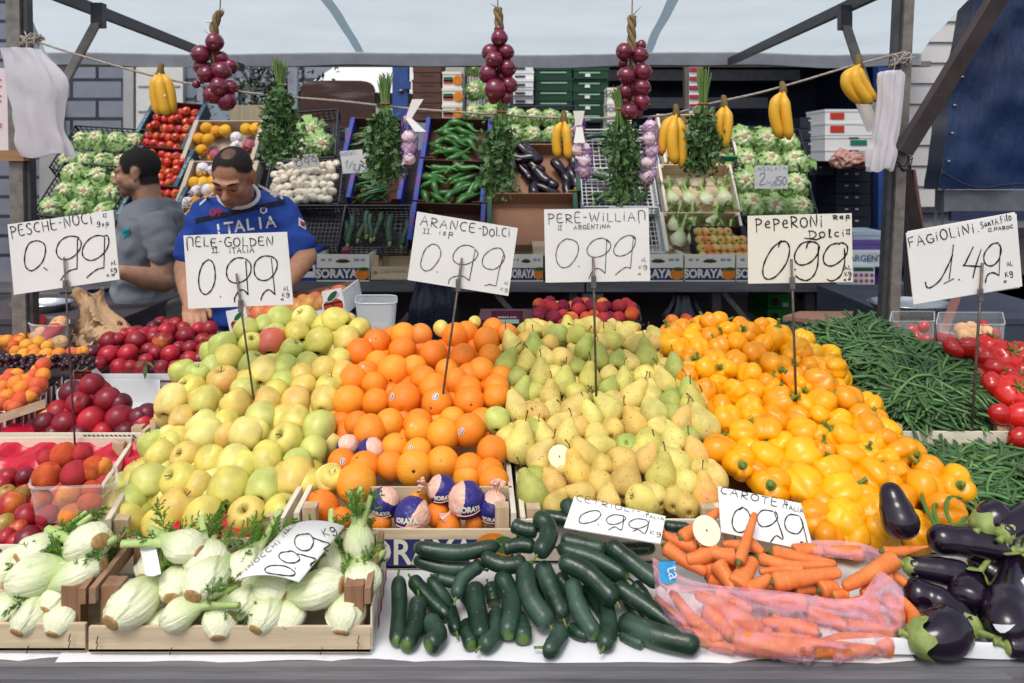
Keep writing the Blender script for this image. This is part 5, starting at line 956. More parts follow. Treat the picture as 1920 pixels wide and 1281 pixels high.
fen(598,1105,45,(-.75,.1,-.2),3,'fennel bulb lying on its side under the FINOCCHI card',.035)
fen(650,1145,36,(.1,.8,.6),4,'fennel bulb beside the right post of its crate',.015)
fen(388,1085,41,(.2,.9,.2),4,'round white fennel bulb in the middle behind the front row',.05)
fen(385,1048,38,(-.4,.9,.1),2,'fennel bulb at the crate rear beneath the leaning stalk',.05)
fen(460,1068,40,(.2,.95,.1),1,'fennel bulb half covered by the FINOCCHI card',.03)
fen(345,1024,34,(-.9,.3,.15),4,'fennel bulb leaning out over the crate side with one long stalk',.075)
fen(672,1016,29,(.02,.1,1),0,'upright fennel bulb standing in the crate corner before the oranges',.06)
fen(680,1085,34,(-.3,.8,.2),2,'fennel bulb at the crate wall behind the post',.04)
fen(560,1062,34,(.3,.9,.1),2,'fennel bulb hidden behind the FINOCCHI card',.02)
fen(65,1080,43,(.9,.2,.1),1,'fennel bulb with broad stalk lying across the edge crate',.045)
fen(150,1075,41,(-.75,-.1,-.25),3,'fennel bulb with a long stalk pointing down-left in the edge crate',.05)
fen(165,1018,40,(-.5,.3,-.2),1,'fennel bulb with brown root end high in the edge crate',.075)
fen(60,1150,34,(.2,.7,.4),0,'fennel bulb, root end forward, first in the edge crate front row',.012)
fen(118,1155,31,(.1,.8,.5),2,'fennel bulb, root end forward, beside the batten in the edge crate',.01)
fen(10,1140,32,(.3,.8,.4),2,'fennel bulb cut by the photo edge in the edge crate',.01)
fen(30,1060,40,(.8,.4,.2),1,'fennel bulb at the rear corner of the edge crate',.02)
fen(300,1165,27,(.6,.75,.2),2,'fennel bulb wedged between the first and second in the front row',-.005)
fen(455,1130,31,(.3,.9,.2),4,'fennel bulb behind the gap of the third and middle ones',.02)
fen(545,1150,31,(.1,.85,.4),2,'fennel bulb, root end forward, right of the middle in the front row',.008)
fen(330,1095,34,(-.2,.95,.2),1,'fennel bulb with frond behind the first big one',.03)
fen(620,1060,32,(-.2,.9,.3),1,'fennel bulb with frond under the card\'s right end',.025)
fen(510,1105,34,(-.85,.4,.1),3,'fennel bulb lying left-pointing in front of the card',.025)
fen(290,1060,32,(.1,.95,.2),4,'fennel bulb at the rear beside the paper tag',.02)
fen(110,1120,32,(.2,.9,.2),4,'fennel bulb in the middle of the edge crate',.02)
fen(70,1030,34,(.5,.8,.1),2,'fennel bulb at the rear of the edge crate',.04)
# cards lying on the goods, label on the batten
sign('bent white card FINOCCHI 0.99 lying on the fennel',[(535,989),(645,986),(560,1091),(440,1088)],[1.285,1.255,1.155,1.175],[(smo(zz([[(430,580),(395,595),(400,620),(470,622),(540,610),(558,590),(510,575),(430,580)],[(545,495),(490,505),(480,535),(520,555),(570,545),(598,520),(570,495),(540,490)],[(590,500),(640,500),(690,500),(650,535),(690,535)],[(650,385),(595,400),(580,450),(610,478),(660,465),(693,420),(680,385),(650,385)],[(690,400),(740,405),(785,405),(745,440),(765,440)],[(563,570),(566,574)]],380,900,3.3625)),.0028,m_ink),(line_strokes('FINOCCHI',(452,1084),(527,1030),11,3)+line_strokes('ITALIA',(533,1018),(560,990),7,4)+line_strokes('JJ',(536,1010),(542,1003),8,4)+line_strokes('Kg',(606,1012),(632,1000),10,4),.0022,m_ink)],group='small cards lying on the goods',bend=.012)
cet=[(1077,931),(1248,968),(1238,1019),(1057,989)]
sign('white card CETRIOLI 0.99 lying on the cucumber pile',cet,[1.40,1.36,1.30,1.33],[(smo([[(1105,961),(1090,968),(1085,980),(1095,984),(1115,979),(1126,968),(1120,960),(1105,961)],[(1119,987),(1121,988)],[(1168,970),(1150,968),(1136,976),(1140,986),(1156,986),(1172,976),(1166,969)],[(1168,972),(1162,998),(1150,992),(1138,998)],[(1210,978),(1192,976),(1177,984),(1180,994),(1196,995),(1213,986),(1208,977)],[(1216,978),(1204,1006),(1192,998),(1182,1002)]]),.0026,m_ink),(line_strokes('CETRIOLI-',(1080,940),(1200,966),11,5)+line_strokes('ITALIA',(1204,972),(1243,978),6,5)+line_strokes('JJ',(1212,965),(1216,966),5,2)+line_strokes('Kg',(1212,1008),(1232,1013),9,3),.0018,m_ink)],group='small cards lying on the goods')
sign('white card CAROTE 0.99 standing on the carrots',[(1346,912),(1502,944),(1527,1035),(1352,998)],[1.39,1.38,1.33,1.34],[(smo(zz([[(545,185),(510,210),(495,260),(510,300),(545,302),(575,260),(575,215),(550,188),(530,200)],[(690,205),(640,200),(610,235),(625,275),(670,270),(708,235),(700,205)],[(695,210),(720,330),(690,318),(660,350)],[(810,225),(765,220),(738,255),(745,295),(790,308),(822,270),(815,230)],[(820,240),(825,355),(800,345),(790,360)]],1180,880,2.5946)),.0034,m_ink),(line_strokes('CAROTE',(1350,925),(1455,950),14,3)+line_strokes('ITALIA',(1464,953),(1502,962),8,5)+line_strokes('JJ',(1468,946),(1474,947),6,2)+line_strokes('Kg',(1504,1022),(1524,1030),9,3),.0026,m_ink)],group='small cards lying on the goods')
b=MB();b.sheet(lambda u,v:P(258+30*u+14*v,1006+72*v+3*math.sin(u*4),1.27-.09*v),4,8);o=tag(ob('paper_tag',b.mesh('paper_tag',m_card)),'narrow white paper tag hanging over the fennel crate batten','tag')
b=MB();b.sm=False
for k in range(8):b.add([P(266+14*v+22*u,1012+72*v,1.27-.09*v)+Vector((0,-.0018,.001))for u,v in((0,.1+k*.1),(.8-.3*(k%3==0),.1+k*.1),(.8-.3*(k%3==0),.125+k*.1),(0,.125+k*.1))],[(0,1,2,3)])
ob('print',b.mesh('tag_print',m_ink_grey),o)
# half pear on the carrots, bitten pear in the heap
m_flesh=M('pear_flesh','#ece4c4',.45,.08,40,.1)
def half(px,py,r_,plane,lift,lab,d):
 p=plane.at(px,py,lift);R0=r_*p.y/F;d=Vector(d).normalized();m=Matrix.Translation(p)@orient(d)
 b=MB();b.lathe([(0,-R0*.9),(R0*.5,-R0*.8),(R0*.9,-R0*.4),(R0,0)],26);o=ob('half_pear',b.mesh('half_pear',m_pear),None,m);o.color=hexc('#dcc46a')[:3]+(0,);tag(o,lab,'pear')
 b=MB();b.lathe([(R0*.998,0),(R0*.5,R0*.03),(0,R0*.03)],26);ob('cut_face',b.mesh('pear_cut',m_flesh),o);b=MB();b.ball((0,0,R0*.035),(R0*.06,R0*.1,R0*.02),8,6);ob('core',b.mesh('pear_core',m_stem),o)
half(1325,995,27,CAP,.065,'pear half with its cut face up on top of the carrots',(.15,-.75,.6))
half(1049,856,21,HP,.03,'bitten pear showing a round white cut face in the pear heap',(0,-.9,.35))
# wrapped oranges
m_wrapp=M('purple_wrapper','#2e2a78',.4,.3,16,.5,60,bd=.003);m_wrapl=M('pale_wrapper','#e7b7a2',.4,.15,20,.6,50,bd=.003)
def wrapped(px,py,r_,plane,lift,lab,split,rot,twist=None):
 p=plane.at(px,py,lift);R0=r_*p.y/F;r=random.Random(int(px));b=MB();b.ball((0,0,0),R0,110,70);off=Vector((px,py,0));vs=[]
 for v in b.v:
  q=Vector(v);k=1+.05*noise.noise(q/R0*2.2+off)-.05*abs(noise.noise(q/R0*4.5+off));vs.append(q*k)
 b.v=vs;s_=Vector((math.cos(rot),-.25,math.sin(rot)))
 b.m=[0 if(sum((Vector(vs[i])for i in f),Vector())/len(f)/R0).dot(s_)<split else 1 for f in b.f]
 if twist:
  b.mi=1;d=Vector(twist).normalized()
  for k in range(7):
   w=Matrix.Rotation(k*.9,3,d)@d.orthogonal().normalized();b.tube(cr([d*R0*.85+w*R0*.3,d*R0*1.15+w*.004,d*R0*1.6+w*R0*r.uniform(.3,.6)],3),[.004,.003,.0025,.002,.004,.007,.009],5,flat=.2)
 o=ob('wrapped_orange',b.mesh('wrapped_orange',[m_wrapp,m_wrapl]),None,Matrix.Translation(p));tag(o,lab,'wrapped orange','oranges in printed tissue')
 vs,fs=textmesh('SORAYA',R0*.42,.0008);b=MB();c,s2=math.cos(rot-1.57),math.sin(rot-1.57)
 sgn=-1 if split>-.2 else 1;base=Vector((math.cos(rot)*-.35,0,math.sin(rot)*-.35));out=[]
 for x,y in vs:
  x,y=x/R0,y/R0;u=base.x+x*.92-0*y;w=base.z+y;d=Vector((u,-1,w)).normalized();out.append(d*R0*1.05)
 b.add(out,fs);ob('lettering',b.mesh('wrapper_lettering',m_printlt),o)
 # printed line
 b=MB();q=[]
 for k in range(15):
  a=-.9+1.8*k/14;d=Vector((base.x+a*math.cos(.1),-1,base.z-.36+.08*a)).normalized();q.append(d*R0*1.035)
 b.tube(q,.0011,5);ob('line',b.mesh('wrapper_line',m_wrapl),o)
WP=Plane(1000,1.43,900,1.52);Z2=lambda x,y:(560+x/2.911,560+y/2.911)
for x,y,r_,lf,lab,sp,ro,tw in((470,1115,84,.02,'purple wrapped orange beside the upright fennel',.7,1.0,None),(620,1185,100,.03,'pale and purple wrapped orange, second from the fennel',.1,-.5,None),(780,1042,78,.03,'purple wrapped orange with a white twisted end against the slat',.55,2.6,(-1,-.2,.3)),(915,1100,100,.035,'half purple, half pale wrapped orange in the middle of the front crate',.35,2.9,(-.8,-.3,-.6)),(1062,1140,88,.02,'purple wrapped orange in the crate corner by the pears',.75,1.4,(.2,.1,1))):
 q=Z2(x,y);wrapped(q[0],q[1],r_/2.911,WP,lf,lab,sp,ro,tw)
for x,y,r_,lab,sp in((268,805,62,'pale wrapped orange tucked under the heap by the crate wall',-.2),(395,832,74,'purple wrapped orange under the heap beside the stickered orange',.4)):
 q=Z2(x,y);wrapped(q[0],q[1],r_/2.911,HP,0,lab,sp,.6)
 # punnet, tubs and clear boxes
def clear(name,tint='#e8ecec',a0=.06,a1=.22):
 n=NT(name);lw=n.new('ShaderNodeLayerWeight');lw.inputs['Blend'].default_value=.35
 return n.set(hexc(tint),.08,.6,alpha=n.mr(lw.outputs['Facing'],0,1,a0,a1+.4))
m_clear=clear('clear_plastic');m_frost=clear('frosted_plastic','#d9dde0',.55,.4)
def tub(label,c,z0,h,mat,flare=1.0,rim=.004,name='plastic_tub',rd=.25,wall=2):
 """rounded rectangular tub with a rolled rim; c: four ground corners of the rim"""
 root=empty(name,(sum(p[0]for p in c)/4,sum(p[1]for p in c)/4,z0),label,'tub');cen=Vector((root.location.x,root.location.y,0));pts=[]
 V=[Vector((p[0],p[1],0))for p in c]
 for i in range(4):
  a,b_,d=V[i-1],V[i],V[(i+1)%4];L=min((b_-a).length,(d-b_).length)*rd
  p1,p2=b_+(a-b_).normalized()*L,b_+(d-b_).normalized()*L
  for k in range(6):
   t=k/5;pts.append((p1*(1-t)+b_*t)*(1-t)+(b_*(1-t)+p2*t)*t)
 n=len(pts);b=MB();vs=[]
 for sc,z in((.02,0),(.5,0),(flare*.97,.0),(flare,.004),((1+flare)/2,h*.5),(1,h)):
  for p in pts:q=cen+(p-cen)*sc;vs.append((q.x,q.y,z0+z))
 b.add(vs,[(j*n+k,j*n+(k+1)%n,(j+1)*n+(k+1)%n,(j+1)*n+k)for j in range(5)for k in range(n)]);ob('wall',rel(root,b.mesh('tub_wall',mat)),root)
 b=MB();b.tube([Vector((p.x,p.y,z0+h))for p in pts+[pts[0]]],rim,6,cap=False);ob('rim',rel(root,b.mesh('tub_rim',mat)),root);return root
tub('clear plastic punnet heaped with orange-red peaches on the crate corner',[(PX(52,1.385),1.385),(PX(212,1.385),1.40),(PX(212,1.49),1.50),(PX(60,1.46),1.47)],.94,.07,m_clear,.86,.003,'fruit_punnet')
crb=MB();crb.box((PX(95,1.34),1.352,.93),(.03,.03,.035));crb.box((PX(130,1.34),1.352,.93),(.03,.03,.035));tag(ob('crate_post',crb.mesh('crate_post',m_woodz)),'pair of wooden crate corner posts under the peach punnet','crate')
tub('clear round tub of flat peaches by the pole',[(PX(52,2.25),2.25),(PX(130,2.25),2.25),(PX(130,2.37),2.37),(PX(56,2.37),2.37)],1.06,.06,m_clear,.85,.003,rd=.45)
tub('frosted white plastic tub behind the orange heap',[(PX(666,2.4),2.4),(PX(744,2.4),2.4),(PX(744,2.55),2.55),(PX(668,2.55),2.55)],zof(625,2.4),.095,m_frost,.9,.003)
tub('clear plastic box of tomatoes beside the stall pole',[(PX(1668,2.13),2.13),(PX(1752,2.13),2.13),(PX(1752,2.27),2.27),(PX(1672,2.27),2.27)],zof(652,2.13),.075,m_clear,.95,.002,'clear_box',.08)
tub('long clear tray of pale peaches behind the tomatoes',[(PX(1755,2.13),2.13),(PX(1885,2.13),2.13),(PX(1880,2.3),2.3),(PX(1760,2.3),2.3)],zof(648,2.13),.06,m_clear,.95,.002,'clear_tray',.08)
# ------------------------------------------------------------------ green beans
m_bean=M('bean_skin','#44702e',.42,.3,25,.15,90,objcol=True);m_beant=M('bean_end','#7c8f4a',.5,.3,60,0)
m_beanstuff=M('bean_pile_skin','#42633a',.5,.4,9,.15,90)
def bean_pts(r,L):
 c=r.uniform(-.35,.35);c2=r.uniform(-.15,.15);return cr([(-L/2,0,0),(-L*.18,c*L*.28,c2*.01),(L*.2,c*L*.3,.004),(L/2,r.uniform(-.1,.1)*L,0)],3)
def bean_mesh(seed):
 r=random.Random(seed);L=r.uniform(.1,.145);q=bean_pts(r,L);n=len(q);b=MB()
 b.tube(q,[.0034*endp(i/(n-1),.12,.18)*(1+.08*math.sin(i*2.1))+.0004 for i in range(n)],7,flat=.85)
 t=MB();d=(q[0]-q[1]).normalized();t.tube([q[0],q[0]+d*.003,q[0]+d*.008],[.0012,.0018,.0012],5)
 return pro(b.mesh('green_bean',m_bean),('stem',t.mesh('bean_stem',m_beant)))
BEAN=[bean_mesh(i)for i in range(7)]
def beans(pxpoly,plane,mound,label,nstuff,nind,main=0.0,seed=1,spread=.9):
 r=random.Random(seed);xs=[p[0]for p in pxpoly];ys=[p[1]for p in pxpoly]
 def inside(x,y):
  c=False;j=len(pxpoly)-1
  for i in range(len(pxpoly)):
   (xi,yi),(xj,yj)=pxpoly[i],pxpoly[j]
   if(yi>y)!=(yj>y)and x<(xj-xi)*(y-yi)/(yj-yi)+xi:c=not c
   j=i
  return c
 cx,cy=sum(xs)/len(xs),sum(ys)/len(ys);st=MB();cnt=0
 tang=Vector((0,1,plane.s)).normalized();nor=Vector((1,0,0)).cross(tang).normalized()
 while cnt<nstuff+nind:
  x,y=r.uniform(min(xs),max(xs)),r.uniform(min(ys),max(ys))
  if not inside(x,y):continue
  e=1-math.hypot((x-cx)/(max(xs)-min(xs))*2,(y-cy)/(max(ys)-min(ys))*2);m=mound*max(0,min(1,e*1.4))+.02*noise.noise(Vector((x*.02,y*.02,seed)))
  top=cnt>=nstuff;p=plane.at(x,y,m*.75-.012+(r.uniform(0,.012)if top else r.uniform(-.035,.006)))
  yaw=main+r.gauss(0,spread)+.8*noise.noise(Vector((x*.012,y*.012,seed+3)))
  xax=(Vector((1,0,0))*math.cos(yaw)+tang*math.sin(yaw)+nor*r.uniform(-.22,.22)).normalized();zax=(nor+Vector((r.uniform(-.5,.5),r.uniform(-.5,.5),0))).normalized();yax=zax.cross(xax).normalized();zax=xax.cross(yax)
  rot=Matrix((xax,yax,zax)).transposed()
  if top:
   s=r.uniform(.85,1.15);c=jit(hexc(r.choice(['#48693a','#557a44','#63884c','#3d5f34'])),.15)
   inst(r.choice(BEAN),'green_bean',Matrix.Translation(p)@rot.to_4x4()@Matrix.Diagonal((s,s,s,1)),label,'green bean',label,c+(1,))
  else:
   L=r.uniform(.09,.13);q=bean_pts(r,L);n=len(q);b=[p+rot@v for v in q];st.tube(b,[.0034*endp(i/(n-1),.12,.18)+.0004 for i in range(n)],5,cap=False)
  cnt+=1
 o=ob('beans',st.mesh('bean_heap',m_beanstuff));tag(o,'mass of green beans in '+label.split(' on top of ')[-1],'green beans',kind='stuff')
BP=Plane(1000,1.42,600,2.06)
beans([(1505,635),(1560,605),(1620,597),(1680,615),(1700,650),(1690,690),(1650,712),(1580,705),(1520,665)],Plane(715,1.92,600,2.2),.05,'thin green bean lying on top of the rear bean heap by the pole',760,80,.1,1)
beans([(1615,720),(1640,670),(1720,650),(1800,655),(1850,690),(1872,740),(1862,788),(1800,797),(1720,795),(1655,770)],Plane(815,1.73,650,2.0),.07,'green bean lying on top of the middle bean heap under the FAGIOLINI sign',1150,120,.1,2,.8)
beans([(1690,885),(1740,852),(1820,846),(1930,846),(1930,975),(1860,975),(1800,930),(1730,900)],Plane(975,1.46,815,1.72),.02,'green bean lying on top of the front bean heap behind the eggplants',700,110,.2,3,1.0)
for k,(x,y)in enumerate(((1745,960),(1760,968),(1790,955),(1800,985),(1815,975))):
 p=HP.at(x,y,.05);inst(BEAN[k],'green_bean',Matrix.Translation(p)@orient((.3,-.2,1),0)@Matrix.Rotation(.4-.2*k,4,'Z'),'green bean strayed onto the yellow peppers near the eggplants','green bean','green beans strayed onto the peppers',jit(hexc('#4d7d35'))+(1,))
b=MB()
for a in range(3):b.sheet(lambda u,v:HP.at(270+14*math.sin(a*2.2)*u*1.4+(v-.5)*7*math.sin(3.1*u),683+26*u*(1 if a==1 else .3+.2*a),.04).lerp(P(275,690,2.1),0)if False else P(272+(a-1)*16*u+(v-.5)*8*math.sin(3.1*u),678+(34 if a==1 else 12*u)*u,2.10-.02*u),8,2)
tag(ob('leaf_sprig',b.mesh('leaf_sprig',m_leaf)),'sprig of narrow green leaves on the rim of the nectarine carton','leaves')
# ------------------------------------------------------------------ ground and surroundings
b=MB();b.box((0,40,-.05),(160,120,.1));tag(ob('pavement',b.mesh('pavement',M('asphalt','#4a4a4c',.9,.3,3,.3,60))),'grey asphalt of the market square',None,kind='structure')
def bx(px0,py0,px1,py1,Y,d):
 """corners of a box whose front face fills a picture rectangle at distance Y"""
 a,c=P(px0,py1,Y),P(px1,py0,Y);return((a.x+c.x)/2,Y+d/2,(a.z+c.z)/2),(c.x-a.x,d,c.z-a.z)
def part(root,nm,fn,m,nm2=None):
 b=MB();fn(b);return ob(nm,rel(root,b.mesh(nm2 or nm,m)),root)
 # canopy and its frame
n=NT('canopy_cloth');f=n.noise(3,5);g=n.noise(1,3,n.scaled((300,14,1)),.6)
n.bump(g,.3,.002);ccol=n.mix(n.mr(f,.3,.7),hexc('#d5e1e8'),hexc('#e0eaef'));tr=n.new('ShaderNodeBsdfTranslucent');n.link(ccol,tr.inputs[0]);mx=n.new('ShaderNodeMixShader');mx.inputs[0].default_value=.62
n.set(ccol,.7,.2);n.link(n.b.outputs[0],mx.inputs[1]);n.link(tr.outputs[0],mx.inputs[2]);n.link(mx.outputs[0],n.out.inputs[0]);m_canopy=n.mat
m_pole=M('grey_pole_paint','#7d7873',.55,.4,30,.25,90,metal=.3);m_bar=M('dark_bar','#4b4d52',.5,.35,30,.2,metal=.4)
cp_=empty('canopy',(0,3.2,2.2),'pale translucent market canopy with a grey hem over the stall','canopy')
n2=NT('canopy_seam');tr=n2.new('ShaderNodeBsdfTranslucent');tr.inputs[0].default_value=hexc('#b4c3cc');mx=n2.new('ShaderNodeMixShader');mx.inputs[0].default_value=.7;n2.set(hexc('#b8c5cd'),.7,.2);n2.link(n2.b.outputs[0],mx.inputs[1]);n2.link(tr.outputs[0],mx.inputs[2]);n2.link(mx.outputs[0],n2.out.inputs[0]);m_seam=n2.mat
def cz(x,y):return 2.235+.006*math.sin((y-2.3)*1.6)-.004*math.cos(x*3.4)+.01*noise.noise(Vector((x*2,y*2,0)))
def cpt(u,v):
 y=2.25+1.92*v;xl=-1.53+(y-2.25)*-.56;xr=1.5+(y-2.25)*.41
 x=xl+(xr-xl)*u;return(x,y,cz(x,y)-.02*smooth(v,.75,1))
part(cp_,'cloth',lambda b:b.sheet(cpt,60,40),m_canopy)
def hem(u,v):p=Vector(cpt(u,1));return p+Vector((0,.004,.004-.075*v+.004*math.sin(u*40)*v))
part(cp_,'hem',lambda b:b.sheet(hem,60,4),M('canopy_hem','#c0bec4',.7,.2,10,.2))
for pts in(((600,0,2.75),(675,128,4.15)),((1270,0,2.75),(1215,112,4.15))):
 a,c=P(*pts[0]),P(*pts[1])
 def seam(u,v):
  q=a.lerp(c,v);x=q.x+(u-.5)*.045;return(x,q.y,cz(x,q.y)-.02*smooth((q.y-2.25)/1.92,.75,1)-.003)
 part(cp_,'seam',lambda b:b.sheet(seam,2,24),m_seam)
fr=empty('stall_frame',P(48,600,2.3),'grey metal stall frame with two uprights, slanting rails and braces','frame')
def bar(nm,a,c,w,d,m):
 a,c=Vector(a),Vector(c);q=(c-a).normalized();s=Vector((1,0,0))if abs(q.x)<.8 else Vector((0,1,0));s=(s-q*s.dot(q)).normalized();t=q.cross(s)
 def fn(b):b.hexa([e+s*i*w/2+t*j*d/2 for e in(a,c)for i,j in((-1,-1),(1,-1),(1,1),(-1,1))])
 return part(fr,nm,fn,m)
LT,LB=P(28,-40,2.3),P(50,640,2.3);RT,RB=P(1703,-40,2.3),P(1664,640,2.3)
LB.z=RB.z=.0;LB.x=P(56,640,2.3).x;RB.x=P(1640,640,2.3).x
bar('upright',LT,LB,.042,.03,m_pole);bar('upright',RT,RB,.03,.03,m_pole)
bar('upright_flange',RT+Vector((-.027,.012,0)),RB+Vector((-.027,.012,0)),.014,.03,m_bar);bar('upright_flange',LT+Vector((.03,.012,0)),LB+Vector((.03,.012,0)),.012,.03,m_bar)
bar('front_rail',LT+Vector((-.1,0,.02)),RT+Vector((.1,0,.02)),.03,.03,m_bar)
RL0,RL1=Vector((LT.x+.01,2.3,2.175)),P(455,128,4.14);RR0,RR1=Vector((RT.x-.01,2.3,2.175)),P(1368,116,4.14)
bar('rail',RL0,RL1,.022,.04,m_bar);bar('rail',RR0,RR1,.022,.04,m_bar)
bar('back_rail',Vector((-2.6,4.2,RL1.z+.03)),Vector((2.35,4.2,RL1.z+.03)),.03,.03,m_pole)
for s in(0,1):
 q=P(1583,38,2.62)if s else P(186,34,2.6);e=P(1680,330,2.32)if s else P(52,282,2.32)
 bar('brace',q,e,.03,.012,m_pole)
 bar('bracket',q+Vector((0,-.004,.05)),q-Vector((0,.004,.035)),.04,.03,m_bar)
bar('wing_strut',P(1694,285,2.27),P(1880,-20,2.1),.046,.03,M('brown_strut','#4a4243',.55,.3,20,.2))
bar('lower_strut',P(1692,290,2.3),P(1745,560,2.6),.03,.02,M('brown_strut','#4a4243'))
for Y,x,y,r_ in((2.3,1690,112,.02),(2.3,60,75,.018)):
 part(fr,'knot',lambda b:[b.tube(cr([P(x,y,Y-.02)+Vector((math.cos(k*1.3+t*2)*r_*1.6,math.sin(k*2.2+t)*r_,math.sin(k*1.3+t*3)*r_*1.1))for t in(0,1,2,3)],4),.0026,5)for k in range(7)],M('rope_fibre','#a29a90',.9,.3,90,.3))
ch=MB()
for k in range(13):
 t=k/12;c=P(1682+26*t,296+22*math.sin(t*3.14),2.255);o=orient((.6,.3*(k%2),.5),k)
 ch.tube([c+o.to_3x3()@Vector((math.cos(a*.785)*.009,math.sin(a*.785)*.006,0))for a in range(9)],.002,5,cap=False)
tag(ob('chain',ch.mesh('chain',m_bar)),'short steel chain looped round the upright beside the white bags','chain')
# rope
RY=2.28
rp=[(40,68),(120,95),(240,130),(330,152),(420,168),(530,181),(640,190),(760,203),(900,213),(1000,219),(1100,222),(1240,217),(1330,195),(1420,175),(1500,153),(1600,123),(1695,98)]
pts=cr([P(x,y,RY)for x,y in rp],10);b=MB()
b.tube(pts,.003,7)
for s in(0,1.57,3.14,4.71):b.tube([p+Vector((0,math.cos(i*.55+s)*.002,math.sin(i*.55+s)*.002))for i,p in enumerate(cr(pts[::2],4))],.0019,4,cap=False)
tag(ob('rope',b.mesh('rope',M('rope_fibre','#a29a90',.9,.3,90,.3))),'sagging pale rope strung between the two uprights with produce hung on it','rope')
# red onion braids
m_onion=NT('red_onion_skin');s3=m_onion.sep();ang=m_onion.noise(1,3,m_onion.scaled((120,120,12)),.6)
m_onion.bump(ang,.25,.001);m_onion=m_onion.set(m_onion.mix(m_onion.mr(ang,.3,.7),hexc('#4a1028'),hexc('#862a44')),.25,.5,coat=.2)
m_braid=M('dry_braid','#8a7452',.9,.4,50,.5,80)
def onion_mesh(seed):
 r=random.Random(seed);b=MB();e=r.uniform(.85,1.05)
 b.lathe([(0,-.024),(.005,-.026),(.014,-.024),(.024,-.014),(.029,0),(.026,.013),(.017,.022),(.008,.0275),(.004,.034),(.003,.042),(0,.042)],18,lambda p:tuple(p*(1+.1*noise.noise(p*45+Vector((seed*5,0,0)))))if True else 0);return b.mesh('onion',m_onion)
ONI=[onion_mesh(i)for i in range(3)];m_root=M('onion_root','#9a8468',.9,.3,60,.3)
_b=MB()
for k in range(9):_b.tube([(0,0,-.025),(math.cos(k)*.005,math.sin(k*2)*.005,-.031)],[.0012,.0003],4)
OROOT=_b.mesh('onion_root',m_root)
def braid(lab,spine,onions,top):
 root=empty('onion_braid',P(spine[-1][0],spine[-1][1],2.27),lab,'onion braid','red onion braids hung from the canopy frame');sp=cr([P(x,y,2.27)for x,y in spine],5)
 def fn(b):
  for s in range(3):b.tube([p+Vector((math.cos(i*.7+s*2.1)*.008,math.sin(i*.7+s*2.1)*.008,0))for i,p in enumerate(sp)],.007,6)
  for k in range(12):p=rnd.choice(sp);b.tube([p,p+Vector((rnd.uniform(-.03,.03),-.02,rnd.uniform(-.02,.03)))],[.002,.0006],4)
  b.tube([sp[0],Vector((sp[0].x+.004,2.28,2.19))],.0018,5)
 part(root,'braid',fn,m_braid)
 for i,(x,y,r_,dep)in enumerate(onions):
  p=P(x,y,2.27-dep);near=min(sp,key=lambda q:(q-p).length);d=(near-p);d.z+=.01;s=r_*2.27/F/.0285
  m=root.matrix_world.inverted()@Matrix.Translation(p)@orient(d)@Matrix.Diagonal((s,s,s,1));o=ob('onion',ONI[i%3],root,m);ob('onion_root',OROOT,o)
braid('red onion braid nearest the left upright, a dense hanging bunch',[(412,22),(402,50),(404,90),(405,130),(412,160)],[(402,80,17,.02),(376,102,18,.02),(378,126,16,0),(386,140,16,.03),(416,133,18,.03),(432,125,15,0),(411,163,18,.04),(434,163,13,.02),(399,178,18,.03),(425,190,18,.02),(368,158,8,.02),(415,110,14,0)],0)
braid('red onion braid hanging in the middle above the parsley',[(933,15),(936,45),(936,90),(938,130),(940,160)],[(936,72,16,.02),(918,98,16,.02),(950,98,15,.02),(926,112,16,.04),(914,138,18,.03),(952,128,17,.02),(928,168,20,.04),(955,160,16,.02),(940,145,15,0),(948,184,12,.02),(925,185,11,.02),(935,55,9,0)],0)
braid('red onion braid with a bare plait, onions in two columns',[(1185,30),(1184,60),(1186,100),(1188,140),(1188,180),(1190,200)],[(1170,97,16,.02),(1201,103,15,.02),(1174,142,17,.02),(1206,135,17,.02),(1168,118,9,0),(1204,165,17,.02),(1172,172,15,.01),(1204,192,16,.02),(1180,209,16,.04),(1202,85,10,0),(1196,212,10,.01),(1170,190,12,0)],0)
# bananas
n=NT('banana_skin');at=n.new('ShaderNodeAttribute',attribute_name='tip');c=n.mix(at.outputs['Fac'],hexc('#dba52c'),hexc('#4a3a1c'));c=n.mix(n.mr(n.voro(70),.04,.12,.6,0),c,hexc('#5a3a18'));c=n.mix(n.mr(n.noise(14,3),.35,.7,0,.5),c,hexc('#c8a23a'));m_ban=n.set(c,.42,.4)
def bananas(lab,top,bans):
 root=empty('banana_bunch',P(top[0],top[1],2.255),lab,'bananas','banana bunches hung on the rope');t0=P(top[0],top[1],2.255)
 part(root,'stalk',lambda b:b.tube(cr([t0+Vector((0,.01,.016)),t0,t0+Vector((0,0,-.022))],3),[.007,.009,.009,.01,.012,.013,.013],8),M('banana_stalk','#6d5a2c',.7,.4,60,.3),'banana_stalk')
 for i,(mid,tip,r_)in enumerate(bans):
  dep=-.012*(i%2)-.01;a=t0+Vector((0,dep*.3,-.012));m_=P(mid[0],mid[1],2.255+dep);e=P(tip[0],tip[1],2.255+dep+.006);q=cr([a,a.lerp(m_,.45)+(m_-a.lerp(e,.5))*.35,m_,e.lerp(m_,.4)+(m_-a.lerp(e,.5))*.18,e],5);N=len(q);rr=r_*2.255/F;b=MB()
  b.tube(q,[rr*(.32+.68*smooth(k/N,.05,.3))*(1 if k<N-4 else(.9,.7,.38,.3)[k-N+4])for k in range(N)],9)
  me=b.mesh('banana',m_ban);attr(me,[(1-smooth(k//9,0,2))*.4+(1 if k//9>=N-2 else 0)for k in range(N*9)]);rel(root,me);ob('banana',me,root)
bananas('bunch of three bananas on the rope above the tomato cartons',(301,130),[((290,172),(300,218),10),((303,175),(313,219),11),((319,170),(322,214),9)])
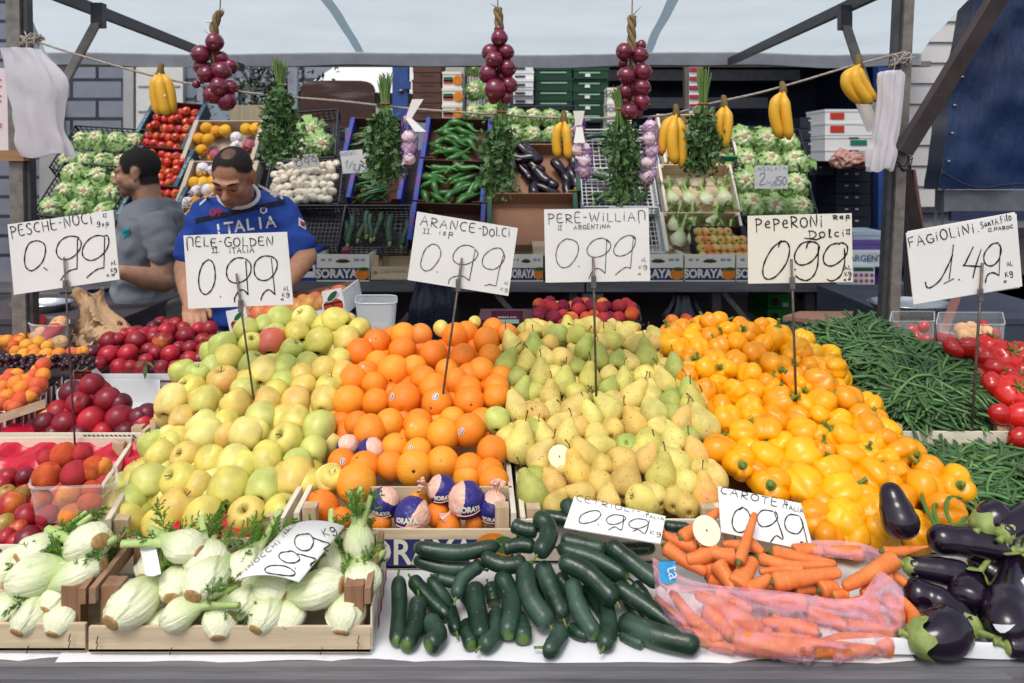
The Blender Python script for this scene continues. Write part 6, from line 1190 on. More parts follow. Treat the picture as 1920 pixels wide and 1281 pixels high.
bananas('pair of short bananas hanging in front of the eggplant box',(1057,219),[((1043,258),(1048,296),9),((1064,262),(1065,298),9)])
bananas('bunch of three large bananas beside the right parsley bunch',(1268,207),[((1244,250),(1241,292),10),((1260,262),(1267,308),11),((1279,262),(1277,316),10)])
bananas('pair of slim bananas just right of a parsley bunch',(1358,190),[((1348,232),(1346,272),9),((1365,235),(1356,278),9)])
bananas('pair of long bananas high on the rising rope',(1468,164),[((1452,212),(1466,260),11),((1474,215),(1480,262),10)])
bananas('curved banana bunch beside the white bags at the rope end',(1610,114),[((1588,160),(1622,193),11),((1606,158),(1634,194),11),((1618,152),(1642,190),9)])
b=MB();b.ball(P(306,180,2.222),(.008,.002,.006),10,6);tag(ob('fruit_sticker',b.mesh('banana_sticker',m_sticker)),'oval white sticker on the three bananas above the tomato cartons','sticker')
# parsley
m_pars=M('parsley_leaf','#557848',.5,.5,30,.2);m_pst=M('parsley_stalk','#6a8a4a',.55,.25,40,0)
def parsley(lab,top,tie,bot,w,seed,tiecol):
 r=random.Random(seed);Y=2.25;root=empty('parsley_bunch',P(*bot,Y),lab,'parsley','parsley bunches hung on the rope');T,K,B=P(*top,Y),P(*tie,Y),P(*bot,Y);W=w*Y/F
 st,lf=MB(),MB()
 def leaf(p,s):
  d=Vector((r.gauss(0,1),r.gauss(-.4,.8),r.gauss(-.5,.7))).normalized();u=d.orthogonal().normalized();u=Matrix.Rotation(r.uniform(0,6.28),3,d)@u
  for a in(-.75,0,.75):
   q=Matrix.Rotation(a,3,u.cross(d)if False else d.cross(u).cross(d).normalized()if False else u)@d;v=q.cross(u).normalized()
   lf.add([p,p+q*s*.45+v*s*.32,p+q*s*.75+v*s*.2,p+q*s*1.05,p+q*s*.75-v*s*.2,p+q*s*.45-v*s*.32],[(0,1,2,3),(0,3,4,5)])
 for i in range(46):
  a=r.uniform(0,6.28);ra=r.random()**.5;k=Vector((math.cos(a)*ra*.012,math.sin(a)*ra*.012,0));t=r.uniform(.35,1)
  e=K.lerp(B,t)+Vector((math.cos(a)*ra*W*.5*(.35+.75*t),math.sin(a)*ra*W*.4,0));up=T+k*1.6+Vector((r.uniform(-.01,.01),0,r.uniform(-.025,.012)))
  q=cr([up,K+k,K.lerp(e,.5)+k+Vector((0,0,.01)),e],4);st.tube(q,[.0017]*6+[.0012]*(len(q)-6),4,cap=False)
  for m in range(26):
   s=r.uniform(.42,1)**.8 if m>2 else r.uniform(.9,1);p=q[min(len(q)-1,int(4+s*(len(q)-5)))];leaf(p+Vector((r.gauss(0,.014),r.gauss(0,.014),r.gauss(0,.016))),r.uniform(.009,.018))
 ob('stalks',rel(root,st.mesh('parsley_stalks',m_pst)),root);ob('leaves',rel(root,lf.mesh('parsley_leaves',m_pars)),root)
 part(root,'tie',lambda b:b.tube([K+Vector((math.cos(k*.6283)*.014,math.sin(k*.6283)*.014,0))for k in range(11)],.0028,5,cap=False),tiecol)
m_tie=M('red_rubber','#a8523a',.5,.2,40,0)
parsley('parsley bunch in front of the lettuce crate, nearest the men',(524,115),(524,160),(525,305),62,1,m_pst)
parsley('parsley bunch between the chilli boxes and the garlic',(724,142),(722,195),(728,345),66,2,m_tie)
parsley('parsley bunch with a red band under the middle onions',(942,188),(940,210),(926,380),58,3,m_tie)
parsley('parsley bunch in front of the white plastic crates',(1155,168),(1162,205),(1175,385),62,4,m_tie)
parsley('short parsley bunch with bare stalks between bananas',(1318,130),(1318,195),(1314,335),56,5,m_tie)
# garlic nets
m_garlic=M('garlic_skin','#dcc6cf',.5,.25,40,.2);m_net=M('purple_net','#8a3fae',.5,.2,60,0)
def garlic_mesh():
 b=MB();b.lathe([(0,-.017),(.006,-.018),(.017,-.013),(.0225,-.002),(.02,.009),(.011,.017),(.005,.023),(.0035,.032),(0,.032)],24,lambda p:(p.x*(1+.07*math.cos(7*math.atan2(p.y,p.x))),p.y*(1+.07*math.cos(7*math.atan2(p.y,p.x))),p.z));return b.mesh('garlic_bulb',m_garlic)
GAR=garlic_mesh()
def garlicnet(lab,top,bulbs,label):
 Y=2.24;root=empty('garlic_net',P(*bulbs[-1][:2],Y),lab,'garlic','purple garlic nets on the rope')
 for i,(x,y,r_)in enumerate(bulbs):
  s=r_*Y/F/.0225;ob('garlic_bulb',GAR,root,root.matrix_world.inverted()@Matrix.Translation(P(x,y,Y-.008*(i%2)))@orient((rnd.uniform(-1,1),rnd.uniform(-.6,.6),rnd.uniform(-.4,1)))@Matrix.Diagonal((s,s,s,1)))
 prof=[(top[0],top[1],3),(top[0],top[1]+10,8)]+[(x,y,r_+2)for x,y,r_ in bulbs]+[(bulbs[-1][0],bulbs[-1][1]+bulbs[-1][2]+6,3)];q=cr([P(x,y,Y)for x,y,r_ in prof],5);rr=[v.x for v in cr([(r_*Y/F,0,0)for x,y,r_ in prof],5)]
 def fn(b):
  for s in range(7):
   for dr in(-1,1):b.tube([p+Vector((math.cos(s*.8976+dr*i*.32),math.sin(s*.8976+dr*i*.32),0))*rr[i]for i,p in enumerate(q)],.0009,3,cap=False)
  b.tube(q[:9],[x*.75 for x in rr[:9]],8)
 part(root,'net',fn,m_net,'garlic_net')
 if label:
  for(x0,y0),(x1,y1)in label:part(root,'label',lambda b:b.hexa([P(x0,y0,Y-.03)+Vector((-.012,0,0)),P(x0,y0,Y-.03)+Vector((.006,0,0)),P(x0,y0,Y-.028)+Vector((.006,0,0)),P(x0,y0,Y-.028)+Vector((-.012,0,0)),P(x1,y1,Y-.035)+Vector((-.018,0,0)),P(x1,y1,Y-.035)+Vector((.016,0,0)),P(x1,y1,Y-.033)+Vector((.016,0,0)),P(x1,y1,Y-.033)+Vector((-.018,0,0))]),m_card,'garlic_label')
garlicnet('purple net of garlic with a white bow label by the chilli box',(768,204),[(766,225,11),(767,258,15),(766,276,15),(767,298,13)],[((768,222),(784,186)),((768,222),(789,247))])
garlicnet('purple net of garlic with a narrow white tag by two bananas',(1090,222),[(1084,242,12),(1083,280,13),(1096,280,13),(1096,302,14),(1096,320,14)],[((1087,235),(1086,208)),((1088,238),(1087,268))])
garlicnet('longest purple net of garlic, without a label, beside three bananas',(1219,221),[(1219,238,14),(1218,260,14),(1222,283,14),(1214,306,13),(1213,330,15)],[])
# plastic carrier bags
_bn=m_bagf=NT('bag_film');_t=_bn.new('ShaderNodeBsdfTranslucent');_t.inputs[0].default_value=hexc('#f4f2f6');_x=_bn.new('ShaderNodeMixShader');_x.inputs[0].default_value=.6;_bn.bump(_bn.noise(10,3,_bn.scaled((2,2,.4))),.3,.01);_bn.set(hexc('#e9e6ea'),.3,.5);_bn.link(_bn.b.outputs[0],_x.inputs[1]);_bn.link(_t.outputs[0],_x.inputs[2]);_bn.link(_x.outputs[0],_bn.out.inputs[0]);m_film=_bn.mat
def bags(lab,top,rows_,Y,folds,seed,name='carrier_bags'):
 """hanging pleated bag bundle: rows of (y, x left, x right)"""
 root=empty(name,P(top[0],top[1],Y),lab,'bags');R_=cr([(a,b_,c)for a,b_,c in rows_],8);N=120
 def fn(u,v):
  i=min(int(v*(len(R_)-1)),len(R_)-1);y,x0,x1=R_[i];a=u*6.2832;w=(x1-x0)/2;t=i/len(R_)
  k=1+.13*math.sin(folds*a+2*noise.noise(Vector((t*2,seed,0))))+.2*noise.noise(Vector((math.cos(a)*2,math.sin(a)*2,t*5+seed)))+.1*abs(noise.noise(Vector((math.cos(a)*4,math.sin(a)*4,t*3+seed))))
  p=P((x0+x1)/2+math.cos(a)*w*k,y+5*math.sin(a*3+seed)*t,Y);return p+Vector((0,math.sin(a)*.035*k,0))
 part(root,'bag',lambda b:b.sheet(fn,N,len(R_)-1),m_film,'bag_film')
 part(root,'hook',lambda b:b.tube(cr([P(top[0],top[1]+12,Y),P(top[0]+3,top[1],Y),P(top[0]+6,top[1]-25,Y+.03),P(top[0],top[1]-40,Y+.04)],4),.002,6),m_steel,'bag_hook')
bags('bundle of white carrier bags hanging on the upright above the PESCHE sign',(45,98),[(92,10,72),(112,14,88),(140,18,108),(170,20,118),(200,26,112),(240,32,116),(270,36,126),(292,42,132)],2.24,7,1)
bags('bundle of white carrier bags tied to the right upright',(1672,140),[(134,1655,1684),(142,1650,1692),(165,1648,1688),(200,1648,1686),(240,1642,1682),(270,1638,1676),(285,1632,1678),(318,1628,1668)],2.22,9,2)
b=MB();b.sheet(lambda u,v:P(1600+26*u+26*v,186+62*v-6*u,2.3+.01*math.sin(u*3)),5,6);tag(ob('paper_sheet',b.mesh('hanging_paper',m_card)),'white paper hanging behind the curved bananas','paper')
b=MB();b.box(*bx(-40,128,34,284,2.33,.006));o=tag(ob('notice_board',b.mesh('notice_board',M('notice_card','#dccfd2',.6,.05,8,.05))),'pale notice card with red letters hanging on the upright at the photo edge','notice')
b=MB();flat_text(b,'E',P(2,236,2.329),X,Zv,.02);[flat_rect(b,P(-6,y,2.329),X,Zv,.03,.004)for y in(150,162,180,190)];ob('lettering',b.mesh('notice_lettering',m_stick_red),o)
b=MB();b.box(*bx(-60,282,44,302,2.27,.03));tag(ob('wooden_plank',b.mesh('wooden_plank',wood('warm_plank_x','#a5805c',.55,axis=0))),'short wooden plank fixed across the upright below the notice','plank')
# ------------------------------------------------------------------ rear table and its tilted crates
m_plank2=wood('rear_plank_x','#6f6d74',.5,axis=0,rough=.8);m_blackpl=M('black_plastic','#272a38',.45,.2,30,.1);m_whitepl=M('white_plastic','#d5d7da',.4,.08,30,.1)
RP=Plane(532,4.32,220,5.2)
rt=empty('rear_table',(0,4.6,0),'long grey plank table behind the stall carrying the tilted crates','table')
part(rt,'tabletop',lambda b:[b.box(((x0+x1)/2,4.44+.23*k,.885),(x1-x0,.225,.06))for x0,x1 in((-3.2,-.96),(-.95,.42),(.43,1.92))for k in range(4)],m_plank2)
for x in(-2.9,-1.02,-.85,.36,1.2,1.75):part(rt,'leg',lambda b:b.box((x,4.4,.43),(.05,.05,.85)),m_dark)
for x,s in((-.7,1),(.1,-1),(1.45,-1)):part(rt,'brace',lambda b:b.box((x,4.42,.6),(.03,.02,.62),Matrix.Rotation(.7*s,3,'Y')),m_pole)
rk=empty('display_rack',(0,4.9,.9),'dark sloping rack that holds the tilted crates behind the men','rack')
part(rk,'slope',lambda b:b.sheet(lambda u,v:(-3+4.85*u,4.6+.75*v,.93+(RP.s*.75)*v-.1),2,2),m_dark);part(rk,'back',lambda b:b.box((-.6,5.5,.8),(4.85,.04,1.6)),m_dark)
def tilted(px0,py0,px1,py1,kind,label,depth=.11,roll=0,ang=50,edge=None,inner=None,words=None,wcol=None,group='tilted crates on the rear rack',dy=0,name=None,low=1.0):
 """open crate leaning back on the rack; returns its matrix, width and length: x across, y up the slope, z out of the opening"""
 B=RP.at((px0+px1)/2,py1);B.y+=dy;B=P((px0+px1)/2,py1,B.y);th=R(ang);w=(px1-px0)*B.y/F
 L=(F*(CZ-B.z)-(py0-HZ)*B.y)/(F*math.sin(th)+(py0-HZ)*math.cos(th))
 m=Matrix.Translation(B)@(Matrix.Rotation(th,4,'X')@Matrix.Rotation(roll,4,'Z'))
 root=tag(ob(name or('carton' if kind=='carton' else kind+'_crate'),None,None,m),label,'crate',group);d=depth;t=.006
 def pc(nm,fn,mt,par=None):
  b=MB();fn(b);return ob(nm,b.mesh('rear_'+nm,mt),par or root)
 if kind=='carton':
  inner=inner or M('brown_inner','#55342a',.8,.2,10,.1);ew=.028
  pc('bottom',lambda b:b.box((0,L/2,-d),(w-.01,L-.01,t)),inner);pc('back_panel',lambda b:b.box((0,L-t/2,-d/2),(w-.02,t,d)),inner)
  def front(b):
   for x0,x1,hh in((-.5,-.34,1),(-.34,-.3,.8),(-.3,.3,.62),(.3,.34,.8),(.34,.5,1)):b.box(((x0+x1)/2*(w-.02),t/2,-d+d*hh*low/2),((x1-x0)*(w-.02),t,d*hh*low))
  pc('front_panel',front,inner)
  for s in(-1,1):
   e=pc('side_panel',lambda b:(b.box((s*(w/2-ew/2),L/2,-d/2+.002),(ew,L,d+.004),taper=1)),edge)
   if words:
    def tx(b):flat_text(b,words,Vector((s*(w/2-ew/2),L*.5,.0045)),Vector((0,1,0)),Vector((-1,0,0)),.03,.001)
    pc('lettering',tx,wcol,e)
 elif kind=='wood':
  pc('bottom',lambda b:[b.box((0,(k+.5)*L/4,-d),(w-.01,L/4-.004,.005))for k in range(4)],m_wood0);pc('back_board',lambda b:b.box((0,L-.004,-d/2),(w-.03,.007,d)),m_wood0);pc('front_board',lambda b:b.box((0,.004,-d*.7),(w-.03,.007,d*.6)),m_wood0)
  for s in(-1,1):
   pc('side_board',lambda b:b.box((s*(w/2-.008),L/2,-d/2),(.016,L,d)),m_white1)
   for y in(.02,L-.02):pc('post',lambda b:b.box((s*(w/2-.024),y,-d/2),(.016,.022,d+.01)),m_woodz)
 else:
  mt=m_blackpl if kind=='black' else m_whitepl
  def lattice(b,o,ux,uy,W,H,nx,ny):
   f=.012;ux,uy=Vector(ux),Vector(uy);nz=ux.cross(uy);rot=Matrix((ux,uy,nz)).transposed();o=Vector(o)
   for y in(-H/2+f/2,H/2-f/2):b.box(o+uy*y,(W,f,.006),rot)
   for x in(-W/2+f/2,W/2-f/2):b.box(o+ux*x,(f,H-2*f,.006),rot)
   for i in range(1,nx):b.box(o+ux*(-W/2+W*i/nx),(.005,H-2*f,.004),rot)
   for j in range(1,ny):b.box(o+uy*(-H/2+H*j/ny),(W-2*f,.006,.0035),rot)
  pc('bottom',lambda b:lattice(b,(0,L/2,-d),(1,0,0),(0,1,0),w-.01,L-.01,12,9),mt);pc('back_wall',lambda b:lattice(b,(0,L-.004,-d/2),(1,0,0),(0,0,1),w,d,14,3),mt)
  pc('front_wall',lambda b:lattice(b,(0,.004,-d+d*.4),(1,0,0),(0,0,1),w,d*.8,14,3),mt)
  for s in(-1,1):pc('side_wall',lambda b:lattice(b,(s*(w/2-.004),L/2,-d/2),(0,1,0),(0,0,1),L,d,12,3),mt)
 return m,w,L
 # lettuce and endive heads
n=NT('endive_leaf');s3=n.sep();rr_=n.math('SQRT',n.math('ADD',n.math('MULTIPLY',s3[0],s3[0]),n.math('MULTIPLY',s3[1],s3[1])));f=n.noise(45,4)
c=n.mix(n.mr(n.math('ADD',rr_,n.math('MULTIPLY',n.math('SUBTRACT',f,.5),.05)),.016,.06),hexc('#dadfb8'),hexc('#8fae6a'));c=n.mix(n.mr(f,.5,.8,0,.5),c,hexc('#6a8e50'));m_endive=n.set(c,.5,.35)
m_core=M('endive_core','#b08f6c',.7,.3,70,.3)
def head_mesh(seed,loose=0):
 r=random.Random(seed);b=MB()
 for ring,(n_,r0,r1,z0,z1)in enumerate(((5,.006,.05,.034,.02),(7,.012,.068,.026,.0),(9,.015,.08,.016,-.03),(8,.02,.088+loose,0,-.06+loose))):
  for k in range(n_):
   a=6.2832*k/n_+r.uniform(-.25,.25);wd=r.uniform(.5,.75)*6.2832/n_*1.25;L=r.uniform(.85,1.15);ph=r.random()*6
   def fn(u,v):
    aa=a+(u-.5)*wd*(1.2-.2*v);rad=r0+(r1-r0)*v*L;e=abs(u-.5)*2
    z=z0+(z1-z0)*v**1.6+.008*math.sin(u*19+ph)*v*(.4+e)+.009*math.sin(v*9+ph+u*5)*v+.01*math.sin(v*3.14)*(1-e*.5)
    return(math.cos(aa)*rad,math.sin(aa)*rad,z)
   b.sheet(fn,8,6)
 c=MB();c.lathe([(.017,.028),(.0165,.038),(.012,.041),(0,.04)],14);return pro(b.mesh('endive_head',m_endive),('core',c.mesh('endive_core',m_core)))
HEAD=[head_mesh(i,.012*(i==2))for i in range(3)]
def fill_heads(T,nx,ny,where,s0=1.0,name='endive'):
 m,w,L=T
 for j in range(ny):
  for i in range(nx):
   s=min(w/nx,L/ny)/.155*s0*rnd.uniform(.95,1.12)
   q=m@Matrix.Translation(((i+.5-nx/2)*w/nx*.97+rnd.uniform(-.01,.01),(j+.5)*L/ny,-.02+rnd.uniform(-.012,.012)))@orient((rnd.uniform(-.3,.3),rnd.uniform(-.45,.1),1),rnd.uniform(0,6))@Matrix.Diagonal((s,s,s,1))
   inst(rnd.choice(HEAD),name,q,'endive, %s from the men, row %s up, %s'%(ORD[(nx-i)if 'black crate left' in where else i+1],NUM[j+1],where),name,'endive heads in the rear crates')
W_='men'
fill_heads(tilted(88,238,236,318,'black','black plastic crate of endive below the white bags, upper of two',roll=-.08),4,2,'upper black crate left of the men')
fill_heads(tilted(56,308,206,405,'black','black plastic crate of endive behind the PESCHE sign, lower of two',roll=-.1),3,3,'lower black crate left of the men',1.05)
fill_heads(tilted(868,100,938,232,'black','upright black crate of endive behind the middle onion braid',ang=70,dy=.15),2,3,'upright black crate behind the onions')
fill_heads(tilted(945,198,1085,262,'black','black crate of pale endive above the eggplant box'),4,2,'black crate above the eggplants')
fill_heads(tilted(1382,240,1522,318,'black','black crate of endive below the long bananas, upper of two',roll=-.03),3,2,'upper black crate under the bananas',1.1)
fill_heads(tilted(1390,320,1535,402,'black','black crate of endive carrying the two-for-1.50 card, lower of two',roll=-.03),3,2,'lower black crate with the card',1.1)
tilted(1395,404,1545,470,'black','black crate mostly hidden behind the PEPERONI sign')
T=tilted(480,208,628,296,'black','black crate with a few loose lettuces beside the first parsley bunch',roll=.1)
for k,(u,v)in enumerate(((.16,.62),(.3,.3),(.02,.3))):
 inst(HEAD[2],'lettuce',T[0]@Matrix.Translation((u*T[1],v*T[2],-.03))@orient((.3,-.5,.8),k)@Matrix.Scale(1.15,4),('crumpled lettuce at the top of its crate','crumpled lettuce at the lower right of its crate','crumpled lettuce half behind the parsley bunch')[k]+' near the white onions','lettuce','loose lettuces')
 # round goods in a tilted crate
def fill_round(T,protos,name,nx,ny,rad,col,where,z=-.03,sq=None,group=None,keep=1.0,nominal=.04,jitter=.25,frm='the men'):
 m,w,L=T
 for j in range(ny):
  for i in range(nx):
   if rnd.random()>keep:continue
   s=rad/nominal;c=col[rnd.randrange(len(col))]
   q=m@Matrix.Translation((((i+.5+.5*(j%2)*(nx>2))/(nx+.5*(nx>2))-.5)*(w-.05)+rnd.uniform(-jitter,jitter)*rad,(j+.5)/ny*(L-.02)+rnd.uniform(-jitter,jitter)*rad,z+rnd.uniform(-.4,.4)*rad))@orient((rnd.uniform(-1,1),rnd.uniform(-1,.2),rnd.uniform(.1,1)),rnd.uniform(0,6))@Matrix.Diagonal((s,s,s,1))
   inst(rnd.choice(protos),name,q,'%s, %s across in row %s up the %s'%(name.replace('_',' '),ORD[i+1],NUM[j+1],where),name.replace('_',' '),group or name.replace('_',' ')+' in the '+where,jit(hexc(c),.1)+(.1,))
m_teal=M('teal_card','#24485c',.6,.15,12,.1);m_teallt=M('pale_script','#9fb6c0',.6,.1,30,0)
for k,(a,b_,c_,d_,lab,wh)in enumerate(((238,192,347,276,'teal carton of tomatoes under the three bananas','carton under the three bananas'),(222,277,334,346,'teal carton of tomatoes behind the man in grey, middle of three','middle teal carton'),(205,347,318,424,'teal carton of tomatoes behind the grey man\'s chin, lowest of three','lowest teal carton'))):
 fill_round(tilted(a,b_,c_,d_,'carton',lab,roll=-.1,edge=m_teal,inner=M('maroon_inner','#4a2028',.8,.2,10,.1),words='Sapori del Sole',wcol=m_teallt),TOMATO,'tomato',6,5,.034,['#c02a1c','#b8241c','#c8501e'],wh)
m_lemon=m_apricot;m_tissue=M('tissue_twist','#ded6da',.6,.15,30,.5,40);m_tissue_red=M('printed_tissue','#b0566a',.6,.5,40,.5,40)
YF=round_mesh('melon',m_apricot,21,0,1.0)
def tissue_mesh(mat,seed):
 r=random.Random(seed);b=MB();b.ball((0,0,0),.04,18,12);b.v=[tuple(Vector(v)*(1+.16*noise.noise(Vector(v)*60+Vector((seed,0,0)))))for v in b.v]
 for k in range(6):b.tube([(0,0,.034),(math.cos(k)*.012,math.sin(k)*.012,.05),(math.cos(k)*.025,math.sin(k)*.025,.062)],[.012,.004,.009],5,flat=.3)
 return pro(b.mesh('tissue_fruit',mat))
TIS=[tissue_mesh(m_tissue,1),tissue_mesh(m_tissue_red,2)]
for a,b_,c_,d_,lab,wh in((338,226,476,300,'pale carton of yellow fruit and tissue-wrapped fruit, topmost of three','topmost pale carton'),(326,302,462,386,'pale carton of yellow fruit and tissue-wrapped fruit, middle of three','middle pale carton'),(318,388,440,440,'pale carton of yellow fruit behind the blue shirt, lowest of three','lowest pale carton')):
 T=tilted(a,b_,c_,d_,'carton',lab,edge=M('beige_card','#b5a695',.7,.15,12,.1),inner=M('beige_card','#b5a695'));
 fill_round(T,[YF],'yellow_fruit',6,4,.042,['#dba32a','#e0ab30','#d89a28'],wh,keep=.62);fill_round(T,TIS,'wrapped_fruit',5,4,.042,['#ffffff'],wh,z=-.02,keep=.5)
n=NT('white_onion_skin');f=n.noise(1,3,n.scaled((110,110,10)));m_wonion=n.set(n.mix(n.mr(f,.3,.7),hexc('#cfc3ad'),hexc('#e2dccd')),.35,.45)
b=MB();b.lathe([(0,-.04),(.016,-.038),(.032,-.02),(.036,.002),(.028,.024),(.014,.04),(.006,.054),(0,.056)],16);WON=pro(b.mesh('white_onion',m_wonion))
fill_round(tilted(492,300,636,382,'black','black crate of small white onions beside the man in blue',roll=.06),[WON],'white_onion',9,6,.032,['#ffffff'],'black crate by the man in blue',z=0)
tilted(540,384,636,458,'black','empty black crate behind the blue shirt sleeve')
# chillies, green peppers, zucchini, eggplants in cartons
def horn_mesh(seed,L,rad,col,nm):
 r=random.Random(seed);q=cr([(-L/2,0,0),(-L/6,r.uniform(-.1,.1)*L,.03*L*r.uniform(-.3,1)),(L/5,r.uniform(-.1,.1)*L,.06*L),(L/2,r.uniform(-.1,.1)*L,-.01*L)],4);N=len(q);b=MB()
 b.tube(q,[rad*max(.04,(smooth(k/(N-1),-.12,.14))*(1-.85*smooth(k/(N-1),.35,1)))*(1+.08*noise.noise(Vector((k,seed,0))))for k in range(N)],10,flat=.85);s=MB();d=(q[0]-q[1]).normalized();s.tube([q[0]-d*.003,q[0]+d*.012,q[0]+d*.03+Vector((0,0,.006))],[rad*.55,.004,.0035],6)
 return pro(b.mesh(nm,col),('stem',s.mesh(nm+'_stem',m_pstem)))
m_gpep=M('green_pepper_skin','#33692a',.32,.25,20,.1,coat=.2);m_chil=M('green_chilli_skin','#245226',.3,.25,20,.1,coat=.2);m_zuc=longmat('zucchini_skin','#16301c','#2c5230','#6d8a48',.35,.45,.2,60)
GPEP=[horn_mesh(i,.19,.026,m_gpep,'green_pepper')for i in range(3)];CHIL=[horn_mesh(i+9,.17,.012,m_chil,'green_chilli')for i in range(3)]
def rod_mesh(nm,L,rad,mat,pf,seed,kid=None):
 r=random.Random(seed);q=cr([(-L/2,0,0),(-L/6,r.uniform(-.06,.06)*L,0),(L/6,r.uniform(-.06,.06)*L,.01),(L/2,0,0)],5);N=len(q);b=MB();b.tube(q,[max(.0005,rad*pf(k/(N-1)))for k in range(N)],12);me=b.mesh(nm,mat);attr(me,[0]*len(me.vertices))
 s=MB();s.tube([(-L/2+.004,0,0),(-L/2-.008,0,0),(-L/2-.025,0,.003)],[rad*.62,rad*.4,.006],8);return pro(me,('stem',s.mesh(nm+'_stem',m_ecal)))
ZUC=[rod_mesh('zucchini',.2,.021,m_zuc,lambda t:endp(t,.08,.1),i)for i in range(2)];EGR=[rod_mesh('eggplant',.21,.036,m_egg,lambda t:endp(t,.08,.2)*(.7+.3*smooth(t,0,.6)),i)for i in range(2)]
def fill_long(T,protos,name,k,where,main,spread,z=(-.07,-.01),area=((.08,.92),(.08,.92)),size=1.0,group=None):
 m,w,L=T
 for i in range(k):
  u=area[0][0]+(area[0][1]-area[0][0])*rnd.random();v=area[1][0]+(area[1][1]-area[1][0])*((i+.5)/k);yaw=main+rnd.gauss(0,spread)
  x=(u-.5)*max(.02,w-.2*size*abs(math.cos(yaw)));q=m@Matrix.Translation((x,v*L,z[0]+(z[1]-z[0])*rnd.random()))@Matrix.Rotation(yaw,4,'Z')@Matrix.Rotation(rnd.uniform(-.12,.12),4,'Y')@Matrix.Rotation(rnd.uniform(0,6),4,'X')@Matrix.Scale(size*rnd.uniform(.9,1.1),4)
  inst(rnd.choice(protos),name,q,'%s lying %s from the bottom of the %s'%(name.replace('_',' '),ORD[min(20,i+1)],where)if k<=20 else '%s in the tangle filling the %s'%(name.replace('_',' '),where),name.replace('_',' '),group or '%s in the %s'%(name.replace('_',' '),where))
m_blue=M('blue_card','#2a3f96',.55,.12,12,.08);m_redtx=M('red_script','#b8404a',.55,.1,30,0)
for a,b_,c_,d_,pr,nm,k,lab,wh in((640,222,756,296,CHIL,'green_chilli',34,'blue carton of thin green chillies, upper of two behind the parsley','upper chilli carton'),(648,300,752,372,CHIL,'green_chilli',34,'blue carton of thin green chillies, lower of two with the half-kilo card','lower chilli carton'),(788,222,918,297,GPEP,'green_pepper',20,'blue carton of long green peppers, upper of two','upper green pepper carton'),(774,300,908,378,GPEP,'green_pepper',20,'blue carton of long green peppers, lower of two','lower green pepper carton')):
 T=tilted(a,b_,c_,d_,'carton',lab,edge=m_blue,words='FRESCO ORTO' if False else 'Rosato',wcol=m_redtx,roll=-.04);fill_long(T,pr,nm,k,wh,.1 if pr is GPEP else .3,.5 if pr is GPEP else .35,size=.95)
tilted(762,381,906,452,'carton','empty blue and brown carton behind the ARANCE sign',edge=m_blue,words='Rosato',wcol=m_redtx,roll=-.04)
T=tilted(955,270,1090,358,'carton','brown carton of eggplants under the short bananas',edge=M('green_card','#23503f',.6,.15,12,.1),inner=M('kraft_inner','#9a7058',.8,.12,8,.1));fill_long(T,EGR,'eggplant',9,'eggplant carton',-.9,.5,size=.95,area=((0,.55),(.1,.95)));fill_long(T,EGR,'eggplant',5,'eggplant carton beside its green wall',1.7,.2,size=.95,area=((.75,1),(.2,.8)))
tilted(912,362,1088,452,'carton','empty brown carton between the ARANCE and PERE signs',edge=M('green_card','#23503f'),inner=M('kraft_inner','#9a7058'))
T=tilted(632,384,764,462,'black','black crate of upright zucchini under the chilli cartons');fill_long(T,ZUC,'zucchini',8,'black zucchini crate',1.5,.12,size=1.0,area=((0,1),(.35,.6)))
for a,b_,c_,d_,lab,wh in((1094,242,1238,312,'white plastic crate of zucchini behind the garlic, uppermost','upper white crate'),(1092,318,1236,384,'white plastic crate of zucchini behind the parsley, middle','middle white crate'),(1150,388,1250,470,'white plastic crate of zucchini behind the PERE sign, lowest','lowest white crate')):
 T=tilted(a,b_,c_,d_,'white',lab);fill_long(T,ZUC,'zucchini',10,wh,.4,.5,size=.9)
T=tilted(1246,214,1388,304,'wood','pale wooden crate with a green-edged pack behind the three bananas');fill_round(T,[WON],'white_turnip',7,3,.03,['#ffffff'],'upper pale wooden crate',z=-.05)
part(empty('carton',T[0].translation,'green and white carton edge on the upper pale wooden crate','box'),'panel',lambda b:b.box(T[0]@Vector((0,.02,.012)),(T[1]*.92,.01,.05),T[0].to_3x3()),M('bright_green_card','#1f7a58',.5,.1,20,0))
for a,b_,c_,d_,k,lab,wh in((1248,308,1392,396,4,'pale wooden crate with a few fennel bulbs, upper of two','upper fennel crate'),(1250,398,1404,470,7,'pale wooden crate full of fennel bulbs, lower of two','lower fennel crate')):
 T=tilted(a,b_,c_,d_,'wood',lab)
 for i in range(k):
  s=rnd.uniform(.95,1.15);q=T[0]@Matrix.Translation((((i%4)+.5-2)*T[1]/4.4,T[2]*(.22+.4*(i//4)),-.05))@orient((rnd.uniform(-.5,.5),1,rnd.uniform(0,.4)),rnd.uniform(-.4,.4))@Matrix.Scale(s,4)
  inst(FEN[(i+1)%5],'fennel',q,'small fennel bulb, %s across in the %s on the rear rack'%(ORD[i+1],wh),'fennel','fennel in the rear crates')
T=tilted(1308,424,1412,488,'carton','black carton of small red and yellow apples beside the PEPERONI sign',edge=M('black_card','#1c1a22',.6,.2,12,.1),inner=M('maroon_inner','#4a2028'),low=.8,dy=-.06)
m,w,L=T
for i in range(26):
 q=m@Matrix.Translation((((i%7)-3)*w/7.6,(.1+.24*(i//7))*L,.0))@orient((rnd.uniform(-1,1),-.5,rnd.uniform(-.2,1)),i)@Matrix.Scale(.72,4);inst(rnd.choice(APPLE),'apple',q,'small red-flushed apple, %s across in row %s of the black carton'%(ORD[i%7+1],NUM[i//7+1]),'apple','small apples in the black carton',jit(hexc('#d0b060'))+(rnd.uniform(.4,.95),))
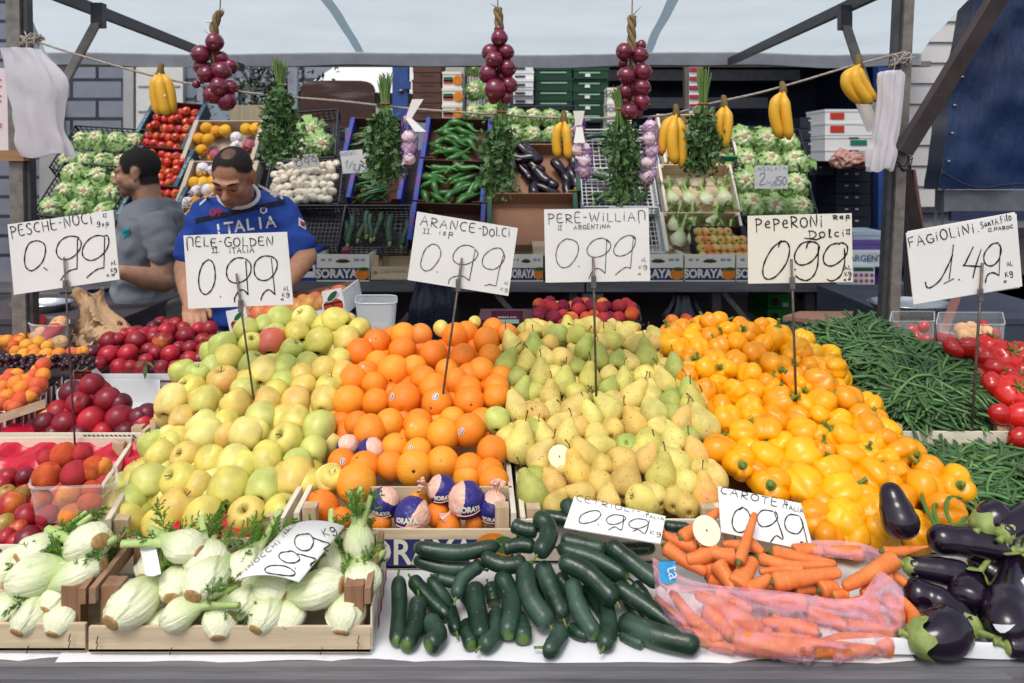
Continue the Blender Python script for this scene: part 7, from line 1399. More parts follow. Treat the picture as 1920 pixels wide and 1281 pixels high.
 # handwritten cards on the rack
RC='handwritten cards on the rear rack'
sign('small white card DICENTI 1/2 150 on the chilli cartons',[(637,284),(689,279),(694,322),(643,326)],4.62,[(smo([[(648,306),(652,300),(650,314)],[(654,316),(662,302)],[(662,309),(667,308),(663,318),(669,317)],[(667,320),(672,320),(676,306),(675,320)],[(688,306),(682,307),(681,312),(687,313),(685,319),(680,319)],[(690,308),(687,314),(690,319),(693,312),(690,308)]]),.0018,m_ink_blue),(smt('DICENTI',(640,293),(668,290),7),.0013,m_ink_blue)],group=RC)
sign('small white card INSALATA 2 x 1.50 on the lower endive crate',[(1415,311),(1477,310),(1477,354),(1415,354)],4.62,[(smo([[(1424,330),(1430,324),(1434,330),(1424,346),(1436,345)],[(1438,340),(1441,344)],[(1444,340),(1447,350),(1452,340)],[(1452,348),(1457,328),(1455,349)],[(1466,331),(1459,332),(1459,338),(1464,339),(1463,346),(1457,346)],[(1471,331),(1467,338),(1470,346),(1475,339),(1471,331)]]),.002,m_ink_blue),(smt('INSALATA',(1418,321),(1474,319),7),.0013,m_ink_blue)],group=RC)
sign('grey card CIPOLLE BIANCHE 0.99 on the white onions',[(545,292),(592,288),(602,312),(553,318)],4.78,[(smt('099',(556,314),(594,308),13),.0018,m_ink),(smt('CIPOLLE BIANCHE',(547,300),(590,295),5),.001,m_ink)],group=RC,mat=m_card_grey)
# boxes standing on the rear table
m_cbox=M('cream_card','#cfc4b0',.6,.08,8,.08);m_oprint=M('orange_print','#e0801e')
def soraya(px0,px1,label,py0=477,py1=529,Y=4.33,d=.4,txt=True):
 c,sz=bx(px0,py0,px1,py1,Y,d);root=empty('orange_box',(c[0],c[1],c[2]-sz[2]/2),label,'box','SORAYA orange boxes')
 x0,x1,z0,z1=c[0]-sz[0]/2,c[0]+sz[0]/2,c[2]-sz[2]/2,c[2]+sz[2]/2;h=z1-z0
 part(root,'bottom',lambda b:b.box((c[0],c[1],z0+.003),(sz[0]-.012,d-.012,.005)),m_cbox)
 part(root,'front_panel',lambda b:b.box((c[0],Y+.003,c[2]),(sz[0],.006,h)),m_cbox);part(root,'back_panel',lambda b:b.box((c[0],Y+d-.003,c[2]),(sz[0],.006,h)),m_cbox)
 for x in(x0+.003,x1-.003):part(root,'side_panel',lambda b:b.box((x,c[1],c[2]),(.006,d-.013,h)),m_cbox)
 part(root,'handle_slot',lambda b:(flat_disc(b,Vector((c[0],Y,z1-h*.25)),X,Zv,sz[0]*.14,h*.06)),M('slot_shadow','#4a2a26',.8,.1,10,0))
 part(root,'band',lambda b:flat_rect(b,Vector((c[0],Y,z0+h*.29)),X,Zv,sz[0]-.004,h*.44),m_print);o=Vector((c[0]-sz[0]*.12,Y,z0+h*.29))
 part(root,'lettering',lambda b:flat_text(b,'SORAYA',o,X,Zv,h*.42,.0022,.003,.95*sz[0]/.31),m_printlt)
 q=Vector((c[0]+sz[0]*.37,Y,z0+h*.3));part(root,'picture',lambda b:flat_disc(b,q,X,Zv,sz[0]*.13,h*.22,.003),m_oprint);part(root,'picture',lambda b:flat_disc(b,q+Vector((.008,0,h*.17)),X,Zv,.03,.011,.004),m_gprint)
 part(root,'small_print',lambda b:[flat_rect(b,Vector((x0+sz[0]*f_,Y,z1-h*.2)),X,Zv,sz[0]*w_,h*.09)for f_,w_ in((.12,.08),(.25,.06),(.5,.16),(.76,.1),(.88,.08))],M('grey_blue_print','#8f8fae',.6,.1,30,0))
soraya(594,692,'cream SORAYA orange box with a red onion net on it, by the man in blue');soraya(955,1018,'SORAYA box half hidden by the ARANCE sign');soraya(1085,1183,'SORAYA box hidden behind the PERE sign but for its corner');soraya(1187,1281,'SORAYA box just right of the PERE sign');soraya(1284,1378,'SORAYA box in full view between the PERE and PEPERONI signs');soraya(1381,1476,'SORAYA box mostly behind the PEPERONI sign')
onr=ob('onion',ONI[0],None,Matrix.Translation(P(648,470,4.5))@Matrix.Rotation(1.2,4,'Y'));tag(onr,'red onion lying in the SORAYA box by the man in blue','onion')
yb=crate('open wooden crate standing beside the SORAYA box by the man in blue',[(PX(695,4.34),4.34),(PX(782,4.34),4.34),(PX(782,4.34)+.0,4.7),(PX(697,4.34),4.7)],.917,1.0,1.0,1.06,1.06,group='crates on the rear table')
printed(yb,lambda b:(flat_text(b,'CASSETTA UVA',Vector((PX(738,4.34),4.3395,.97)),X,Zv,.022),flat_rect(b,Vector((PX(704,4.34),4.3395,.965)),X,Zv,.02,.02)),M('faint_print','#8a7a62',.7,.1,30,0))
def simplebox(label,px0,py0,px1,py1,Y,d,mat,marks=(),name='carton',group=None,lid=True):
 c,sz=bx(px0,py0,px1,py1,Y,d);root=empty(name,(c[0],c[1],c[2]-sz[2]/2),label,'box',group)
 def body(b):
  b.box(c,(sz[0],sz[1],sz[2]))
 part(root,'body',body,mat,'box_body')
 if lid:part(root,'lid',lambda b:b.box((c[0],c[1]-.002,c[2]+sz[2]/2-.006),(sz[0]+.006,sz[1]+.006,.02)),mat,'box_lid')
 for kind,m_,*a in marks:
  fr_=lambda u,v:Vector((c[0]+(u-.5)*sz[0],Y-(.006 if lid else 0),c[2]+(v-.5)*sz[2]))
  if kind=='t':part(root,'lettering',lambda b:flat_text(b,a[0],fr_(a[1],a[2]),X,Zv,a[3]*sz[2],.002,.001),m_)
  elif kind=='r':part(root,'print',lambda b:flat_rect(b,fr_(a[0],a[1]),X,Zv,a[2]*sz[0],a[3]*sz[2],.0012),m_)
  else:part(root,'picture',lambda b:flat_disc(b,fr_(a[0],a[1]),X,Zv,a[2]*sz[2],a[2]*sz[2],.0025),m_)
 return root
simplebox('blue carton with a green and white label behind the elbow of the man in blue',552,470,594,529,4.35,.3,m_blue,[('r',m_wcard,.6,.35,.7,.4),('r',m_gprint,.6,.4,.5,.12)])
simplebox('flat pale wooden box on the rear table right of the ARANCE sign',1000,462,1030,480,4.4,.3,m_wood0)
simplebox('dark slatted crate beside the PERE sign',1019,485,1084,529,4.36,.3,m_blackpl,[('r',M('amber_print','#8a7030',.6,.3,40,0),.4,.5,.3,.4)],'black_crate')
# stacks further back
def stack(n_,px0,px1,py0,py1,Y,d,mat,labfn,marks,group,name='carton'):
 for i in range(n_):
  h=(py1-py0)/n_;simplebox(labfn(i),px0+rnd.uniform(-1,1),py0+h*i+.6,px1+rnd.uniform(-1,1),py0+h*(i+1)-.6,Y+rnd.uniform(-.02,.02),d,mat,marks,name,group)
POS=['topmost','second from the top','third from the top','fourth from the top','fifth from the top','sixth from the top','lowest']
stack(6,774,827,112,226,5.6,.4,M('brown_crate','#5a3b32',.7,.2,20,.2),lambda i:'brown box in the stack by the blue post, %s'%POS[i],[('r',m_dark,.5,.5,.5,.1)],'brown boxes by the blue post')
stack(3,829,866,135,228,5.55,.4,m_cbox,lambda i:'cream box with orange print, %s by the brown stack'%POS[i],[('r',m_gprint,.3,.55,.5,.3),('r',m_rprint,.3,.4,.5,.2),('d',m_oprint,.8,.5,.3)],'cream boxes with orange print')
stack(5,962,1000,118,195,5.8,.4,m_wcard,lambda i:'white slotted box, %s in its stack behind the onions'%POS[i],[('r',m_dark,.35,.3,.5,.28)],'white boxes behind the onions')
m_green=M('dark_green_card','#123c2a',.6,.15,12,.08);m_palegr=M('pale_green_print','#8fb09a',.6,.1,30,0)
stack(5,1003,1073,108,205,5.9,.5,m_green,lambda i:'dark green box, %s in the stack behind the endive'%POS[i],[('r',m_palegr,.5,.55,.7,.14)],'green boxes behind the endive')
stack(6,1075,1141,108,230,5.9,.5,m_green,lambda i:'dark green box, %s in the stack left of the right onion braid'%POS[i],[('r',m_palegr,.45,.6,.6,.14),('r',m_wcard,.4,.35,.14,.3)],'green boxes left of the onion braid')
stack(3,1138,1184,165,246,5.7,.4,m_cbox,lambda i:'cream box with blue lettering, %s of three behind the parsley'%POS[i],[('t',m_print,'SORAYA',.45,.5,.5)],'cream boxes behind the parsley')
stack(2,1440,1482,552,608,4.75,.4,M('bright_green_box','#2a8a3c',.5,.15,12,.08),lambda i:'bright green box under the rear table, %s of two'%('upper','lower')[i],[('d',m_kprint,.3,.5,.28),('r',m_wcard,.75,.3,.25,.3)],'bright green boxes under the table')
simplebox('brown SACCHETTI cardboard box at the end of the rear table',1560,541,1660,600,4.2,.35,M('kraft_box','#8a6450',.75,.12,10,.1),[('t',m_dark,'SACCHETTI',.55,.72,.16),('t',m_dark,'18 x 30',.3,.38,.14),('t',m_dark,'18 x 35',.3,.2,.14)])
simplebox('white ARGENTINA box wrapped in purple at the table end',1598,470,1668,500,4.1,.3,m_wcard,[('t',M('grey_blue_print2','#4a6a8c',.6,.1,30,0),'ARGENTINA',.55,.5,.55)])
simplebox('purple carton on top of the ARGENTINA box',1598,452,1666,469,4.1,.3,M('purple_card','#6a56a0',.55,.15,12,.1));simplebox('pale blue and cream papers on top of the purple carton',1600,436,1662,451,4.14,.25,M('pale_blue_card','#b6c6d0',.6,.1,12,.1))
vb=simplebox('small white box with pink rose pattern and green band at the table end',1598,498,1640,543,4.0,.2,m_wcard,[('r',m_gprint,.5,.84,.9,.16)]+[('d',M('rose_print','#b85a6a',.6,.3,60,0),.15+.24*(k%4),.12+.24*(k//4),.08)for k in range(12)],lid=False)
part(empty('plastic_sheet',P(1650,520,4.2),'crumpled purple plastic hanging behind the rose-patterned box','plastic'),'film',lambda b:b.sheet(lambda u,v:P(1636+34*u,500+42*v+6*math.sin(u*7),4.22+.02*math.sin(u*11+v*4)),10,8),M('purple_film','#5a2a8a',.35,.2,20,.4,30))
# things between the two tables
def scale_bowl(label,px,py,Y,w,h):
 root=empty('scale',P(px,py+30,Y),label,'scale');c=P(px,py,Y);r_=w/2*Y/F
 part(root,'pan',lambda b:b.lathe([(0,-.04),(r_*.55,-.038),(r_*.8,-.02),(r_*.98,.01),(r_,.012),(r_*.97,.006),(r_*.78,-.016),(0,-.03)],36,lambda p:(p.x+c.x,p.y*.8+c.y,p.z+c.z)),M('brushed_pan','#b9bcc2',.25,.1,20,.1,metal=.9));part(root,'body',lambda b:b.box((c.x,c.y+.02,c.z-.1),(r_*1.1,.2,.1)),m_pole);part(root,'pillar',lambda b:b.box((c.x,c.y,c.z-.045),(.06,.06,.03)),m_steel)
scale_bowl('steel scale pan on a grey body right of the upright',1705,572,2.75,150,40);scale_bowl('steel scale pan below the PESCHE sign',78,572,2.9,110,40)
part(empty('slat',P(1780,590,2.5),'reddish wooden slat leaning behind the FAGIOLINI sign','slat'),'board',lambda b:b.hexa([P(1758,625,2.5),P(1778,625,2.5),P(1778,625,2.53),P(1758,625,2.53),P(1785,555,2.6),P(1803,555,2.6),P(1803,555,2.63),P(1785,555,2.63)]),M('reddish_slat','#7a5048',.7,.3,30,.2))
b=MB();b.hexa([P(1468,600,2.3),P(1590,615,2.25),P(1600,590,2.6),P(1500,590,2.6)]+[p+Vector((0,0,.012))for p in(P(1468,600,2.3),P(1590,615,2.25),P(1600,590,2.6),P(1500,590,2.6))]);tag(ob('cardboard_sheet',b.mesh('cardboard_sheet',M('kraft_box','#8a6450'))),'flat piece of brown cardboard behind the peppers and beans','cardboard')
sc=empty('weighing_scale',P(950,600,2.42),'maroon electronic scale with a small green display behind the pears','scale');m_maroon=M('maroon_plastic','#4a1e34',.4,.15,20,.05)
part(sc,'body',lambda b:b.box(P(955,606,2.5),(.2,.18,.06)),m_maroon);part(sc,'panel',lambda b:b.box(P(951,598,2.38),(.1,.02,.056)),m_maroon);part(sc,'display',lambda b:b.box(P(951,603,2.368),(.075,.004,.012)),M('lcd','#8fb0a4',.3,.05,20,0));part(sc,'lettering',lambda b:flat_text(b,'OMEGA TOP 30' if False else 'BILANCIA 30 KG',P(951,595,2.3695),X,Zv,.008),m_wcard)
carton('black carton of dark peaches behind the pear heap',[(PX(996,2.32),2.32),(PX(1204,2.32),2.32),(PX(1198,2.56),2.56),(PX(1000,2.56),2.56)],zof(628,2.32),.045,M('black_card','#1c1a22'),notch=.03)
tb=empty('fruit_carton',P(570,590,2.45),'tilted white and green carton with round red emblems in front of the man in blue','box')
TBm=Matrix.Translation(P(540,597,2.42))@Matrix.Rotation(-.2,4,'Y')
def tbx(nm,c,s,m_):b=MB();b.box(c,s);me=b.mesh('tilt_'+nm,m_);me.transform(TBm);return ob(nm,rel(tb,me),tb)
tbx('front_panel',(.0,0,-.01),(.38,.006,.03),m_wcard);tbx('bottom',(0,.13,-.022),(.38,.25,.005),m_brcard);tbx('back_panel',(0,.26,.01),(.38,.006,.07),m_brcard)
for s in(-1,1):tbx('end_panel',(s*.187,.13,.012),(.006,.25,.075),m_wcard);tbx('corner',(s*.158,-.004,.02),(.065,.006,.085),m_wcard)
ux,uy=(TBm.to_3x3()@X),(TBm.to_3x3()@Zv);tlogo(tb,TBm@Vector((.155,-.0085,.022)),ux,uy,.06);tlogo(tb,TBm@Vector((-.155,-.0085,.022)),ux,uy,.05);tbx('strip',(.02,-.0035,-.016),(.3,.002,.012),m_gprint)
for i in range(16):
 inst(rnd.choice(APPLE),'apple',TBm@Matrix.Translation((-.15+.042*(i%8),.05+.08*(i//8),.012+rnd.uniform(0,.012)))@orient((rnd.uniform(-1,1),.4,.6))@Matrix.Scale(.8,4),'red-striped apple, %s along the %s row of the tilted white carton'%(ORD[i%8+1],('front','back')[i//8]),'apple','red apples in the tilted carton',jit(hexc('#c08a40'))+(rnd.uniform(.75,1),))
m_paperbag=M('brown_paper','#bd9a76',.75,.15,6,.6,30,bd=.006)
def pbag(u,v):
 a=u*6.2832;prof=cr([(.09,0,0),(.105,.05,0),(.09,.1,0),(.05,.15,0),(.045,.2,0),(.055,.24,0)],4);q=prof[min(int(v*(len(prof)-1)),len(prof)-1)]
 k=1+.16*noise.noise(Vector((math.cos(a)*1.7,math.sin(a)*1.7,v*4)))+.12*abs(noise.noise(Vector((math.cos(a)*3,math.sin(a)*3,v*3+4))))-.1*abs(noise.noise(Vector((math.cos(a)*5,math.sin(a)*5,v*6))))
 c=P(180,655,2.42);return c+Vector((math.cos(a)*q.x*k*.9-.03*v+.04*(1-v),math.sin(a)*q.x*k*.6,q.y*.78+.012*math.sin(a*3)*v))
b=MB();b.sheet(pbag,90,50);tag(ob('paper_bag',b.mesh('paper_bag',m_paperbag)),'crumpled brown paper bag standing behind the dark nectarines','bag')
def blackbag(label,px,py0,py1,Y,w,seed):
 root=empty('rubbish_bag',P(px,py1,Y),label,'bag');
 def fn(u,v):
  a=u*6.2832;k=1+.2*math.sin(a*7+seed)*.6+.15*noise.noise(Vector((math.cos(a)*2,math.sin(a)*2,v*3+seed)));ww=w*(.55+.45*smooth(v,0,.5))*k
  return P(px,py0+(py1-py0)*v,Y)+Vector((math.cos(a)*ww,math.sin(a)*ww*.6,0))
 part(root,'bag',lambda b:b.sheet(fn,60,16),M('black_film','#22263a',.25,.2,30,.4,40),'black_bag')
blackbag('tall blue-black rubbish bag hanging under the rear table below the ARANCE sign',800,528,640,4.25,.1,1);blackbag('blue-black rubbish bag beside it nearer the stick of the ARANCE sign',832,530,640,4.22,.08,3);blackbag('blue-black rubbish bag under the rear table left of the green boxes',1285,552,640,4.5,.13,5);blackbag('dark bag behind the brown paper bag',200,545,650,3.9,.2,8)
simplebox('maroon crate under the rear table behind the PERE stick',1055,552,1085,600,4.7,.3,M('maroon_plastic','#4a1e34'));simplebox('white tub under the rear table right of the PERE stick',1092,552,1130,575,4.6,.3,m_whitepl)
# board, post, tree and small canopy behind the rack
b=MB();n_=24;pts=[(math.copysign(abs(math.cos(6.2832*k/n_))**.35,math.cos(6.2832*k/n_)),math.copysign(abs(math.sin(6.2832*k/n_))**.35,math.sin(6.2832*k/n_)))for k in range(n_)];c,sz=bx(562,151,703,240,5.7,.03)
vs=[Vector((c[0]+x*sz[0]/2,y,c[2]+z*sz[2]/2))for y in(5.7,5.73)for x,z in pts];b.sm=False;b.add(vs,[tuple(range(n_)),tuple(range(2*n_-1,n_-1,-1))]+[(k,n_+k,n_+(k+1)%n_,(k+1)%n_)for k in range(n_)])
tag(ob('board',b.mesh('brown_board',wood('brown_board_x','#4a3430',.5,axis=0))),'brown wooden board with rounded corners behind the lettuce crate','board')
bp=empty('blue_post',P(752,230,5.8),'thick blue painted steel post beside the brown boxes','post');m_bluep=M('blue_paint','#2c4c8c',.45,.3,12,.1)
part(bp,'post',lambda b:b.box((P(752,180,5.8).x,5.8,1.3),(.12,.1,2.6)),m_bluep,'blue_post');part(bp,'bracket',lambda b:b.box(P(764,160,5.74),(.05,.03,.06)),m_bluep);part(bp,'bolt',lambda b:b.tube([P(748,170,5.74),P(756,171,5.74)],.012,8),m_steel)
simplebox('pale wooden panel leaning behind the first parsley bunch',430,197,500,300,5.6,.03,wood('pale_panel_z','#a89b80',.6,axis=2),lid=False,name='leaning_screen')
# ------------------------------------------------------------------ buildings and vehicles behind
n=NT('grey_ashlar');br=n.new('ShaderNodeTexBrick');tc=n.new('ShaderNodeTexCoord');sp_=n.new('ShaderNodeSeparateXYZ');cb_=n.new('ShaderNodeCombineXYZ');n.link(tc.outputs['Object'],sp_.inputs[0]);n.link(sp_.outputs[0],cb_.inputs[0]);n.link(sp_.outputs[2],cb_.inputs[1]);n.link(cb_.outputs[0],br.inputs['Vector'])
br.inputs['Scale'].default_value=1;br.inputs['Brick Width'].default_value=.62;br.inputs['Row Height'].default_value=.235;br.inputs['Mortar Size'].default_value=.022;br.inputs['Color1'].default_value=hexc('#7d8290');br.inputs['Color2'].default_value=hexc('#888d99');br.inputs['Mortar'].default_value=hexc('#33353e');n.bump(br.outputs['Fac'],-.6,.01);m_ashlar=n.set(n.mix(n.mr(n.noise(6,5),.3,.7,0,.35),br.outputs['Color'],hexc('#5d616c')),.85,.2)
bl=empty('stone_building',(-5,9,0),'grey stone block building with a pilaster, pale window and glazed door','building')
m_pil=M('pilaster_stone','#a3a3a2',.8,.12,6,.2,40);m_shut=M('pale_shutter','#cfcdc8',.6,.08,10,.05);m_frame=M('grey_door_frame','#8a909c',.5,.1,20,.05)
part(bl,'wall',lambda b:b.box((-6.2,9.2,2.4),(8.2,.4,4.8)),m_ashlar,'stone_wall');part(bl,'pilaster',lambda b:b.box((-5.52,8.96,2.4),(.24,.1,4.8)),m_pil);part(bl,'pilaster',lambda b:b.box((-4.58,8.96,2.4),(.12,.1,4.8)),m_pil)
w_=part(bl,'window',lambda b:b.box((-4.22,8.97,2.4),(.56,.07,.9)),m_shut);part(bl,'sill',lambda b:b.box((-4.22,8.93,1.92),(.66,.14,.06)),m_pil)
for z in(2.2,2.5):b=MB();b.box((-4.22,8.93,z),(.5,.012,.02));ob('louvre',rel(bl,b.mesh('louvre',m_frame)),w_)
dr=part(bl,'door',lambda b:[b.box((x,8.95,1.3),(.07,.1,2.6))for x in(-3.72,-3.3,-2.85)]+[b.box((-3.28,8.95,z),(.9,.09,.08))for z in(.2,1.1,2.55)],m_frame);b=MB();b.box((-3.28,8.99,1.35),(.86,.01,2.4));ob('pane',rel(bl,b.mesh('door_pane',M('door_glass','#8b99a6',.12,.15,4,0,spec=.6))),dr)
part(bl,'cornice',lambda b:b.box((-6.2,8.9,4.2),(8.3,.3,.18)),m_pil)
bk=empty('far_building',(0,14,0),'pale far house front seen between the parsley bunches','building');part(bk,'wall',lambda b:b.box((-1.2,14.3,4),(9,.6,8)),M('pale_render','#b3b0ac',.85,.1,3,.1),'house_wall')
for x in(-3.5,-1.8,-.2):w_=part(bk,'window',lambda b:b.box((x,13.99,2.3),(.8,.04,1.5)),m_frame,'far_window')
gp=empty('door_post',P(550,300,7.5),'slim pale grey post between the tree and the brown board','post');part(gp,'post',lambda b:b.box((P(550,180,7.5).x,7.5,1.4),(.09,.06,2.8)),m_frame)
tr=empty('tree',P(500,300,7.8),'small dark leafy tree behind the first parsley bunch','tree');r=random.Random(3);lf=MB();c0=P(505,165,7.8)
for k in range(900):
 p=c0+Vector((r.gauss(0,.26),r.gauss(0,.2),r.gauss(0,.26)));d=Vector((r.gauss(0,1),r.gauss(0,1),r.gauss(0,1))).normalized();u=d.orthogonal().normalized();s=r.uniform(.025,.05);lf.add([p,p+d*s+u*s*.4,p+d*2*s,p+d*s-u*s*.4],[(0,1,2,3)])
ob('crown',rel(tr,lf.mesh('tree_crown',M('tree_leaf','#2c3a2e',.6,.4,8,0))),tr);part(tr,'trunk',lambda b:[b.tube([(c0.x,7.8,0),(c0.x+.02,7.8,1.4),(c0.x-.02,7.8,c0.z)],[.07,.055,.03],8)]+[b.tube([(c0.x,7.8,1.7),(c0.x+a,7.8+a*.4,c0.z+.15)],[.03,.01],6)for a in(-.22,.2,.1)],m_stem,'tree_trunk')
wt=empty('white_parasol',P(690,300,9),'white parasol top far behind the brown board','parasol');part(wt,'canopy',lambda b:b.lathe([(1.0,2.35),(.98,2.4),(.5,2.72),(0,2.95)],8,lambda p:(p.x+P(700,0,9).x,p.y+9,p.z)),M('parasol_cloth','#dcdcdc',.7,.05,5,.05));part(wt,'pole',lambda b:b.tube([(P(700,0,9).x,9,0),(P(700,0,9).x,9,2.9)],.03,8),m_steel)
vn=empty('white_van',(P(30,0,5.2).x,4.9,0),'white van with a yellow and blue stripe at the photo edge behind the stall','van');m_van=M('van_paint','#cfd2d6',.3,.06,4,.02,coat=.3);vx=P(30,0,5.2).x
part(vn,'body',lambda b:b.hexa([Vector((x,y,z))for z,y0,y1 in((.35,4.9,8.6),(1.75,4.95,8.6))for x,y in((vx-1.9,y0),(vx,y0),(vx,y1),(vx-1.9,y1))]),m_van,'van_body');part(vn,'roof',lambda b:b.hexa([Vector((x,y,z))for z,y0,y1,i in((1.752,5.0,8.55,.03),(2.45,5.25,8.5,.12))for x,y in((vx-1.9+i,y0),(vx-i,y0),(vx-i,y1),(vx-1.9+i,y1))]),m_van,'van_roof')
part(vn,'stripe',lambda b:b.box((vx-.95,4.94,1.66),(1.7,.012,.07)),M('yellow_paint','#d8a81c',.4,.1,10,0),'van_stripe');part(vn,'stripe',lambda b:b.box((vx-.95,4.935,1.56),(1.7,.012,.05)),m_blue,'van_stripe');part(vn,'window',lambda b:b.hexa([Vector((x,y,z))for z,y0 in((1.85,5.03),(2.3,5.17))for x,y in((vx-1.7,y0),(vx-.2,y0),(vx-.2,y0+.02),(vx-1.7,y0+.02))]),M('van_glass','#20262e',.08,.1,5,0),'van_window')
for s in(-1,1):
 for y in(5.6,7.9):w_=part(vn,'wheel',lambda b:b.tube([(vx-.95+s*.98,y,.33),(vx-.95+s*.8,y,.33)],.33,24),m_blackpl,'van_wheel')
part(vn,'bumper',lambda b:b.box((vx-.95,4.86,.5),(1.85,.1,.2)),m_blackpl,'van_bumper')
vn.rotation_euler.z=R(37)
# open lorry body at the back of the stall
lo=empty('lorry',(1.9,8,0),'open dark blue lorry body stacked with crates behind the endive','lorry');m_navy=M('navy_wall','#272f4e',.6,.25,5,.1);m_rail=M('lorry_rail','#7d8088',.5,.25,20,.1,metal=.3)
x0,x1=P(1000,0,7.2).x,P(1668,0,7.2).x
part(lo,'back_wall',lambda b:b.box(((x0+x1)/2,9.2,1.9),(x1-x0+.4,.06,2.9)),m_navy,'lorry_back');part(lo,'floor',lambda b:b.box(((x0+x1)/2,8.2,.55),(x1-x0+.4,2,.1)),m_dark,'lorry_floor');part(lo,'roof',lambda b:b.box(((x0+x1)/2,8.0,3.1),(x1-x0+.6,2.6,.08)),m_navy,'lorry_roof')
for x in(x0-.2,x1+.12):part(lo,'side_wall',lambda b:b.box((x,8.2,1.9),(.06,2,2.9)),m_navy,'lorry_side')
for py0,py1,a,e in((131,151,1140,1500),(183,203,1180,1440),(98,118,1140,1640),(236,252,1290,1540)):part(lo,'rail',lambda b:b.box(*bx(a,py0,e,py1,8.6,.05)),m_rail,'lorry_rail')
part(lo,'corner_post',lambda b:b.box((P(1653,0,6.9).x,6.9,1.4),(.11,.1,2.8)),m_bluep,'lorry_post');part(lo,'corner_post',lambda b:b.box((P(1640,0,6.9).x+.0,7.0,2.75),(.4,.1,.3)),m_bluep,'lorry_post')
for y in(7.6,8.7):
 for x in(x0+.2,x1-.2):part(lo,'wheel',lambda b:b.tube([(x-.12,y,.3),(x+.12,y,.3)],.3,20),m_blackpl,'lorry_wheel')
pt=empty('timber_post',P(1291,240,6.2),'grey timber post wound with red and white tape inside the lorry','post');part(pt,'post',lambda b:b.box((P(1291,0,6.2).x,6.2,1.3),(.075,.07,2.2)),wood('timber_z','#6a5f5c',.5,axis=2));tx_=P(1304,0,6.15).x
part(pt,'tape',lambda b:[b.hexa([Vector((tx_+i,y,z0+j))for j,s_ in((0,0),(.03,0))for i,y in((-.05,6.13),(.05,6.13),(.05,6.15),(-.05,6.15))])for z0 in[1.9+.075*k for k in range(7)]],M('red_tape','#a02c3a',.5,.1,20,0));part(pt,'tape',lambda b:b.box((tx_,6.155,2.14),(.1,.012,.56)),m_wcard)
for k in range(5):
 for j in range(2):simplebox('black crate in the %s of two columns inside the lorry, %s'%(('first','second')[j],POS[min(k,5)]),1500+68*j,320+22*k-100*(1-j),1564+68*j,340.5+22*k-100*(1-j),6.6,.4,m_blackpl,[('r',M('grey_print','#b9b9bd'),.3,.7,.1,.14),('r',M('grey_print','#b9b9bd'),.6,.7,.1,.14)],'black_crate','black crates inside the lorry',lid=False)
for k,(a,e)in enumerate(((206,229),(230,254),(256,279),(280,302))):simplebox('white and green vegetable box, %s of four behind the white bags'%POS[k],1547,a,1636,e,6.3,.4,m_wcard,[('r',m_dark,.6,.88,.2,.1),('r',M('bright_green_card','#1f7a58'),.7,.5,.35,.4)]if k>1 else[('r',m_rprint,.25,.5,.3,.5)],'white_box','white boxes in the lorry')
b=MB();b.ball(P(1592,300,6.1),(.16,.1,.075),70,44);b.v=[tuple(Vector(v)+Vector((0,0,.03*noise.noise(Vector(v)*14)))+(Vector(v)-P(1592,300,6.1))*(.4*noise.noise(Vector(v)*9)-.5*abs(noise.noise(Vector(v)*17))+.25*noise.noise(Vector(v)*40)))for v in b.v];tag(ob('plastic_bag',b.mesh('orange_bag',M('salmon_film','#b98a80',.35,.3,20,.4,30))),'crumpled salmon plastic bag resting before the white boxes in the lorry','bag')
# white boarded kiosk
m_lap=M('white_boards','#c9c6c6',.6,.07,3,.08,30);kz=empty('white_kiosk',(P(1740,0,7.5).x,7.6,0),'white kiosk with horizontal lapped boards behind the right upright','kiosk');xa,xb=P(1655,0,7.5).x,P(1990,0,7.5).x
part(kz,'wall',lambda b:[b.hexa([Vector((x,y,z))for z,yy in((1.15+.207*k,7.5),(1.352+.207*k,7.525))for x,y in((xa,yy),(xb,yy),(xb,7.6),(xa,7.6))])for k in range(14)],m_lap,'kiosk_boards');part(kz,'base',lambda b:b.box(((xa+xb)/2,7.58,.55),(xb-xa,.1,1.1)),M('grey_kiosk','#8b8d94',.6,.1,4,.1),'kiosk_base');part(kz,'rail',lambda b:b.box(((xa+xb)/2,7.48,1.12),(xb-xa,.05,.05)),m_bar,'kiosk_rail');part(kz,'body',lambda b:b.box(((xa+xb)/2,8.6,2.1),(xb-xa-.02,1.9,4.2)),m_lap,'kiosk_body')
# tarpaulin lorry
n=NT('blue_tarpaulin');f=n.noise(2.2,5,n.scaled((1,1,.6)));n.bump(n.noise(3,5,n.scaled((3,3,.8))),.6,.05);m_tarp=n.set(n.mix(n.mr(f,.3,.7),hexc('#101f40'),hexc('#173059')),.42,.4)
tp=empty('tarpaulin_lorry',P(1900,500,4.6),'lorry with a dark blue tarpaulin side and grey sill beside the stall','lorry');TY=4.6
def tarp(u,v):
 xl=1838-78*smooth(v,0,1)**.9;p=P(xl+(2450-xl)*u,-120+475*v,TY);q=Vector((u*6,v*4,1));return p+Vector((0,.05*noise.noise(q)+.03*noise.noise(q*2.3)+.25*u*0-.05*math.sin(v*3.1),0))
part(tp,'tarpaulin',lambda b:b.sheet(tarp,50,40),m_tarp);part(tp,'end_flap',lambda b:b.sheet(lambda u,v:Vector(tarp(0,v))+Vector((tarp(0,v)[0]*.2*u,.9*u+.01,0)),6,30),M('navy_flap','#10182c',.6,.2,6,.1))
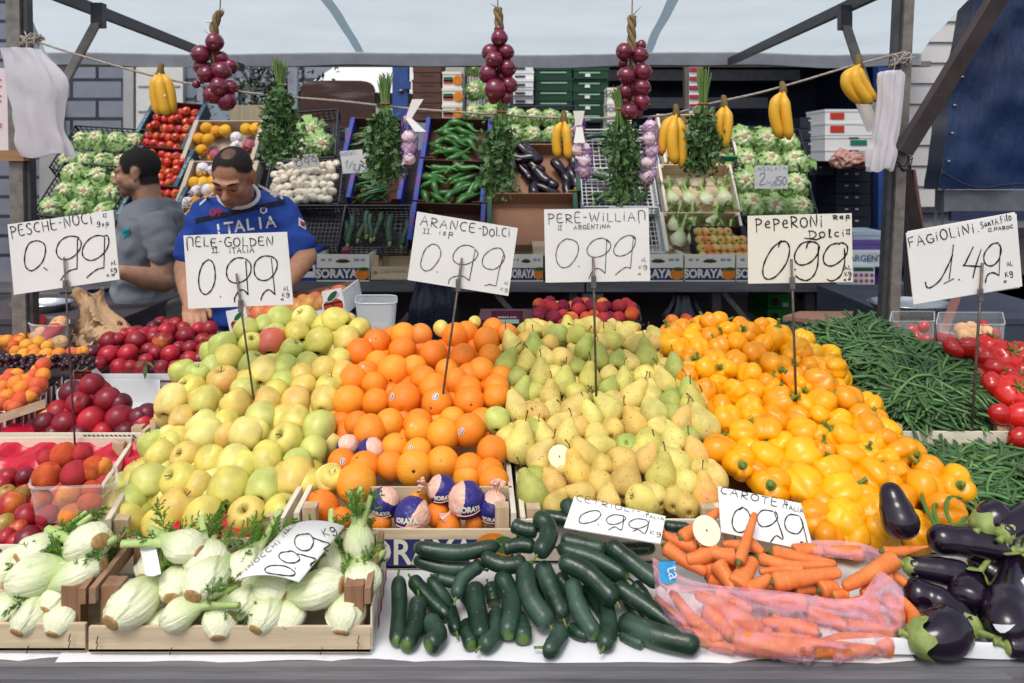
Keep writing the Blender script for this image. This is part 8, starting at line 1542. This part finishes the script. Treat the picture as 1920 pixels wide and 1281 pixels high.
part(tp,'sill',lambda b:b.box(((P(1772,0,TY).x+P(2450,0,TY).x)/2,TY+.06,P(0,377,TY).z),(P(2450,0,TY).x-P(1772,0,TY).x,.1,.13)),M('grey_sill','#6d7078',.5,.2,12,.1,metal=.4));part(tp,'chassis',lambda b:b.box((P(1790,0,TY).x+1.2,TY+.35,.9),(2.4,.5,.5)),m_dark);part(tp,'edge_band',lambda b:b.box((P(1800,0,TY).x+1.1,TY+.02,P(0,405,TY).z),(2.3,.03,.06)),m_navy)
for x in(.5,1.6):part(tp,'wheel',lambda b:b.tube([(P(1790,0,TY).x+x,TY+.1,.45),(P(1790,0,TY).x+x,TY+.36,.45)],.45,26),m_blackpl,'tarp_wheel')
for k in range(8):v=.12+.11*k;part(tp,'eyelet',lambda b:b.ball(Vector(tarp(.012,v))+Vector((0,-.012,0)),(.012,.006,.008),8,6),m_steel)
part(tp,'lashing',lambda b:b.tube(cr([Vector(tarp(.0,.93))+Vector((-.02,-.03,0)),Vector(tarp(.08,.985))+Vector((0,-.05,-.01)),Vector(tarp(.2,.96))+Vector((0,-.04,-.03)),Vector(tarp(.4,.97))+Vector((0,-.04,-.02))],6),.006,5),m_blackpl)
part(tp,'front_strip',lambda b:b.sheet(lambda u,v:Vector(tarp(0,v))+Vector((-.075*u,.03*u+.006,0)),3,30),M('navy_flap','#10182c'))
ld=empty('ladder',P(1757,420,4.9),'pale aluminium ladder rail beside the tarpaulin lorry','ladder');
for px in(1751,1764):part(ld,'rail',lambda b:b.hexa([P(px-4,520,4.9),P(px+2,520,4.9),P(px+2,520,4.94),P(px-4,520,4.94),P(px+3,340,4.9),P(px+9,340,4.9),P(px+9,340,4.94),P(px+3,340,4.94)]),M('ladder_metal','#a9bccb',.35,.15,20,.05,metal=.5),'ladder_rail')
for k in range(5):part(ld,'rung',lambda b:b.tube([P(1754,350+38*k,4.92),P(1766,350+38*k,4.92)],.01,6),m_steel,'ladder_rung')
fb=empty('folded_board',P(1718,560,3.2),'tall dark folded board leaning behind the right upright','board');part(fb,'panel',lambda b:b.hexa([P(1692,640,3.2),P(1755,640,3.2),P(1755,640,3.26),P(1692,640,3.26),P(1698,318,3.3),P(1712,318,3.3),P(1712,318,3.34),P(1698,318,3.34)]),M('dark_panel','#1c1a20',.6,.2,10,.1));part(fb,'edge',lambda b:b.hexa([P(1755,640,3.19),P(1764,640,3.19),P(1764,640,3.26),P(1755,640,3.26),P(1712,318,3.29),P(1717,318,3.29),P(1717,318,3.34),P(1712,318,3.34)]),M('reddish_slat','#7a5048'))
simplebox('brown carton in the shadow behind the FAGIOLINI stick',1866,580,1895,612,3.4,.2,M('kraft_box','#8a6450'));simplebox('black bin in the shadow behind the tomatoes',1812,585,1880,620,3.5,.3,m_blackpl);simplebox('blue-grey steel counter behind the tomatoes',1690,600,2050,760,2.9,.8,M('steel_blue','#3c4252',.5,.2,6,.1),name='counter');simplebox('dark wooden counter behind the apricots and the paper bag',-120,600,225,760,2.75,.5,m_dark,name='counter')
# ------------------------------------------------------------------ the two vendors
def fuse(name,fn,voxel,mat,sm=4):
 """overlapping volumes grown into one continuous skin"""
 b=MB();fn(b);o=bpy.data.objects.new('tmp',b.mesh('tmp',mat));COL.objects.link(o)
 r=o.modifiers.new('r','REMESH');r.mode='VOXEL';r.voxel_size=voxel;s=o.modifiers.new('s','SMOOTH');s.iterations=sm;s.factor=.5
 dg=bpy.context.evaluated_depsgraph_get();dg.update();me=bpy.data.meshes.new_from_object(o.evaluated_get(dg));bpy.data.objects.remove(o)
 me.name=name;me.materials.clear();me.materials.append(mat);me.polygons.foreach_set('use_smooth',[True]*len(me.polygons));return me
def limb(b,pts,rad,n=14):
 q=cr(pts,5);rr=[v.x for v in cr([(x,0,0)for x in rad],5)];b.tube(q,rr,n)
 for p,r_ in((q[0],rr[0]),(q[-1],rr[-1])):b.ball(p,r_*.99,12,8)
def hand(b,w,d,nrm,side):
 """palm, four unequal bent fingers and a thumb from the palm's side"""
 d=Vector(d).normalized();nrm=Vector(nrm);nrm=(nrm-d*nrm.dot(d)).normalized();s=d.cross(nrm)*side
 limb(b,[w,w+d*.045,w+d*.085],[.026,.034,.032])
 for k,L in enumerate((.068,.078,.072,.056)):
  o=w+d*.088+s*(.03-.02*k);limb(b,[o,o+d*L*.45+nrm*.008,o+d*L*.72+nrm*.026,o+d*L*.8+nrm*.045],[.0095,.009,.0085,.007],8)
 o=w+d*.03+s*.03;limb(b,[o,o+s*.022+d*.022+nrm*.012,o+s*.022+d*.05+nrm*.026],[.013,.011,.008],8)
def head(b,H):
 E=lambda c,r_:b.ball((0,0,0),1,18,12)or None
 def ball(c,r_):
  r_=r_ if hasattr(r_,'__len__')else(r_,)*3;m=H.to_3x3();k=len(b.v);b.ball(c,r_,18,12);b.v[k:]=[tuple(H@Vector(v))for v in b.v[k:]]
 def tb_(pts,rad):limb(b,[H@Vector(p)for p in pts],rad,10)
 ball((0,.014,.035),(.076,.096,.086));ball((0,-.03,-.022),(.063,.06,.078));ball((0,-.045,-.072),(.046,.042,.034));ball((0,-.07,-.09),(.022,.018,.016))
 tb_([(0,-.086,.014),(0,-.1,-.008),(0,-.112,-.027)],[.008,.0095,.0125]);tb_([(-.046,-.074,.024),(-.02,-.088,.022),(.02,-.088,.022),(.046,-.074,.024)],[.009,.011,.011,.009])
 tb_([(-.022,-.086,-.053),(0,-.094,-.0505),(.022,-.086,-.053)],[.004,.0065,.004]);tb_([(-.018,-.086,-.063),(0,-.093,-.064),(.018,-.086,-.063)],[.004,.0075,.004])
 for s in(-1,1):
  ball((s*.012,-.101,-.03),.0085);ball((s*.038,-.064,-.018),.024);ball((s*.0775,.014,-.002),(.009,.02,.032));ball((s*.0795,.02,.012),(.012,.014,.018));ball((s*.0775,.008,-.027),(.008,.01,.011));ball((s*.031,-.0765,.001),(.0155,.0115,.0095));ball((s*.05,-.01,-.05),(.018,.045,.03))
def skinmat(name,col,dark):
 n=NT(name);at=n.new('ShaderNodeAttribute',attribute_name='stubble');f=n.noise(30,4);c=n.mix(n.mr(f,.3,.7),hexc(col),hexc(dark));c=n.mix(at.outputs['Fac'],c,hexc('#2b1f1c'));n.bump(n.noise(260,2),.2,.001);return n.set(c,.5,.4,sss=.08)
m_hair=M('dark_hair','#231c1a',.8,.5,260,.8,420,bd=.003)
def person(label,H,body,voxel,skin,hairfn,stub):
 root=empty('person',(H.translation.x,H.translation.y+.12,0),label,'person');Hi=H.inverted()
 me=fuse('person_body',lambda b:(head(b,H),body(b)),voxel,skin)
 loc=[Hi@v.co for v in me.vertices];raw=[1.0 if p.length<.17 and hairfn(p)else 0.0 for p in loc];ed=[tuple(e.vertices)for e in me.edges if loc[e.vertices[0]].length<.19]
 for _ in range(5):
  acc={}
  for a,c in ed:
   for x,y in((a,c),(c,a)):t=acc.setdefault(x,[raw[x],1]);t[0]+=raw[y];t[1]+=1
  for x,t in acc.items():raw[x]=t[0]/t[1]
 attr(me,[max(0,min(1,max(stub(p),.95*smooth(h,.08,.75))))if p.length<.18 else 0 for p,h in zip(loc,raw)],'stubble')
 hs_=[h+.3*noise.noise(p*170)>.62 for p,h in zip(loc,raw)];hb=MB();mp={}
 for f in me.polygons:
  if all(hs_[i]for i in f.vertices):
   for i in f.vertices:
    if i not in mp:v=me.vertices[i];mp[i]=len(hb.v);hb.v.append(tuple(v.co+v.normal*(.0012+.0022*noise.noise(v.co*130))))
   hb.f.append(tuple(mp[i]for i in f.vertices));hb.m.append(0);hb.smf.append(True)
 bo=ob('body',rel(root,me),root);ob('hair',rel(root,hb.mesh('person_hair',m_hair)),root)
 def face(nm,fn,m):b=MB();fn(b);ob(nm,rel(root,b.mesh('person_'+nm,m)),root)
 for s in(-1,1):
  face('eyebrow',lambda b:b.tube([H@Vector(p)for p in((s*.014,-.1005,.028),(s*.03,-.0985,.034),(s*.05,-.083,.03))],[.003,.0042,.002],6),m_hair)
  face('eye',lambda b:b.tube([H@Vector(p)for p in((s*.018,-.0865,-.002),(s*.031,-.0895,-.005),(s*.044,-.084,-.002))],[.0016,.0024,.0014],6),M('eye_dark','#17100e',.3,.1,30,0))
 face('mouth',lambda b:b.tube([H@Vector(p)for p in((-.021,-.0905,-.0572),(0,-.0985,-.0575),(.021,-.0905,-.0572))],[.0012,.0018,.0012],5),M('lip_line','#4a2420',.6,.1,30,0));return root
def cloth(root,nm,fn,mat,voxel=.011,wr=.004):
 me=fuse('cloth_'+nm,fn,voxel,mat,5)
 for v in me.vertices:q=v.co;v.co=q+v.normal*wr*(noise.noise(Vector((q.x*9,q.y*9,q.z*22)))-1.1*abs(noise.noise(Vector((q.x*12+q.z*9,q.y*10,q.z*16-q.x*8))))+.3+.6*noise.noise(Vector((q.x*20+q.z*14,q.y*12,q.z*9))))
 bv=BVHTree.FromPolygons([v.co.copy()for v in me.vertices],[tuple(p.vertices)for p in me.polygons]);return ob(nm,rel(root,me),root),bv
def torso(b,rows_):
 """elliptical sections: x, y, z, half width, half depth"""
 R_=cr([(a[0],a[1],a[2])for a in rows_],5);S_=cr([(a[3],a[4],0)for a in rows_],5);vs=[c+Vector((math.cos(t*.19635)*s.x,math.sin(t*.19635)*s.y,0))for c,s in zip(R_,S_)for t in range(32)]
 b.add(vs,[(j*32+k,j*32+(k+1)%32,(j+1)*32+(k+1)%32,(j+1)*32+k)for j in range(len(R_)-1)for k in range(32)]+[tuple(range(31,-1,-1)),tuple((len(R_)-1)*32+k for k in range(32))])
def legs(b,c,g,fat,side=(1,0),z1=.06):
 for s in(-1,1):
  h=Vector((c[0]+side[0]*s*.095,c[1]+side[1]*s*.095,c[2]));limb(b,[h,h+Vector((0,-.01,-.46)),Vector((h.x,h.y+.02,z1))],[.085*fat,.058*fat,.042*fat])
def decal(root,bv,fn,mat,nm='print',par=None):
 b=MB();fn(b);eye=Vector((0,0,CZ));out=[]
 for v in b.v:
  d=(P(v[0],v[1],1)-eye).normalized();h=bv.ray_cast(eye,d);p=h[0]if h[0]else P(v[0],v[1],2.7);out.append(tuple(p-d*(.0035+v[2])))
 b.v=out;return ob(nm,rel(root,b.mesh('shirt_'+nm,mat)),par or root)
def ptext(b,s,x,y,size,rot=0,sx=1.0):
 vs,fs=textmesh(s,size,size*.02,sx=sx);c,s_=math.cos(rot),math.sin(rot);b.add([(x+a*c-e*s_,y-(a*s_+e*c),0)for a,e in vs],fs)
def pband(b,p0,p1,w,lift=0,nu=24,bow=0):
 b.sheet(lambda u,v:(p0[0]+(p1[0]-p0[0])*u,p0[1]+(p1[1]-p0[1])*u+(v-.5)*w+bow*4*u*(1-u),lift),nu,3)
 # man in blue, looking down
BH=Matrix.Translation(P(436,332,2.62))@Matrix.Rotation(R(34),4,'X')@Matrix.Rotation(R(4),4,'Y')@Matrix.Scale(.86,4)
bs=lambda px,py,Y:P(px,py,Y)
def bbody(b):
 limb(b,[BH@Vector((0,.03,-.05)),P(446,372,2.74),P(452,410,2.80)],[.056,.06,.075]);torso(b,[(P(455,0,2.8).x,2.8,z,w,d)for z,w,d in((1.0,.15,.11),(1.2,.155,.11),(1.38,.175,.105),(1.45,.15,.08))])
 for sh,el,wr,hd,sd in((P(392,404,2.79),P(347,500,2.74),P(358,572,2.58),(.45,-.8,-.1),1),(P(522,397,2.79),P(575,480,2.74),P(528,540,2.56),(-.7,-.6,-.2),-1)):
  limb(b,[sh,sh.lerp(el,.5),el],[.04,.042,.039]);limb(b,[el,el.lerp(wr,.4),wr],[.039,.039,.026]);hand(b,wr,hd,(0,0,-1),sd)
 legs(b,(P(455,0,2.8).x,2.82,.98),0,.9)
bhair=lambda p:(p.z>.03+.03*smooth(-p.y,.0,.06)or(p.y>.03 and p.z>-.055))and not(p.y<-.052 and p.z<.088)and not(abs(p.x)>.055 and p.y<-.045)and(((p.x/.024)**2+((p.y-.0)/.032)**2>1+.6*noise.noise(p*120))or p.z<.05)
bstub=lambda p:.32*smooth(-p.z,.035,.07)*smooth(-p.y,-.01,.03)+.72*smooth(p.z,.085,.105)
man=person('balding man in a blue ITALIA football shirt looking down behind the MELE-GOLDEN sign',BH,bbody,.0048,skinmat('tanned_skin','#ba8a6e','#a6765a'),bhair,bstub)
m_bshirt=M('blue_shirt','#1d449c',.75,.15,14,.3,300);cx=P(455,0,2.8).x
def bshirt(b):
 torso(b,[(cx,2.8,z,w,d)for z,w,d in((1.02,.165,.13),(1.12,.165,.13),(1.28,.172,.125),(1.4,.17,.115),(1.465,.14,.09),(1.5,.07,.065))])
 for sh,e in((P(388,400,2.79),P(356,474,2.75)),(P(524,394,2.79),P(562,460,2.75))):limb(b,[sh,sh.lerp(e,.6),e],[.06,.062,.06])
so,bv=cloth(man,'shirt',bshirt,m_bshirt,.009,.011)
m_swhite=M('shirt_white','#d9d9dc',.7,.05,30,.1);m_sdark=M('shirt_navy','#15182c',.75,.1,30,.1);m_sred=M('shirt_red','#a8202c',.7,.1,30,.1)
decal(man,bv,lambda b:pband(b,(366,414),(535,378),9),m_sdark,'band',so);decal(man,bv,lambda b:ptext(b,'09',405,399,19,.08,1.25),m_sred,'number',so)
decal(man,bv,lambda b:[ptext(b,ch_,410+19.5*i,431-3.0*i+.25*(i-2.5)**2,31,.12-.0*i,.95)for i,ch_ in enumerate('ITALIA')],m_swhite,'lettering',so)
decal(man,bv,lambda b:b.add([(487,388,0),(500,386,0),(501,397,0),(494,402,0),(488,398,0)],[(0,1,2,3,4)]),m_swhite,'crest',so);decal(man,bv,lambda b:b.add([(490,391,.002),(498,390,.002),(498,396,.002),(494,399,.002),(490,396,.002)],[(0,1,2,3,4)]),m_bshirt,'crest',so)
decal(man,bv,lambda b:(pband(b,(374,384),(410,352),5),pband(b,(484,347),(530,372),5)),m_swhite,'piping',so);decal(man,bv,lambda b:pband(b,(560,415),(574,424),15),m_swhite,'badge',so);decal(man,bv,lambda b:pband(b,(563,417),(571,422),8,.002),m_sred,'badge',so)
part(man,'collar',lambda b:b.tube([P(447+38*math.sin(a*.3307-3.1416),366+24*(-math.cos(a*.3307-3.1416))*-1,2.735+.05*math.cos(a*.3307))for a in range(20)],.008,7,cap=False),m_swhite)
cloth(man,'trousers',lambda b:(torso(b,[(cx,2.81,z,.165,.125)for z in(.82,.95,1.06)]),legs(b,(cx,2.82,.96),0,1.2,z1=.12)),M('blue_denim','#4a5a7c',.85,.2,20,.3,200),.012)
def shoe(root,c,d,m):part(root,'shoe',lambda b:b.ball(Vector(c)+Vector(d)*.05+Vector((0,0,.05)),(.05+abs(d[0])*.08,.05+abs(d[1])*.08,.05),16,10),m)
m_shoe=M('dark_shoe','#2a2726',.6,.2,20,.1)
for s in(-1,1):shoe(man,(cx+s*.095,2.84,0),(0,-1,0),m_shoe)
# man in grey, in profile
GHm=Matrix.Translation(P(258,325,3.2))@Matrix.Rotation(R(-82),4,'Z')@Matrix.Rotation(R(8),4,'X')@Matrix.Scale(.9,4);gx=P(282,0,3.22).x
def gbody(b):
 limb(b,[GHm@Vector((0,.03,-.05)),P(276,372,3.21),P(284,402,3.22)],[.055,.058,.07]);torso(b,[(gx-o_,3.22,z,d,w)for z,w,d,o_ in((1.0,.15,.11,0),(1.2,.16,.11,0),(1.36,.18,.1,-.01),(1.42,.14,.07,-.01))])
 for sh,el,wr,sd in((P(296,425,3.05),P(308,528,3.02),P(226,510,2.9),1),(P(280,418,3.4),P(270,520,3.42),P(205,515,3.2),-1)):
  limb(b,[sh,sh.lerp(el,.5),el],[.044,.044,.041]);limb(b,[el,el.lerp(wr,.4),wr],[.044,.043,.027]);hand(b,wr,(-.95,-.2,.05),(0,.2,-1),sd)
 legs(b,(gx,3.22,.98),0,.9,(0,1))
ghair=lambda p:((p.z>.045 and p.y>-.058)or(p.y>.022 and p.z>-.062)or(p.y>-.048 and p.z>.0 and abs(p.x)>.05))and not(abs(p.x)>.066 and((p.y-.014)/.024)**2+((p.z+.002)/.035)**2<1)
gman=person('man with cropped dark hair in a grey T-shirt, turned sideways behind the PESCHE sign',GHm,gbody,.0052,skinmat('dark_tan_skin','#bc8e76','#a67860'),ghair,lambda p:.55*smooth(-p.z,.03,.06)*smooth(-p.y,-.02,.02)+.25*smooth(p.z,.07,.1))
def gshirt(b):
 torso(b,[(gx+o_,3.22,z,d,w)for z,w,d,o_ in((.99,.18,.125,-.01),(1.1,.18,.125,-.01),(1.25,.19,.122,0),(1.36,.19,.11,.012),(1.42,.15,.085,.012),(1.455,.075,.06,.0))])
 for sh,e in((P(298,425,3.06),P(306,468,3.03)),(P(282,420,3.4),P(276,468,3.42))):limb(b,[sh,sh.lerp(e,.5),e],[.066,.068,.066])
so,bv=cloth(gman,'shirt',gshirt,M('grey_tshirt','#777b84',.85,.12,20,.3,250),.01,.013)
decal(gman,bv,lambda b:b.sheet(lambda u,v:(228+14*u,427+18*v+3*math.sin(u*6),0),6,6),M('teal_print','#2f8f9a',.7,.2,60,0),'print',so)
cloth(gman,'shorts',lambda b:(torso(b,[(gx,3.22,z,.15,.175)for z in(.8,.95,1.03)]),[limb(b,[(gx,3.22+s*.095,.85),(gx-.01,3.22+s*.1,.5)],[.11,.095])for s in(-1,1)]),M('khaki_cloth','#7c7468',.85,.2,16,.3,200),.012,.006)
for s in(-1,1):shoe(gman,(gx,3.22+s*.095,0),(-1,0,0),m_shoe)
